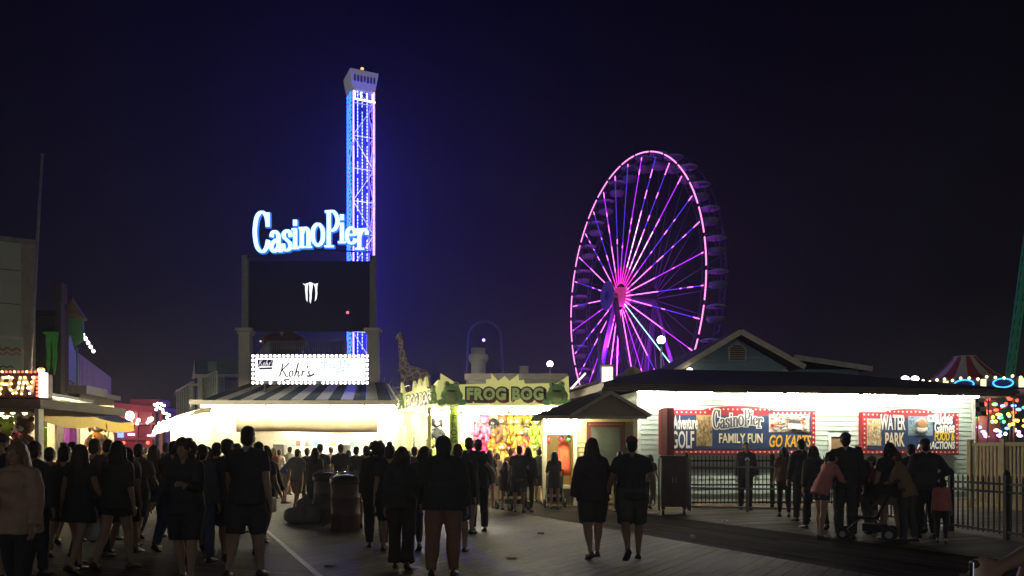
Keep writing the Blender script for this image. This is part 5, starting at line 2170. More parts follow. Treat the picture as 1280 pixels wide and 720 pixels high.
# ================================================================== carousel with striped top, right
def carousel():
    Y = 40.
    s = Y / FPX
    p = P(1222, HOR, Y)
    t = thing('carousel', 'round ride with a red and cream striped tent top and blue neon ovals', 'carousel', (p.x, p.y, 0))
    Z = lambda py: CAM_Z + (HOR - py) / FPX * Y
    red = mat('tent red', (.48, .05, .07), .7, vary=.1)
    crm = mat('tent cream', (.72, .66, .56), .7, vary=.1)
    cx = P(1206, HOR, Y).x - p.x
    n = 18
    prof = [(.50, Z(446)), (.62, Z(450)), (.95, Z(459)), (1.4, Z(469)), (1.95, Z(477)), (3.4, Z(483)), (3.4, Z(484))]
    m = MB()
    for i in range(n):
        vs = []
        for (r_, z) in prof:
            for j in range(4):
                a = 2 * PI * (i + j / 3) / n + .09
                vs.append((cx * (1 if r_ < 2.5 else .35) + r_ * math.cos(a), r_ * math.sin(a), z))
        fs = []
        for q in range(len(prof) - 1):
            for j in range(3):
                fs.append((q * 4 + j, q * 4 + j + 1, q * 4 + j + 5, q * 4 + j + 4))
        m.add(vs, fs, i % 2, True)
    m.lathe([(.02, Z(446) + .03), (.52, Z(446) + .02), (.52, Z(446) - .05)], (cx, 0, 0), 16, 1)
    m.build('canopy', [red, crm], t, fixn=False)
    m = MB()
    Rf = 3.9
    m.lathe([(Rf - .1, Z(494)), (Rf, Z(494)), (Rf, Z(480)), (Rf - .1, Z(480))], n=40)
    m.build('fascia', mat('carousel fascia', (.05, .05, .12), .5, vary=.1), t)
    r = random.Random(5)
    bl = glow('neon blue', (.05, .42, 1), 2.2)
    pr = None
    ov = MB()
    ov.path([(.40 * math.cos(a * PI / 10), 0, .20 * math.sin(a * PI / 10)) for a in range(20)], .035, 6, closed=True)
    fc = MB()
    fc.ell((0, 0.03, 0), (.36, .02, .17), 0, 16, 6)
    nO = 16
    for i in range(nO):
        a = 2 * PI * i / nO + .12
        if pr is None:
            o = pr = ov.build('neon_oval', bl, t)
            fc.build('mirror', mat('oval mirror', (.10, .08, .22), .2, .3), o)
        else:
            o = dup(pr, t)
        o.location = ((Rf + .06) * math.cos(a), (Rf + .06) * math.sin(a), Z(487))
        o.rotation_euler = (0, 0, a + PI / 2)
    b = MB()
    b.ell((0, 0, 0), .06, 0, 7, 5)
    pr = None
    for i in range(72):
        a = 2 * PI * i / 72
        if pr is None: o = pr = b.build('bulb', glow('carousel bulb', (1, .9, .35), 5), t)
        else:
            o = pr.copy()
            col.objects.link(o)
        o.location = ((Rf + .05) * math.cos(a), (Rf + .05) * math.sin(a), Z(480.5) + .05 * math.sin(i * 2.2))
    m = MB()
    for i in range(nO):
        a = 2 * PI * (i + .5) / nO + .12
        m.box(((Rf + .03) * math.cos(a), (Rf + .03) * math.sin(a), Z(487)), (.22, .05, .4), 0, (0, 0, a + PI / 2))
    m.build('lit_panel', glow('carousel panel', (1, .85, .5), 1.5), t)
    m = MB()
    m.cyl((0, 0, 0), (0, 0, Z(484)), 1.0, n=16)
    m.lathe([(3.7, 0), (3.8, .35), (3.7, .4), (.1, .42)], n=30)
    m.build('drum', mat('carousel drum', (.16, .05, .05), .4, vary=.2), t)
    m = MB()
    for i in range(12):
        a = 2 * PI * i / 12
        m.cyl((2.9 * math.cos(a), 2.9 * math.sin(a), .4), (2.9 * math.cos(a), 2.9 * math.sin(a), Z(484)), .045, n=6)
    m.build('pole', mat('brass', (.5, .34, .1), .3, .8), t)
    # coloured lamps under the canopy
    cs = [('red', (1, .06, .03)), ('amber', (1, .5, .06)), ('green', (.1, 1, .25)), ('blue', (.15, .25, 1)), ('white', (1, .9, .75)), ('violet', (.7, .3, 1))]
    lamps = [glow('ride lamp ' + n_, c_, 4.5) for n_, c_ in cs]
    b = MB()
    b.ell((0, 0, 0), .095, 0, 6, 4)
    pr = None
    for i in range(99):
        a = r.uniform(PI * 1.0, PI * 2.05)
        rr = r.uniform(1.2, 3.6)
        z = r.uniform(Z(548), Z(497))
        if pr is None: o = pr = b.build('colour_lamp', lamps[0], t)
        else:
            o = pr.copy()
            col.objects.link(o)
        hgt = (z - Z(548)) / (Z(497) - Z(548))
        q = r.choice([3, 5, 4, 3]) if hgt < .25 else r.choice([1, 1, 2, 1]) if hgt < .55 else r.choice([0, 0, 2, 3]) if hgt < .8 else r.choice([0, 0, 1])
        paint(o, lamps[q])
        o.scale = (1.5, 1, .8) if r.random() < .4 else (.9, .9, .9)
        o.location = (rr * math.cos(a), rr * math.sin(a), z)
    ld = bpy.data.lights.new('carousel_light', 'POINT')
    ld.energy = 260
    ld.color = (1, .7, .5)
    ld.shadow_soft_size = .8
    lo = bpy.data.objects.new('carousel_light', ld)
    col.objects.link(lo)
    lo.parent = t
    lo.location = (-1, -2.2, 3.6)
    # checkered flag
    q = P(1232, 500, 33)
    f = thing('checkered_flag', 'black and white checkered flag hanging in front of the striped ride', 'flag', (q.x, q.y, 0))
    m = MB()
    m.cyl((.06, 0, 0), (.12, 0, q.z + .15), .03, n=6)
    m.build('pole', grey, f)
    m = MB()
    nx, nz = 5, 4
    for i in range(nx):
        for j in range(nz):
            g_ = lambda a, b: Vector((-.06 - a * .22 + .04 * b, .08 * math.sin(a * 1.3 + .5), q.z + .1 - b * .19 + .045 * math.sin(a * 1.1) - .03 * a))
            A_, B_, C_, D_ = g_(i, j), g_(i + 1, j), g_(i + 1, j + 1), g_(i, j + 1)
            o_ = Vector((0, .01, 0))
            m.add([A_, B_, C_, D_, A_ + o_, B_ + o_, C_ + o_, D_ + o_], [(0, 1, 2, 3), (7, 6, 5, 4)], (i + j) % 2)
    m.build('cloth', [mat('flag white', (.75, .73, .68), .8, vary=.03), mat('flag black', (.02, .02, .02), .8, vary=0)], f, fixn=False)
    # floodlight pair
    q = P(1138, 474, 38)
    f = thing('flood_lamps', 'pair of bright white floodlights on a pole behind the ticket building', 'floodlight', (q.x, q.y, 0))
    m = MB()
    m.cyl((0, .1, 0), (0, .1, q.z - .05), .06, n=8)
    m.bar((-.35, .1, q.z - .08), (.35, .1, q.z - .08), .06)
    m.build('pole', grey, f)
    for sx in (-.25, .22):
        m = MB()
        m.ell((sx, 0, q.z + .03), (.19, .1, .12))
        m.build('lamp', glow('flood white', (1, .98, .95), 14, True), f)


carousel()


def green_crane():
    a, b = P(1261, 480, 62), P(1287, 285, 60)
    d = (b - a).normalized()
    t = thing('lattice_boom', 'leaning green lit lattice boom rising behind the striped ride', 'crane', (a.x - d.x / d.z * a.z, a.y - d.y / d.z * a.z, 0))
    o = Vector(t.location)
    x = d.cross(Vector((0, 1, 0))).normalized()
    y = Vector((0, 1, 0))
    L = (b - o).length + 16
    h = .2
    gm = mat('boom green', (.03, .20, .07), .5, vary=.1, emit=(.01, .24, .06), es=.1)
    m = MB()
    C = lambda s, u, v: d * s + x * (u * h) + y * (v * h)
    for u in (-1, 1):
        for v in (-1, 1):
            m.bar(C(0, u, v), C(L, u, v), .09)
    m.build('chord', gm, t)
    m = MB()
    s = 0
    k = 1
    while s < L - .9:
        for v in (-1, 1):
            m.bar(C(s, -k, v), C(s + .9, k, v), .05)
            m.bar(C(s, -1, v), C(s, 1, v), .05)
        for u in (-1, 1):
            m.bar(C(s, u, -k), C(s + .9, u, k), .05)
        s += .9
        k = -k
    m.build('bracing', gm, t)


green_crane()

# ================================================================== left side of the street
def left_side():
    # tall plain block with mural
    Y = 24
    b = P(42, HOR, Y)
    rz0 = R(32)
    dr0 = Vector((math.cos(rz0), math.sin(rz0), 0))
    a = b - dr0 * 5
    z1 = P(0, 306, Y).z

    def f(px):     # distance along the turned front for photo column px
        q = (px - 640) / FPX
        return (q * a.y - a.x) / (dr0.x - q * dr0.y)
    t = thing('stucco_building', 'tall plain grey green building with a framed wave mural', 'building', (a.x, a.y, 0), rz0)
    W = 5
    m = MB()
    m.boxb(-6, W, 0, 9, 0, z1)
    m.build('wall', mat('stucco green grey', (.52, .58, .49), .8, vary=.08, scale=3, bump=.2), t)
    m = MB()
    m.boxb(-6.1, W + .06, -.06, 9.06, z1, z1 + .14)
    m.build('coping', mat('coping', (.28, .28, .26), .7), t)
    m = MB()
    m.boxb(W - .32, W + .05, -.05, .0, 0, z1 - .002)
    m.build('corner_board', mat('corner board brown', (.42, .37, .31), .7, vary=.15), t)
    m = MB()
    for zz in (5.9, 6.9): m.boxb(-6, W - .34, -.012, -.001, zz, zz + .025)
    for xx in (W - 1.6, W - 3.2): m.boxb(xx, xx + .025, -.013, -.001, 0, z1 - .01)
    m.build('control_joint', mat('joint dark', (.16, .17, .15), .8), t)
    m = MB()
    m.boxb(W - 1.25, W - .85, -.06, -.001, 6.95, 7.3)
    for i in range(5): m.box((W - 1.05, -.075, 7.0 + i * .06), (.34, .03, .02), 0, (R(30), 0, 0))
    m.build('vent', mat('wall vent', (.30, .31, .29), .6), t)
    g = lambda py: CAM_Z + (HOR - py) / FPX * 23
    m = MB()
    m.boxb(f(-38), f(29.5), -.08, -.002, g(466), g(416))
    fr = m.build('mural_frame', mat('mural frame', (.62, .64, .58), .5), t, bevel=.01)
    m = MB()
    m.boxb(f(-35), f(27), -.10, -.082, g(464), g(420))
    m.build('mural', mat('mural mint', (.50, .60, .48), .6, vary=.06), fr)
    m = MB()
    for (py, c, th) in ((433, 0, 2.4), (436.5, 1, 1.6), (439, 0, 1.2)):
        pts = [(f(-34 + i * 1.65), g(py + 1.6 * math.sin(i * .9))) for i in range(37)]
        nib(m, pts, th * .024, th * .024, -.112 - .001 * c, -.102, c)
    nib(m, [(f(0), g(457)), (f(4), g(455)), (f(9), g(457)), (f(13), g(454.5)), (f(16), g(456.5))], .04, .035, -.112, -.102, 2)
    m.build('waves', [mat('mural rust', (.42, .20, .13), .6), mat('mural cream', (.66, .58, .42), .6), mat('mural teal', (.04, .12, .10), .6)], fr)
    # flagpole
    p0, p1 = P(36, 480, 22.5), P(53, 193, 22.5)
    d = (p1 - p0) / (p1.z - p0.z)
    q = p0 - d * p0.z
    t = thing('bare_flagpole', 'thin bare pole leaning beside the grey green building', 'pole', (q.x, q.y, 0))
    m = MB()
    m.cyl((0, 0, 0), d * p1.z, .075, .03, 10)
    m.build('shaft', mat('pole alu', (.42, .40, .36), .5, .3), t)
    m = MB()
    m.ell(d * p1.z, .05)
    m.cyl((0, 0, 0), (0, 0, .3), .14, n=10)
    m.build('fittings', grey, t)

    # FUN sign
    Y = 18.
    a, b = P(-60, HOR, Y), P(52, HOR, Y)
    W = b.x - a.x
    z0, z1 = P(0, 498, Y).z, P(0, 466, Y).z
    t = thing('fun_sign', 'bulb lettered dark red sign box with a bright white lamp end', 'sign', (a.x, a.y, 0))
    f = lambda px: (px + 60) * Y / FPX
    m = MB()
    m.boxb(0, W, 0, .45, z0, z1)
    m.build('box', mat('fun red', (.085, .012, .018), .5, vary=.15), t, bevel=.02)
    text('FUN', .5, mat('fun letter', (.62, .50, .26), .5, vary=.05, emit=(1, .75, .3), es=.25), t, 'lettering', (f(20.5), -.02, (z0 + z1) / 2 + .01), depth=.015, fit=f(44) - f(-3), shear=.22, offset=.012)
    b1 = MB()
    b1.ell((0, 0, 0), .026, 0, 7, 5)
    pr = None
    pts = []
    for i in range(22):
        pts.append((f(-58) + i * (f(50) - f(-58)) / 21, -.03, z1 + .02, bulb_r if i % 3 else bulb_y))
    for i in range(1, 7):
        pts.append((f(50), -.03, z0 + (z1 - z0) * i / 7, bulb_r))
        pts.append((f(47.5), -.03, z0 + (z1 - z0) * (i - .3) / 7, bulb_r))
    # bulbs along the letters
    zc = (z0 + z1) / 2
    hh = .19
    for (x0, st) in ((2, [(0, -1), (.35, -.4), (.7, .2), (1.2, .9), (2.2, .95), (3.2, 1), (1.6, .1), (2.4, .1)]),
                     (14, [(1, .9), (.6, .2), (.4, -.5), (1.2, -.95), (2.4, -.9), (3.2, -.3), (3.5, .3), (3.9, .9)]),
                     (29, [(0, -1), (.4, -.3), (.8, .3), (1.2, .95), (1.8, .3), (2.3, -.3), (2.9, -.95), (3.3, -.2), (3.7, .4), (4.1, .95)])):
        for (x, z) in st:
            pts.append((f(x0 + x * 3.4), -.055, zc + z * hh, bulb_y if (x * 10) % 3 < 2 else bulb_w))
    for x, y, z, mt in pts:
        if pr is None:
            o = pr = b1.build('bulb', bulb_r, t)
        else:
            o = pr.copy()
            col.objects.link(o)
        paint(o, mt)
        o.location = (x, y, z)
    m = MB()
    m.boxb(f(51.8), f(58), -.1, .06, z0 + .02, z1 + .0)
    m.build('lamp_end', glow('fun end lamp', (1, .80, .84), 3.0, True), t)
    m = MB()
    for i in range(5):
        m.ell((f(52.5) + .025 * i, -.12, z1 + .05 + .02 * (i % 2)), .035, i % 2, 7, 5)
    m.build('end_bulbs', [bulb_y, bulb_r], t)
    m = MB()
    m.boxb(-1, f(50), .02, 4, z0 - .22, z0 - .01)
    m.build('canopy', mat('fun canopy', (.10, .075, .06), .7), t)
    m = MB()
    m.boxb(f(40), f(45), .1, .3, 0, z0 - .22)
    m.build('post', cream, t)

    # dark building with green claw emblem
    Y = 28
    a, b = P(42, HOR, Y), P(82, HOR, Y)
    t = thing('dark_building', 'narrow dark building front with a big green claw emblem', 'building', (a.x, a.y, 0))
    k = Y / FPX
    f = lambda px: (px - 42) * k
    g = lambda py: CAM_Z + (HOR - py) / FPX * Y
    m = MB()
    m.boxb(0, f(76), 0, .5, 0, g(388))
    m.boxb(f(43), f(75), -.25, .5, g(396), g(390))
    m.build('wall', mat('dark wall', (.03, .026, .03), .7, vary=.15), t)
    m = MB()
    m.boxb(f(73), f(80), -.2, .05, 0, g(374))
    m.boxb(f(71), f(82), -.25, .1, g(380), g(355))
    m.build('chimney', mat('dark pier', (.07, .055, .06), .7), t)
    gm = mat('claw green', (.06, .30, .05), .5, vary=.2, emit=(.02, .16, .015), es=.16)
    for off, l in ((0, 0), (7.5, 2), (15, -2)):
        q = [(59 + off, 417), (66 + off, 416), (71.5 + off, 417.5), (70.5 + off, 423), (69 + off, 434), (69.5 + off, 446), (68 + off, 460 + l), (66 + off, 468 + l), (64.4 + off, 456), (65 + off, 442), (63.6 + off, 430), (64 + off, 421)]
        if off > 10: continue
        m = MB()
        m.prism([(f(x), g(y)) for x, y in q][::-1], -.32, -.26)
        m.build('claw_mark', gm, t)
    # turret
    p = P(91, HOR, 32)
    k = 32 / FPX
    g = lambda py: CAM_Z + (HOR - py) / FPX * 32
    t = thing('green_turret', 'small green round turret with a pointed orange roof', 'turret', (p.x, p.y, 0))
    m = MB()
    m.lathe([(.05, g(434)), (.40, g(425)), (.40, g(397))], n=14)
    m.cyl((0, 0, 0), (0, 0, g(434)), .2, n=8)
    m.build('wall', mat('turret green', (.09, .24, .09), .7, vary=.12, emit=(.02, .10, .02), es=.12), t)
    m = MB()
    m.lathe([(.52, g(399)), (.50, g(397)), (.02, g(374)), (.01, g(371))], n=14)
    m.build('roof', mat('turret orange', (.36, .22, .07), .7), t)
    # purple wall running down the street
    A, B = P(78, HOR, 29), P(139, HOR, 43)
    d = B - A
    L = math.hypot(d.x, d.y)
    rz = math.atan2(d.y, d.x)
    t = thing('purple_building', 'long mauve corrugated side wall running down the street under a lamp string', 'building', (A.x, A.y, 0), rz)
    za, zb = P(0, 426, 29).z, P(0, 472, 43).z
    m = MB()
    nn = 40
    for i in range(nn):
        x0, x1 = L * i / nn, L * (i + .55) / nn
        x2 = L * (i + 1) / nn
        z = lambda x: za + (zb - za) * x / L
        m.add([(x0, 0, 0), (x1, 0, 0), (x1, 0, z(x1)), (x0, 0, z(x0)), (x0, .7, 0), (x1, .7, 0), (x1, .7, z(x1)), (x0, .7, z(x0))], [(0, 1, 2, 3), (3, 2, 6, 7)])
        m.add([(x1, .06, 0), (x2, .06, 0), (x2, .06, z(x2)), (x1, .06, z(x1)), (x1, .7, 0), (x2, .7, 0), (x2, .7, z(x2)), (x1, .7, z(x1))], [(0, 1, 2, 3), (3, 2, 6, 7)])
        m.add([(x1, 0, 0), (x1, .06, 0), (x1, .06, z(x1)), (x1, 0, z(x1))], [(0, 1, 2, 3)])
        m.add([(x2, .06, 0), (x2, 0, 0), (x2, 0, z(x2)), (x2, .06, z(x2))], [(0, 1, 2, 3)])
    m.add([(L, 0, 0), (L, .7, 0), (L, .7, zb), (L, 0, zb)], [(0, 1, 2, 3)])
    m.add([(0, 0, 0), (0, .7, 0), (0, .7, za), (0, 0, za)], [(3, 2, 1, 0)])
    m.build('wall', mat('mauve wall', (.50, .40, .44), .7, vary=.12), t, fixn=False)
    m = MB()
    m.slab([(.1, -.12, 4.2), (2.2, -.12, 4.2), (2.2, -.12, 5.3), (.9, -.12, 5.9), (.1, -.12, 5.4)], .08)
    m.build('panel', mat('mauve panel', (.30, .32, .30), .6), t)
    for i in range(5):
        px, py = 103.5 + i * 3.3, 418 + i * 5.2
        q = P(px, py, 33 + i * 1.2)
        lm = thing('string_lamp', ['highest white lamp of the string above the mauve wall', 'second white lamp down the string above the mauve wall', 'middle white lamp of the string above the mauve wall', 'fourth white lamp down the string above the mauve wall', 'lowest white lamp of the string above the mauve wall'][i], 'lamp', q, group='lamp string above the mauve wall')
        m = MB()
        m.ell((0, 0, 0), (.075, .075, .085), 0, 8, 6)
        m.build('bulb', glow('string lamp', (1, .98, .95), 9), lm)
        m = MB()
        m.cyl((0, 0, .07), (0, 0, .2), .03, n=6)
        w_ = m.build('holder', dark, lm)
        m = MB()
        if i < 4:
            q2 = P(px + 3.3, py + 5.2, 33 + (i + 1) * 1.2) - q
            m.path([(0, 0, .2), q2 * .5 + Vector((0, 0, .12)), q2 + Vector((0, 0, .2))], .012, 4)
        else:
            m.path([(0, 0, .2), (.4, 1.5, -1.2)], .012, 4)
        m.build('cable', black, lm)

    # stall with yellow and black awning
    A, B = P(30, HOR, 21.5), P(150, HOR, 29)
    d = B - A
    L = math.hypot(d.x, d.y)
    rz = math.atan2(d.y, d.x)
    t = thing('awning_stall', 'lit game stall under a sagging yellow and black awning', 'stall', (A.x, A.y, 0), rz)
    yl = mat('awning yellow', (.62, .42, .03), .7, vary=.1)
    m = MB()
    ns = 26
    for i in range(ns):
        x0, x1 = L * i / ns, L * (i + 1) / ns
        sag = lambda x: -.08 * math.sin(PI * (x / L * 2.0 % 1))
        zt = lambda x: 2.86 - .06 * x / L
        q = [Vector((x0, .9, zt(x0) + .35)), Vector((x1, .9, zt(x1) + .35)), Vector((x1, -.45, zt(x1) - .18 + sag(x1))), Vector((x0, -.45, zt(x0) - .18 + sag(x0)))]
        m.slab(q[::-1], .02, 1)
        dr = lambda x: .24 + .08 * math.sin(x * 2.1) + sag(x)
        q2 = [Vector((x0, -.46, zt(x0) - .20 + sag(x0))), Vector((x1, -.46, zt(x1) - .20 + sag(x1))), Vector((x1, -.50, zt(x1) - .2 - .30 + sag(x1) * 1.6)), Vector((x0, -.50, zt(x0) - .2 - .30 + sag(x0) * 1.6))]
        m.slab(q2[::-1], .02, 0)
    m.build('awning', [yl, mat('awning black', (.02, .02, .02), .7)], t, fixn=True)
    inn = mat('stall inside wall', (.62, .55, .36), .6, vary=.1)
    m = MB()
    m.boxb(-3.5, L, 3.0, 3.1, 0, 3.3)
    m.boxb(L - .1, L, .2, 3.0, 0, 3.2)
    m.build('wall', inn, t)
    m = MB()
    m.boxb(-3.5, L, 0.9, 3.1, 3.3, 3.4)
    m.build('roof', mat('stall roof', (.26, .25, .23), .7), t)
    for x in (.4, 2.2, 6.6):
        m = MB()
        m.boxb(x, x + .2, .1, .3, 0, 2.9)
        m.build('post', mat('stall post', (.60, .52, .34), .6), t)
    m = MB()
    m.boxb(.6, L - .1, .35, .9, 0, 1.0)
    m.build('counter', mat('stall counter b', (.25, .16, .10), .6), t)
    r = random.Random(3)
    cs = [(.45, .5, .1), (.5, .2, .1), (.65, .6, .5), (.15, .2, .12), (.6, .45, .1)]
    for i in range(9):
        x = .8 + i * (L - 1.4) / 9
        m = MB()
        m.boxb(x, x + .55, 2.9, 2.97, 1.1, 2.5)
        bdp = m.build('prize_panel', mat('prize panel %d' % (i % 5), cs[i % 5], .6, vary=.35, scale=4), t)
    tubes('tube_light', 'fluorescent batten on the ceiling of the yellow awning stall', -2.5, L - .3, 1.4, 3.22, (A.x, A.y, 0), rz, 4, m=glow('stall tube', (1, .84, .50), 520, True), group='ceiling battens of the yellow awning stall')
    # flat low roofs above the awning
    p = P(64, HOR, 25.5)
    t2 = thing('flat_roof_shed', 'flat roofed grey shed just above the yellow awning', 'shed', (p.x - .5, p.y + 3.2, 0), rz)
    m = MB()
    m.boxb(0, 3.5, .3, 3, 0, 3.6)
    m.build('wall', mat('shed wall', (.12, .10, .10), .7), t2)
    m = MB()
    m.boxb(-.2, 2.0, 0, 3.2, 3.61, 3.9)
    m.boxb(2.02, 3.7, .1, 3.2, 3.61, 3.78)
    m.build('roof', mat('shed roof', (.40, .38, .33), .6), t2)
    # purple cloth
    q = P(88, HOR, 24.3)
    o = MB()
    rings = []
    for (z, w_) in ((2.52, .10), (2.3, .16), (2.0, .19), (1.7, .17), (1.52, .08)):
        rings.append([Vector((w_ * math.cos(a * PI / 8), .5 * w_ * math.sin(a * PI / 8) + .03 * math.sin(a * 2.4), z + .02 * math.sin(a * 1.3))) for a in range(16)])
    o.loft(rings)
    o.cyl((0, 0, 2.5), (0, 0, 2.75), .008, n=4)
    b_ = o.build('hanging_cloth', mat('purple cloth', (.26, .05, .42), .8), None)
    b_.location = (q.x, q.y, 0)
    tag(b_, 'purple cloth bundle hanging from the yellow awning', 'cloth')
    # toys in the FUN shop
    toys = [(7, 535, 20.5, 'lime', 'bear', 1.9, 'big lime green plush bear hanging under the bulb lettered sign'),
            (26, 540, 20.6, 'white', 'rabbit', 1.9, 'big white plush rabbit hanging under the bulb lettered sign'),
            (32, 533, 19.6, 'brown', 'bear', 1.6, 'brown plush bear hanging beside the stall post'),
            (-6, 548, 20.2, 'orange', 'dog', 1.7, 'orange plush dog half hidden at the edge under the bulb lettered sign'),
            (16, 556, 20.8, 'pink', 'bear', 1.5, 'pink plush bear low under the bulb lettered sign'),
            (56, 541, 25, 'lime', 'dog', 1.5, 'lime plush dog deep inside the yellow awning stall'),
            (58, 556, 25.2, 'yellow', 'bear', 1.4, 'yellow plush bear deep inside the yellow awning stall'),
            (122, 533, 26.2, 'brown', 'dog', 1.7, 'dark brown plush dog hanging at the far end of the yellow awning'),
            (121, 547, 26.2, 'orange', 'rabbit', 1.5, 'orange plush rabbit hanging below the dark brown plush dog')]
    for px, py, Y, c, kd, s_, lb in toys:
        plush(kd, PC[c], PC['white'] if c != 'white' else PC['pink'], 'plush_toy', lb, P(px, py, Y), s_, r.uniform(-.6, .6), None)
    for i, (px, py) in enumerate(((2, 515), (16, 515), (31, 516))):
        q = P(px, py, 20)
        lm = thing('shop_bulb', ['warm shop bulb at the frame edge under the sign', 'warm shop bulb over the white plush rabbit', 'warm shop bulb next to the stall post'][i], 'lamp', q, group='shop bulbs under the sign')
        m = MB()
        m.ell((0, 0, 0), .06)
        m.build('bulb', glow('shop bulb', (1, .7, .4), 6), lm)
        m = MB()
        m.cyl((0, 0, .05), (0, 0, .3), .02, n=6)
        m.build('holder', dark, lm)

    # far red-lit building closing the street
    A = P(128, HOR, 62)
    k = 62 / FPX
    t = thing('red_pavilion', 'red lit arcade pavilion closing the far end of the street', 'building', (A.x, A.y, 0))
    f = lambda px: (px - 128) * k
    g = lambda py: CAM_Z + (HOR - py) / FPX * 62
    rp = mat('pavilion red', (.30, .07, .085), .6, vary=.2)
    m = MB()
    m.boxb(0, f(206), 0, 8, 0, g(512))
    m.build('wall', rp, t)
    m = MB()
    m.prism([(f(126), g(514)), (f(208), g(514)), (f(203), g(509)), (f(170), g(506)), (f(140), g(503))], -.6, 8.2)
    m.boxb(f(155), f(192), 1, 3, g(506), g(498))
    m.build('roof', mat('pavilion red roof', (.26, .06, .08), .6, vary=.2), t)
    m = MB()
    for py in (530, 549): m.boxb(0, f(205), -.25, -.002, g(py + 1.2), g(py - 1.2))
    for px in (131, 152, 172, 190, 203): m.boxb(f(px) - .1, f(px) + .1, -.2, -.002, 0, g(516))
    m.build('trim', mat('pavilion trim', (.36, .12, .13), .6), t)
    b1 = MB()
    b1.ell((0, 0, 0), .19, 0, 8, 6)
    pr = None
    for i, (px, py, s_) in enumerate(((166, 520, 1.9), (153, 525, .9), (160, 527, .8), (164, 529, .9), (177, 525.5, .8), (191, 525, 1.0), (193, 524, .9), (175, 529.5, .7), (188, 528.5, .6), (168, 528, .6), (162, 530, .7))):
        o = pr if pr else b1.build('globe_light', glow('arcade globe', (1, .85, .72), 4), t)
        if pr:
            o = pr.copy()
            col.objects.link(o)
        pr = pr or o
        o.location = (f(px), -.5, g(py))
        o.scale = (s_,) * 3
    m = MB()
    m.boxb(f(162), f(169), -.3, -.05, g(544.5), g(541.8))
    m.boxb(f(186), f(195.5), -.3, -.05, g(545.5), g(543.5))
    m.build('lit_sign', glow('arcade strip', (1, .6, .75), 2.6), t)
    m = MB()
    m.boxb(f(150), f(155), -.4, -.05, g(547), g(541))
    m.build('lit_sign', glow('arcade blue', (.12, .2, 1), 3.5), t)
    m = MB()
    for px in (157, 187): m.ell((f(px), -.3, g(553.5)), .13, 0, 7, 5)
    m.build('red_lamp', bulb_r, t)
    ld = bpy.data.lights.new('arcade_light', 'POINT')
    ld.energy = 560
    ld.color = (1, .40, .48)
    ld.shadow_soft_size = .6
    lo = bpy.data.objects.new('arcade_light', ld)
    col.objects.link(lo)
    lo.parent = t
    lo.location = (f(170), -5, 5)
    # white lit frame at its corner
    A = P(196, HOR, 55)
    t = thing('bulb_arch', 'stepped white bulb frame beside the far red pavilion', 'light frame', (A.x, A.y, 0))
    k = 55 / FPX
    m = MB()
    g = lambda py: CAM_Z + (HOR - py) / FPX * 55
    m.boxb(-.1, .1, 0, .15, 0, g(504))
    m.boxb(.4, .6, 0, .15, 0, g(516))
    m.build('frame', dark, t)
    b1 = MB()
    b1.ell((0, 0, 0), .1, 0, 7, 5)
    pr = None
    for (x, py) in ((-.1, 506), (.12, 504.5), (.35, 505), (.55, 507), (.1, 509), (.3, 510.5), (0, 512), (.45, 512.5), (.5, 516), (.7, 517), (.9, 519), (.75, 522), (.8, 525), (.5, 527), (.9, 528), (.2, 529), (.6, 533), (.35, 535)):
        o = pr.copy() if pr else b1.build('bulb', glow('frame bulb', (1, .92, .75), 5), t)
        if pr: col.objects.link(o)
        pr = pr or o
        o.location = (x, -.1, g(py))


left_side()


# ================================================================== litter barrels and bag on the promenade
def barrel(px, py, Y, label, tint):
    p = P(px, HOR, Y)
    t = thing('litter_barrel', label, 'litter bin', (p.x, p.y, 0))
    m = MB()
    m.lathe([(.25, 0.02), (.275, .03), (.28, .30), (.292, .32), (.28, .34), (.28, .62), (.292, .64), (.28, .66), (.28, .90), (.29, .92)], n=26)
    m.build('drum', mat('drum paint ' + label[:6], tint, .5, .1, vary=.3, scale=3), t)
    m = MB()
    m.lathe([(.30, .90), (.305, .94), (.285, .99), (.2, 1.05), (.08, 1.08), (.01, 1.085)], n=26)
    m.build('lid', mat('drum lid', (.05, .05, .055), .3, .3), t)
    m = MB()
    m.path([(-.29, 0, .94)] + [(-.31 * math.cos(PI * i / 12), -.02, .96 + .17 * math.sin(PI * i / 12)) for i in range(13)] + [(.29, 0, .94)], .015, 6)
    m.build('hoop', mat('chrome hoop', (.75, .75, .75), .2, 1, vary=0), t)


barrel(432, 0, 15.5, 'nearer litter barrel with a domed lid and bright hoop', (.20, .12, .10))
barrel(409, 0, 17.2, 'farther litter barrel standing behind the one with the bright hoop', (.17, .17, .16))
p = P(377, HOR, 17.0)
m = MB()
for (x, y, z, rx, ry, rz_) in ((0, 0, .18, .28, .24, .2), (-.2, .05, .17, .2, .2, .18), (.25, -.03, .19, .2, .2, .2), (.06, .02, .42, .17, .16, .14), (.08, 0, .56, .06, .05, .07)):
    m.ell((x, y, z), (rx, ry, rz_), 0, 14, 9)
o = m.build('rubbish_sack', mat('sack grey', (.24, .24, .23), .5, vary=.12), None)
o.location = (p.x, p.y, 0)
rm = o.modifiers.new('one', 'REMESH')
rm.mode = 'VOXEL'
rm.voxel_size = .025
rm.use_smooth_shade = True
tx = bpy.data.textures.new('sack folds', 'CLOUDS')
tx.noise_scale = .12
dm = o.modifiers.new('folds', 'DISPLACE')
dm.texture = tx
dm.strength = .05
tag(o, 'bulging grey rubbish sack lying on the boards by the barrels', 'sack')


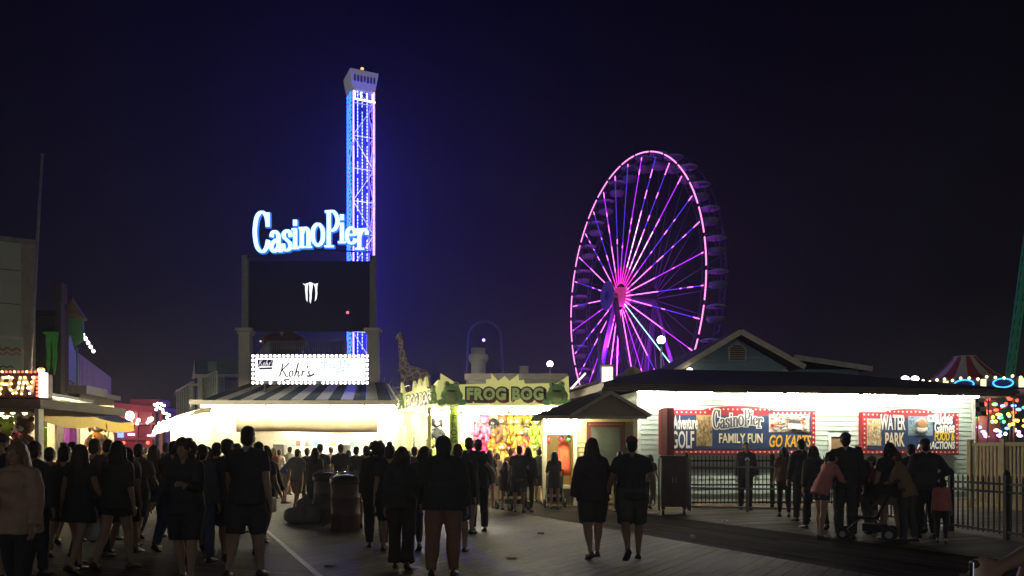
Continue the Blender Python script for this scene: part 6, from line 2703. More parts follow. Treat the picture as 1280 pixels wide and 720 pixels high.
# ------------------------------------------------------------------ litter on the boards
for i, (px, py, kd, lb) in enumerate(((461, 664, 'cup', 'crushed white paper cup lying on the boards past the barrels'), (412, 709, 'scrap', 'small pale paper scrap near the seam board'), (676, 668, 'scrap', 'torn receipt lying on the slanting planks before the couple'),
                                      (868, 676, 'cup', 'dropped paper cup lying on the dark lane boards'), (640, 700, 'scrap', 'pale napkin lying low on the slanting planks'), (905, 652, 'scrap', 'scrap of paper on the pale boards before the railing'))):
    Y = CAM_Z * FPX / (py - HOR)
    p = P(px, HOR, Y)
    m = MB()
    if kd == 'cup':
        m.lathe([(.03, 0), (.042, .1), (.044, .105), (.036, .1)], n=12)
    else:
        g_ = [(x * .05, y * .04, .006 + .012 * math.sin(x * 2.1 + y * 1.7 + i)) for y in range(4) for x in range(4)]
        m.add([(q[0] - .07, q[1] - .06, q[2]) for q in g_] + [(q[0] - .07, q[1] - .06, q[2] - .003) for q in g_],
              [(r_ * 4 + c_, r_ * 4 + c_ + 1, r_ * 4 + c_ + 5, r_ * 4 + c_ + 4) for r_ in range(3) for c_ in range(3)] + [(16 + r_ * 4 + c_ + 4, 16 + r_ * 4 + c_ + 5, 16 + r_ * 4 + c_ + 1, 16 + r_ * 4 + c_) for r_ in range(3) for c_ in range(3)])
    o = m.build('paper_cup' if kd == 'cup' else 'paper_scrap', mat('litter paper', (.7, .68, .62), .7, vary=.05), None)
    o.location = (p.x, p.y, .05 if kd == 'cup' else .02)
    o.rotation_euler = (R(88), 0, R(40 + 50 * i)) if kd == 'cup' else (0, 0, R(37 * i))
    tag(o, lb, 'litter')

# ================================================================== people
JOBS = []
fold = bpy.data.textures.new('cloth folds', 'CLOUDS')
fold.noise_scale = .11
fold.noise_depth = 2
strand = bpy.data.textures.new('hair strands', 'CLOUDS')
strand.noise_scale = .035


def shell(mb, name, m, parent, vox, disp=None, ds=.02, it=4):
    o = mb.build(name, m, parent, fixn=False)
    r = o.modifiers.new('one', 'REMESH')
    r.mode = 'VOXEL'
    r.voxel_size = vox
    r.use_smooth_shade = True
    if disp:
        d = o.modifiers.new('folds', 'DISPLACE')
        d.texture = disp
        d.strength = ds
        d.mid_level = .5
        d.texture_coords = 'GLOBAL'
    s = o.modifiers.new('soft', 'SMOOTH')
    s.factor = .5
    s.iterations = it
    JOBS.append(o)
    return o


def cap(mb, pts, rs, n=10):
    mb.path(pts, rs, n)
    for p, r in zip(pts, rs): mb.ell(p, r, 0, 10, 7)


def cloth(c):
    c = tuple(x * 1.45 + .012 for x in c)
    return mat('cloth %.3f %.3f %.3f' % c, c, .85, vary=.14, scale=9, bump=.15)


SKIN = {'light': (.46, .29, .21), 'tan': (.36, .21, .14), 'brown': (.16, .085, .05)}
HAIRC = {'dark': (.018, .012, .009), 'brown': (.06, .032, .018), 'blond': (.26, .17, .08), 'black': (.009, .008, .008), 'red': (.14, .05, .02), 'grey': (.25, .24, .23)}


def person(label, px, Y, H, face=0, sex='f', top=('tee', (.03, .03, .035)), bottom=('trousers', (.03, .03, .04)), hair=('long', 'dark'), skin='light',
           L=(4, 4), Rr=(-4, 6), aL=(4, 8, 10, 0), aR=(-2, 8, 12, 0), lean=2, yaw=0, wb=1.0, shoes=(.03, .03, .03), group=None, X=None, hat=None, drop=0.):
    rz = R(face) + rnd.uniform(-.06, .06)
    x = (px - 640) / FPX * Y if X is None else X
    t = thing('person', label, 'person', (x, Y, .012), rz, group)
    s = H / 1.70
    near = Y < 16
    vb, vc = (.0105, .0125) if near else (.017, .019)
    fr = .0088 if near else .0115
    hw = (.088 if sex == 'f' else .085) * s * wb
    hipz = .92 * s - drop
    ln = R(lean)
    J = {}
    zmin = 9
    for sx, (th, kn) in ((-1, L), (1, Rr)):
        th, kn = R(th), R(kn)
        hip = Vector((sx * hw, 0, hipz))
        knee = hip + Vector((sx * .02, math.sin(th), -math.cos(th))) * (.43 * s)
        ank = knee + Vector((0, math.sin(th - kn), -math.cos(th - kn))) * (.41 * s)
        J[sx] = [hip, knee, ank]
        zmin = min(zmin, ank.z)
    sh = Vector((0, 0, .08 * s - zmin))
    for sx in (-1, 1): J[sx] = [q + sh for q in J[sx]]
    pel = Vector((0, 0, hipz + .03 * s)) + sh
    sp = Vector((0, math.sin(ln), math.cos(ln)))
    fw = Vector((0, math.cos(ln), -math.sin(ln)))
    at = lambda h, y=0, x=0: pel + sp * (h * s) + fw * (y * s) + Vector((x * s, 0, 0))
    swid = (.158 if sex == 'f' else .182) * (1 + (wb - 1) * .6)
    A = {}
    for sx, (a, b, e, i) in ((-1, aL), (1, aR)):
        a, b, e, i = R(a) + ln * .6, R(b), R(e), R(i)
        S = at(.428, 0, sx * swid * .97)
        d1 = Vector((sx * math.sin(b), math.sin(a) * math.cos(b), -math.cos(a) * math.cos(b)))
        E_ = S + d1 * (.285 * s)
        d2 = Vector((sx * math.sin(b - i), math.sin(a + e) * math.cos(b - i), -math.cos(a + e) * math.cos(b - i)))
        W_ = E_ + d2 * (.245 * s)
        A[sx] = [S, E_, W_, d2]

    def ring(c, rx, ry, n=16):
        return [c + Vector((rx * s * math.cos(2 * PI * j / n), 0, 0)) + fw * (ry * s * math.sin(2 * PI * j / n)) for j in range(n)]

    def torso(mb, g, low=-.06, high=.50, hips=1.0):
        f = sex == 'f'
        prof = [(-.12, .150 * hips, .105), (-.03, .172 * hips, .122), (.05, .165 * hips, .118), (.15, .132 if f else .146, .100), (.24, .140 if f else .160, .108), (.34, .156 if f else .178, .118),
                (.41, .146 if f else .168, .104), (.465, .098 if f else .112, .078), (.515, .062, .060)]
        pr = [q for q in prof if low - .001 <= q[0] <= high + .001]
        mb.loft([ring(at(h, (.012 if h > .3 else 0) + (.018 if f and .3 < h < .4 else 0)), rx * wb + g, ry * (wb ** 1.3) + g) for h, rx, ry in pr])

    # ---- body: one continuous skin
    mb = MB()
    torso(mb, 0, -.12)
    for sx in (-1, 1):
        h, k, an = J[sx]
        wl = wb ** .8
        cap(mb, [h + Vector((0, 0, .02)), h.lerp(k, .4), k], [.088 * s * wl, .078 * s * wl, .054 * s * wl])
        calf = k.lerp(an, .3) + Vector((0, -.012, 0))
        cap(mb, [k, calf, k.lerp(an, .7), an], [.053 * s * wl, .057 * s * wl, .040 * s, .034 * s])
        cap(mb, [an + Vector((0, -.02, -.045 * s)), an + Vector((sx * .01, .07 * s, -.05 * s)), an + Vector((sx * .015, .14 * s, -.058 * s))], [.03 * s, .03 * s, .022 * s], 8)
        S, E_, W_, d = A[sx]
        wa = wb ** .7
        cap(mb, [at(.485, 0, sx * .03), at(.45, 0, sx * swid * .55), S], [.045 * s, .048 * s, .046 * s * wa])
        cap(mb, [S, S.lerp(E_, .45), E_], [.046 * s * wa, .047 * s * wa, .037 * s * wa])
        cap(mb, [E_, E_.lerp(W_, .3), W_], [.038 * s * wa, .038 * s * wa, .025 * s])
        # hand
        u = fw - d * fw.dot(d)
        if u.length < .2: u = sp - d * sp.dot(d)
        u.normalize()
        n_ = d.cross(u)
        inw = n_ if n_.x * sx < 0 else -n_
        pc = W_ + d * (.05 * s)
        Mh = Matrix((u, n_, d)).transposed()
        mb.ell(pc, (.042 * s, .018 * s, .055 * s), 0, 10, 8, M=Mh)
        for q, (o_, l_) in enumerate(((.030, .078), (.010, .088), (-.010, .083), (-.030, .064))):
            b0 = pc + d * (.035 * s) + u * (o_ * s)
            p1 = b0 + (d * .85 + inw * .25) * (l_ * .5 * s)
            p2 = p1 + (d * .6 + inw * .7) * (l_ * .5 * s)
            cap(mb, [b0, p1, p2], [fr * s, fr * s * .95, fr * s * .8], 6)
        b0 = W_ + d * (.02 * s) + u * (.03 * s)
        p1 = b0 + (d * .7 + u * .7) * (.035 * s)
        p2 = p1 + (d * .9 + u * .25 + inw * .3) * (.032 * s)
        cap(mb, [b0, p1, p2], [fr * s * 1.25, fr * s * 1.15, fr * s * .95], 6)
    C = at(.635, .015)
    C = Vector((C.x, C.y, C.z))
    cap(mb, [at(.49), at(.535, .004), C + Vector((0, -.01, -.07 * s))], [.058 * s, .052 * s, .050 * s])
    Yw = Matrix.Translation(C) @ Matrix.Rotation(R(yaw), 4, 'Z') @ Matrix.Rotation(-ln * .45, 4, 'X')
    hp = lambda x, y, z: Yw @ (Vector((x, y, z)) * s)
    he = lambda mb_, x, y, z, r, mi=0, nu=12, nv=9: mb_.ell(hp(x, y, z), tuple(q * s for q in r), mi, nu, nv, M=Yw.to_3x3())
    he(mb, 0, -.012, .022, (.073, .092, .096))
    he(mb, 0, .026, -.052, (.055, .058, .060))
    he(mb, 0, .072, -.092, (.024, .02, .018))
    he(mb, 0, .070, .024, (.048, .018, .012))
    cap(mb, [hp(0, .084, .012), hp(0, .104, -.028)], [.009 * s, .0145 * s], 8)
    he(mb, 0, .08, -.063, (.024, .012, .009))
    for sx in (-1, 1):
        he(mb, sx * .075, -.008, -.008, (.012, .022, .032), 0, 8, 6)
        he(mb, sx * .045, .055, -.028, (.022, .022, .02), 0, 8, 6)
    shell(mb, 'body', mat('skin ' + skin, SKIN[skin], .55, vary=.06, spec=.3), t, vb, it=3)
    if near and 90 < face < 270:
        for sx in (-1, 1):
            e_ = MB()
            he(e_, sx * .031, .076, .004, (.0125, .0115, .0115), 0, 10, 8)
            he(e_, sx * .031, .083, .004, (.0065, .0055, .0065), 1, 8, 6)
            e_.build('eye', [mat('eye white', (.7, .68, .64), .2, vary=0), mat('iris', (.03, .02, .015), .2, vary=0)], t)
        e_ = MB()
        he(e_, 0, .086, -.060, (.021, .008, .0045), 0, 10, 5)
        he(e_, 0, .087, -.067, (.018, .008, .0045), 0, 10, 5)
        e_.build('lips', mat('lips', (.34, .12, .10), .45, vary=0), t)
    # ---- lower clothes
    kind, c = bottom
    mb = MB()
    g = {'trousers': .022, 'leggings': .008, 'shorts': .024, 'hotpants': .016, 'skirt': .014, 'wide': .03}.get(kind, .02)
    if kind in ('skirt',):
        hk = (J[-1][1] + J[1][1]) / 2
        hem = pel.lerp(Vector((0, (J[-1][1].y + J[1][1].y) / 2, hk.z)), .72)
        mb.loft([ring(at(.10), .15 * wb + g, .108 * wb + g), ring(at(-.03), .18 * wb + g, .13 * wb + g), ring(hem, .225 * wb + g, .17 * wb + g)])
        shell(mb, 'skirt', cloth(c), t, vc, fold, .02)
    else:
        torso(mb, g * .8, -.12, .15 if sex == 'f' else .06, 1.03)
        for sx in (-1, 1):
            h, k, an = J[sx]
            wl = wb ** .8
            top_ = h + Vector((0, 0, .02))
            if kind in ('trousers', 'leggings', 'wide'):
                wide = {'trousers': .062, 'leggings': .042, 'wide': .105}[kind] * s
                cap(mb, [top_, h.lerp(k, .5), k], [(.09 * wl + g) * s, (.078 * wl + g) * s, (.058 * wl + g) * s])
                e = an + Vector((0, 0, -.0 if kind != 'leggings' else .03))
                mb.path([k, k.lerp(an, .4) + Vector((0, -.01, 0)), e], [(.058 * wl + g) * s, (.058 * wl + g * .8) * s, wide], 12)
            else:
                f_ = .95 if kind == 'shorts' else .45
                e = h.lerp(k, f_)
                mb.path([top_, h.lerp(k, f_ * .5), e], [(.09 * wl + g) * s, (.083 * wl + g * 1.2) * s, ((.064 if f_ > .6 else .082) * wl + g * 1.5) * s], 14)
                mb.ell(top_, (.09 * wl + g) * s)
        shell(mb, {'leggings': 'leggings', 'shorts': 'shorts', 'hotpants': 'shorts', 'wide': 'trousers'}.get(kind, 'trousers'), cloth(c), t, vc, fold, .012 if kind == 'leggings' else .024)
    # ---- upper clothes
    kind, c = top
    mb = MB()
    g = {'tee': .016, 'tank': .010, 'long': .018, 'hoodie': .022, 'jacket': .025, 'dress': .014, 'blouse': .018}[kind]
    slv = {'tee': .62, 'tank': 0, 'dress': .35, 'blouse': 1.0}.get(kind, 2.)
    prof_low = -.12 if kind in ('hoodie', 'jacket', 'dress', 'blouse') else -.09
    torso(mb, g, -.12 if kind != 'tank' else -.03, .475, 1.0)
    mb.loft([ring(at(.16), .145 * wb + g * 1.3, .112 * wb + g * 1.3), ring(at(-.02), .172 * wb + g * 1.4, .124 * wb + g * 1.4), ring(at(prof_low - .02), .178 * wb + g * 1.5, .13 * wb + g * 1.5)])
    for sx in (-1, 1):
        S, E_, W_, d = A[sx]
        wa = wb ** .7
        cap(mb, [at(.485, 0, sx * .03), at(.455, 0, sx * swid * .55), S], [(.045 + g * .5) * s, (.048 + g * .6) * s, (.046 * wa + g * .7) * s])
        if slv > 0:
            e = S.lerp(E_, min(1, slv))
            mb.path([S, S.lerp(e, .5), e], [(.046 * wa + g * .8) * s, (.047 * wa + g) * s, (.044 * wa + g * 1.15) * s], 12)
            if slv > 1:
                mb.ell(E_, (.042 * wa + g) * s)
                w_ = E_.lerp(W_, .96)
                mb.path([E_, E_.lerp(W_, .5), w_], [(.042 * wa + g) * s, (.038 * wa + g) * s, (.03 + g * .9) * s], 12)
    if kind == 'dress':
        k_ = (J[-1][1] + J[1][1]) / 2
        hem = pel.lerp(Vector((0, k_.y, k_.z)), .62)
        mb.loft([ring(at(.12), .14 * wb + g, .11 * wb + g), ring(at(-.03), .18 * wb + g * 1.2, .13 * wb + g * 1.2), ring(hem, .215 * wb + g, .165 * wb + g)])
    if kind == 'hoodie' and hair[0] != 'hood':
        cap(mb, [at(.50, -.06, -.07), at(.46, -.10, 0), at(.50, -.06, .07)], [.045 * s, .06 * s, .045 * s])
    nm = {'tee': 'shirt', 'tank': 'vest', 'long': 'shirt', 'hoodie': 'hoodie', 'jacket': 'jacket', 'dress': 'dress', 'blouse': 'blouse'}[kind]
    shell(mb, nm, cloth(c), t, vc, fold, .028 if kind in ('hoodie', 'jacket', 'blouse') else .02)
    if kind == 'tank':
        pass
    # ---- hair
    hk, hc = hair
    hm = mat('hair ' + hc, HAIRC[hc], .55, vary=.25, scale=30)
    mb = MB()
    if hk == 'hood':
        he(mb, 0, -.025, .015, (.105, .118, .125))
        cap(mb, [hp(0, -.06, -.04), at(.49, -.03)], [.09 * s, .085 * s])
        shell(mb, 'hood', cloth(c), t, vc, fold, .02)
    else:
        if hk == 'bald':
            he(mb, 0, -.03, -.01, (.077, .078, .05))
        elif hk == 'short':
            he(mb, 0, -.020, .040, (.080, .096, .090))
            he(mb, 0, -.046, -.018, (.074, .064, .085))
        elif hk == 'crop':       # tall on top, tight at the sides
            he(mb, 0, -.016, .045, (.078, .097, .092))
            he(mb, 0, -.002, .085, (.068, .082, .052))
            he(mb, 0, -.045, -.015, (.075, .066, .085))
        else:
            he(mb, 0, -.018, .034, (.086, .100, .096))
            he(mb, 0, -.048, -.02, (.082, .068, .09))
        if hk == 'long':
            mb.loft([[hp((rx * math.cos(2 * PI * j / 14)), y + ry * math.sin(2 * PI * j / 14), z) for j in range(14)] for z, y, rx, ry in
                     ((.03, -.045, .085, .062), (-.06, -.058, .098, .062), (-.15, -.072, .108, .056), (-.25, -.085, .105, .046), (-.33, -.09, .085, .036), (-.37, -.09, .05, .022))])
            for sx in (-1, 1): cap(mb, [hp(sx * .072, .0, .03), hp(sx * .088, -.01, -.06), hp(sx * .098, -.01, -.17), hp(sx * .09, .0, -.24)], [.026 * s, .03 * s, .028 * s, .015 * s])
        if hk == 'bob':
            for sx in (-1, 1): cap(mb, [hp(sx * .066, -.02, .04), hp(sx * .09, -.02, -.05), hp(sx * .085, -.02, -.13)], [.035 * s, .04 * s, .028 * s])
            cap(mb, [hp(0, -.07, 0), hp(0, -.085, -.10)], [.075 * s, .05 * s])
        if hk == 'curly':
            r2 = random.Random(int(px * 7))
            for _ in range(60):
                a, b = r2.uniform(0, 2 * PI), r2.uniform(-.55, 1.1)
                he(mb, .105 * math.cos(a) * math.cos(b) * 1.05, -.035 + .10 * math.sin(a) * math.cos(b) - (.03 if math.sin(a) > .3 and b < .5 else 0), .01 + .115 * math.sin(b) + (0 if b > 0 else -.04), (.034,) * 3, 0, 6, 5) if not (math.sin(a) > .35 and b < .35) else None
        if hk == 'bun':
            he(mb, 0, -.06, .135, (.048, .048, .042))
        if hk == 'pony':
            cap(mb, [hp(0, -.10, .06), hp(0, -.15, .03), hp(0, -.165, -.06), hp(0, -.15, -.17)], [.03 * s, .034 * s, .03 * s, .012 * s])
        shell(mb, 'hair', hm, t, .0085 if near else .015, strand, .016 if hk in ('long', 'curly', 'bob') else .009, it=2)
    if hat:
        mb = MB()
        he(mb, 0, -.012, .060, (.086, .102, .072), 0, 14, 8)
        vs = []
        for j in range(9):
            a = PI * j / 8
            vs.append((.075 * math.cos(a), .06 + .10 * math.sin(a), .058 - .012 * math.sin(a)))
        top_ = [hp(*v) for v in vs] + [hp(-.07, .03, .066), hp(.07, .03, .066)]
        lo = [q - Vector((0, 0, .008 * s)) for q in top_]
        n_ = len(top_)
        mb.add(top_ + lo, [tuple(range(n_)), tuple(reversed(range(n_, 2 * n_)))] + [(i, n_ + i, n_ + (i + 1) % n_, (i + 1) % n_) for i in range(n_)])
        he(mb, 0, -.012, .133, (.01, .01, .006), 0, 6, 4)
        mb.build('cap', cloth(hat), t)
    # ---- shoes
    sm_ = mat('shoe %.2f %.2f %.2f' % tuple(shoes), shoes, .5, vary=.1)
    for sx in (-1, 1):
        an = J[sx][2]
        mb = MB()
        th, kn = (L if sx < 0 else Rr)
        pitch = R((th - kn) * .8) if an.z > .11 * s else 0
        Mf = Matrix.Translation(an) @ Matrix.Rotation(pitch, 4, 'X') @ Matrix.Rotation(-sx * .12, 4, 'Z')
        fp = lambda x, y, z: Mf @ (Vector((x, y, z)) * s)
        prof = [(-.075, .024, .05), (-.055, .036, .075), (-.01, .039, .085), (.05, .043, .06), (.11, .048, .045), (.155, .040, .034), (.18, .018, .02)]
        mb.loft([[fp(rx * math.cos(a), y, -.078 + max(0, h * math.sin(a)) if math.sin(a) > 0 else -.078) for a in [2 * PI * j / 12 for j in range(12)]] for y, rx, h in prof])
        mb.build('shoe', sm_, t)
    return t, A, J


def walk(k=1):
    return dict(L=(20 * k, 6), Rr=(-16 * k, 18), aL=(-16 * k, 8, 14, 0), aR=(18 * k, 8, 22, 0), lean=4)


def walk2(k=1):
    return dict(L=(-14 * k, 20), Rr=(20 * k, 6), aL=(16 * k, 8, 20, 0), aR=(-14 * k, 8, 14, 0), lean=4)


blk, nav, chr_, brn = (.022, .022, .025), (.022, .026, .045), (.045, .045, .05), (.06, .035, .025)
tanj, khaki, denim, pinkc, red_ = (.34, .23, .16), (.26, .16, .10), (.05, .07, .13), (.42, .16, .15), (.42, .05, .03)
hold = (38, 14, 70, 25)     # an arm bent in front of the chest

person('woman in a light tan jacket and dark trousers walking toward the camera', 24, 7.4, 1.60, 176, 'f', ('jacket', tanj), ('trousers', (.02, .02, .022)), ('long', 'blond'), aL=(8, 12, 20, 0), aR=(20, 12, 70, 35), L=(12, 4), Rr=(-8, 10), wb=1.1)
person('person in dark clothes and cap half hidden behind the tan jacket', 12, 9.2, 1.70, 170, 'm', ('tee', blk), ('shorts', blk), ('short', 'brown'), hat=(.05, .04, .04), X=-5.86)
person('man in a red orange shirt beside the women in short dark dresses', 61, 11.6, 1.60, 10, 'm', ('tee', red_), ('trousers', nav), ('short', 'dark'), **walk())
person('woman in a black short dress with her hair up', 79, 10.4, 1.61, 4, 'f', ('dress', blk), ('hotpants', blk), ('bun', 'dark'), **walk2())
person('woman in a black short dress with loose brown hair', 98, 10.0, 1.61, -6, 'f', ('dress', (.03, .026, .026)), ('hotpants', blk), ('long', 'brown'), **walk(.8))
person('broad woman with long dark hair and bare legs near the white plastic bag', 145, 10.2, 1.65, -8, 'f', ('blouse', (.03, .03, .028)), ('hotpants', blk), ('long', 'dark'), wb=1.12, **walk2(.7))
person('man in a dim grey checked shirt behind the broad long haired woman', 172, 12.6, 1.66, 4, 'm', ('tee', (.09, .085, .08)), ('shorts', chr_), ('short', 'dark'), **walk())
person('slim woman with very long brown hair in dark leggings', 191, 14.0, 1.63, 0, 'f', ('tee', (.05, .035, .035)), ('leggings', blk), ('long', 'brown'), **walk2(.6))
person('dark figure down the street just past the long brown hair', 207, 18.5, 1.72, 0, 'm', ('tee', blk), ('trousers', blk), ('short', 'dark'))
person('wide woman with curly hair and dark shorts facing the camera', 232, 9.2, 1.65, 172, 'f', ('long', (.032, .028, .03)), ('shorts', (.025, .022, .025)), ('curly', 'brown'), wb=1.2, aL=(25, 12, 75, 20), aR=(10, 12, 40, 10), L=(10, 6), Rr=(-6, 8))
person('short haired person between the curly haired woman and the cap wearer', 259, 15, 1.60, 5, 'f', ('tee', blk), ('trousers', blk), ('bob', 'dark'))
person('person with a dark baseball cap beside the tallest man', 283, 11.0, 1.71, 6, 'm', ('tee', (.028, .03, .034)), ('shorts', chr_), ('short', 'dark'), hat=(.02, .02, .024), **walk())
person('tallest man with cropped hair, dark shirt and shorts, seen from behind', 308, 9.5, 1.81, 2, 'm', ('tee', (.022, .024, .032)), ('shorts', (.03, .03, .035)), ('crop', 'dark'), wb=1.1, **walk2(.7))
person('slim person in dark hoodie and leggings with a handbag near the pale seam', 331, 13.4, 1.62, -8, 'f', ('hoodie', blk), ('leggings', blk), ('bob', 'dark'), **walk(.7))
# in front of the custard stand
person('person in a pale shirt standing at the custard counter', 349, 27.5, 1.60, 0, 'f', ('tee', (.5, .45, .38)), ('shorts', khaki), ('short', 'brown'))
person('person in a blue shirt bending forward before the custard counter', 357, 23.5, 1.70, -50, 'm', ('tee', (.07, .12, .34)), ('shorts', (.32, .27, .2)), ('short', 'brown'), lean=38, aL=(50, 8, 20, 0), aR=(40, 8, 30, 0))
person('man in a grey shirt and shorts stepping past the rubbish sack', 371, 20.5, 1.62, -15, 'm', ('tee', (.16, .16, .16)), ('shorts', khaki), ('short', 'dark'), **walk())
person('dark haired woman just behind the man stepping past the sack', 384, 22.5, 1.62, 20, 'f', ('tee', blk), ('leggings', blk), ('pony', 'dark'))
person('man with a square haircut in a black shirt behind the barrels', 400, 19.8, 1.70, 10, 'm', ('tee', (.028, .03, .04)), ('trousers', denim), ('crop', 'black'), wb=1.05)
person('small lit figure in a buff shirt at the custard counter between two men', 414, 27, 1.68, 30, 'm', ('tee', (.36, .28, .16)), ('shorts', denim), ('short', 'dark'), hat=(.1, .08, .05))
person('man in a navy shirt right behind the hooped barrel', 426, 20.6, 1.71, 15, 'm', ('tee', nav), ('shorts', chr_), ('short', 'dark'))
person('woman in a charcoal top beyond the hooped barrel', 445, 20.2, 1.65, -10, 'f', ('tee', (.04, .045, .055)), ('trousers', blk), ('short', 'dark'), wb=1.08)
person('broad person in a black hoodie with big loose hair', 471, 12.6, 1.66, 5, 'f', ('hoodie', blk), ('trousers', blk), ('curly', 'dark'), wb=1.25)
person('woman in a dark top and wide trousers beside the heavy hooded person', 502, 10.3, 1.57, 4, 'f', ('long', (.03, .036, .038)), ('wide', (.032, .03, .028)), ('bob', 'brown'), wb=1.08, **walk(.5))
person('dark figure right beside the wide trousered woman', 518, 17.5, 1.62, 0, 'm', ('tee', nav), ('trousers', blk), ('short', 'dark'))
person('short figure with bobbed hair before the side counter', 528, 22.5, 1.57, 10, 'f', ('tee', (.05, .05, .06)), ('leggings', blk), ('bob', 'dark'))
person('heavy person in a hooded jacket and reddish khaki trousers walking away', 554, 9.6, 1.69, 3, 'm', ('jacket', (.026, .028, .03)), ('trousers', (.20, .105, .075)), ('hood', 'dark'), wb=1.28, **walk2(.5))
person('tall man of the hugging couple before the corner pillar', 586, 14.8, 1.77, -20, 'm', ('tee', blk), ('shorts', chr_), ('short', 'dark'), aR=(20, 40, 40, 40))
person('woman of the hugging couple before the corner pillar', 598, 15.2, 1.74, 15, 'f', ('hoodie', (.03, .03, .032)), ('trousers', blk), ('short', 'dark'), aL=(15, 45, 40, 40))
person('slim girl in hot pants with bare legs before the game stand', 612, 21.5, 1.56, 5, 'f', ('tee', blk), ('hotpants', blk), ('long', 'black'))
person('person in a whitish shirt at the game stand counter', 621, 25.0, 1.50, -5, 'f', ('tee', (.42, .42, .40)), ('shorts', denim), ('bob', 'brown'))
person('dark haired child between the bare legged girl and the couple at the game stand', 632, 21.0, 1.27, 8, 'f', ('dress', (.04, .035, .04)), ('hotpants', blk), ('long', 'dark'))
person('woman in an orange brown top at the game stand counter', 638, 24.6, 1.60, 0, 'f', ('tee', (.34, .14, .05)), ('shorts', denim), ('bun', 'red'))
person('man with short hair standing close to a long haired woman at the game stand', 649, 20.0, 1.66, 0, 'm', ('tee', (.028, .028, .03)), ('shorts', chr_), ('short', 'black'), wb=1.1)
person('long haired woman standing close to a man at the game stand', 660, 20.1, 1.62, -6, 'f', ('long', blk), ('leggings', blk), ('long', 'black'))
person('person in a dim teal top at the end of the game stand counter', 674, 24.3, 1.62, 40, 'f', ('tee', (.08, .14, .15)), ('shorts', chr_), ('bun', 'brown'))
person('long haired woman in a dark dress pushing a stroller to the yellow booth', 693, 21.2, 1.52, 0, 'f', ('long', blk), ('skirt', blk), ('long', 'black'), aL=(35, 6, 40, 5), aR=(35, 6, 40, 5))
# the couple on the planks
person('long haired woman in knee shorts walking away across the slanting planks', 741, 11.4, 1.71, 8, 'f', ('hoodie', (.034, .027, .025)), ('shorts', (.035, .04, .032)), ('long', 'brown'), wb=1.2, L=(-12, 14), Rr=(14, 6), aL=(-14, 16, 12, 4), aR=(10, 14, 18, 4), lean=3, shoes=(.12, .10, .08))
person('man in a dark red cap and dark shorts walking beside her on the planks', 790, 11.1, 1.73, -4, 'm', ('tee', (.026, .026, .032)), ('shorts', (.045, .048, .042)), ('short', 'dark'), skin='tan', hat=(.13, .02, .02), wb=1.14, L=(-20, 22), Rr=(14, 4), aL=(12, 16, 24, 6), aR=(-10, 18, 30, 10), lean=4, shoes=(.02, .02, .02))
person('dark figure in front of the yellow booth notice board', 775, 20.2, 1.52, 20, 'f', ('hoodie', nav), ('trousers', blk), ('short', 'dark'))
person('short person stepping behind the shoulder of the man in the dark red cap', 812, 21.4, 1.46, -25, 'f', ('tee', blk), ('leggings', blk), ('bob', 'dark'), **walk(.6))
# along the railing
person('lone man standing against the black railing under the family fun words', 932, 20.9, 1.77, 180, 'm', ('jacket', (.03, .032, .034)), ('trousers', blk), ('short', 'dark'))
person('woman with a reddish top beside the man under the go kart words', 980, 18.6, 1.62, -10, 'f', ('tee', (.09, .045, .04)), ('leggings', blk), ('bob', 'dark'))
person('man in a dark jacket standing under the go kart words', 1002, 17.4, 1.78, 12, 'm', ('jacket', (.026, .028, .036)), ('trousers', chr_), ('short', 'black'))
person('woman in a dull pink top stooping in front of the capped tall man', 1027, 13.8, 1.58, -75, 'f', ('blouse', pinkc), ('hotpants', blk), ('pony', 'dark'), lean=24, aL=(4, 8, 62, 20), aR=(10, 8, 48, 20))
person('tall man with a cap in a dark jacket beside the small ticket window', 1057, 13.9, 1.83, -18, 'm', ('jacket', (.024, .027, .034)), ('trousers', (.03, .034, .034)), ('short', 'dark'), hat=(.02, .02, .024), wb=1.1)
person('boy with a cap and a dull red shirt seen from the side', 1091, 14.9, 1.42, 75, 'm', ('tee', (.22, .05, .045)), ('shorts', chr_), ('short', 'brown'), hat=(.10, .09, .08), aL=(30, 8, 60, 10), aR=(30, 8, 50, 10))
person('woman with full dark hair, dark top and pale skirt in the waiting group', 1113, 13.6, 1.66, 6, 'f', ('tee', blk), ('skirt', (.11, .095, .075)), ('bob', 'black'), wb=1.12)
person('person in a tan brown shirt stooping between the dark haired woman and the capped man', 1134, 13.4, 1.55, 40, 'f', ('blouse', (.20, .12, .075)), ('trousers', chr_), ('short', 'brown'), lean=18, aL=(8, 8, 55, 20), aR=(4, 8, 60, 20))
person('man with a flat cap and his arms bent at the end of the waiting group', 1157, 14.0, 1.73, -8, 'm', ('jacket', (.024, .026, .032)), ('trousers', blk), ('short', 'dark'), hat=(.02, .02, .022), aR=(-6, 34, 60, 60), wb=1.12)
person('small child in a pink top beside the man with bent arms', 1177, 13.2, 1.08, -25, 'f', ('tee', (.44, .13, .13)), ('leggings', blk), ('bob', 'dark'))
# only the arm of this person reaches into the frame
pt, pA, pJ = person('person whose bare arm holding a phone reaches in over the lower boards', 1300, 3.1, 1.66, 96, 'f', ('tee', (.40, .10, .07)), ('trousers', chr_), ('long', 'dark'), aL=(50, 4, 16, 0), aR=(4, 8, 12, 0), X=2.2)

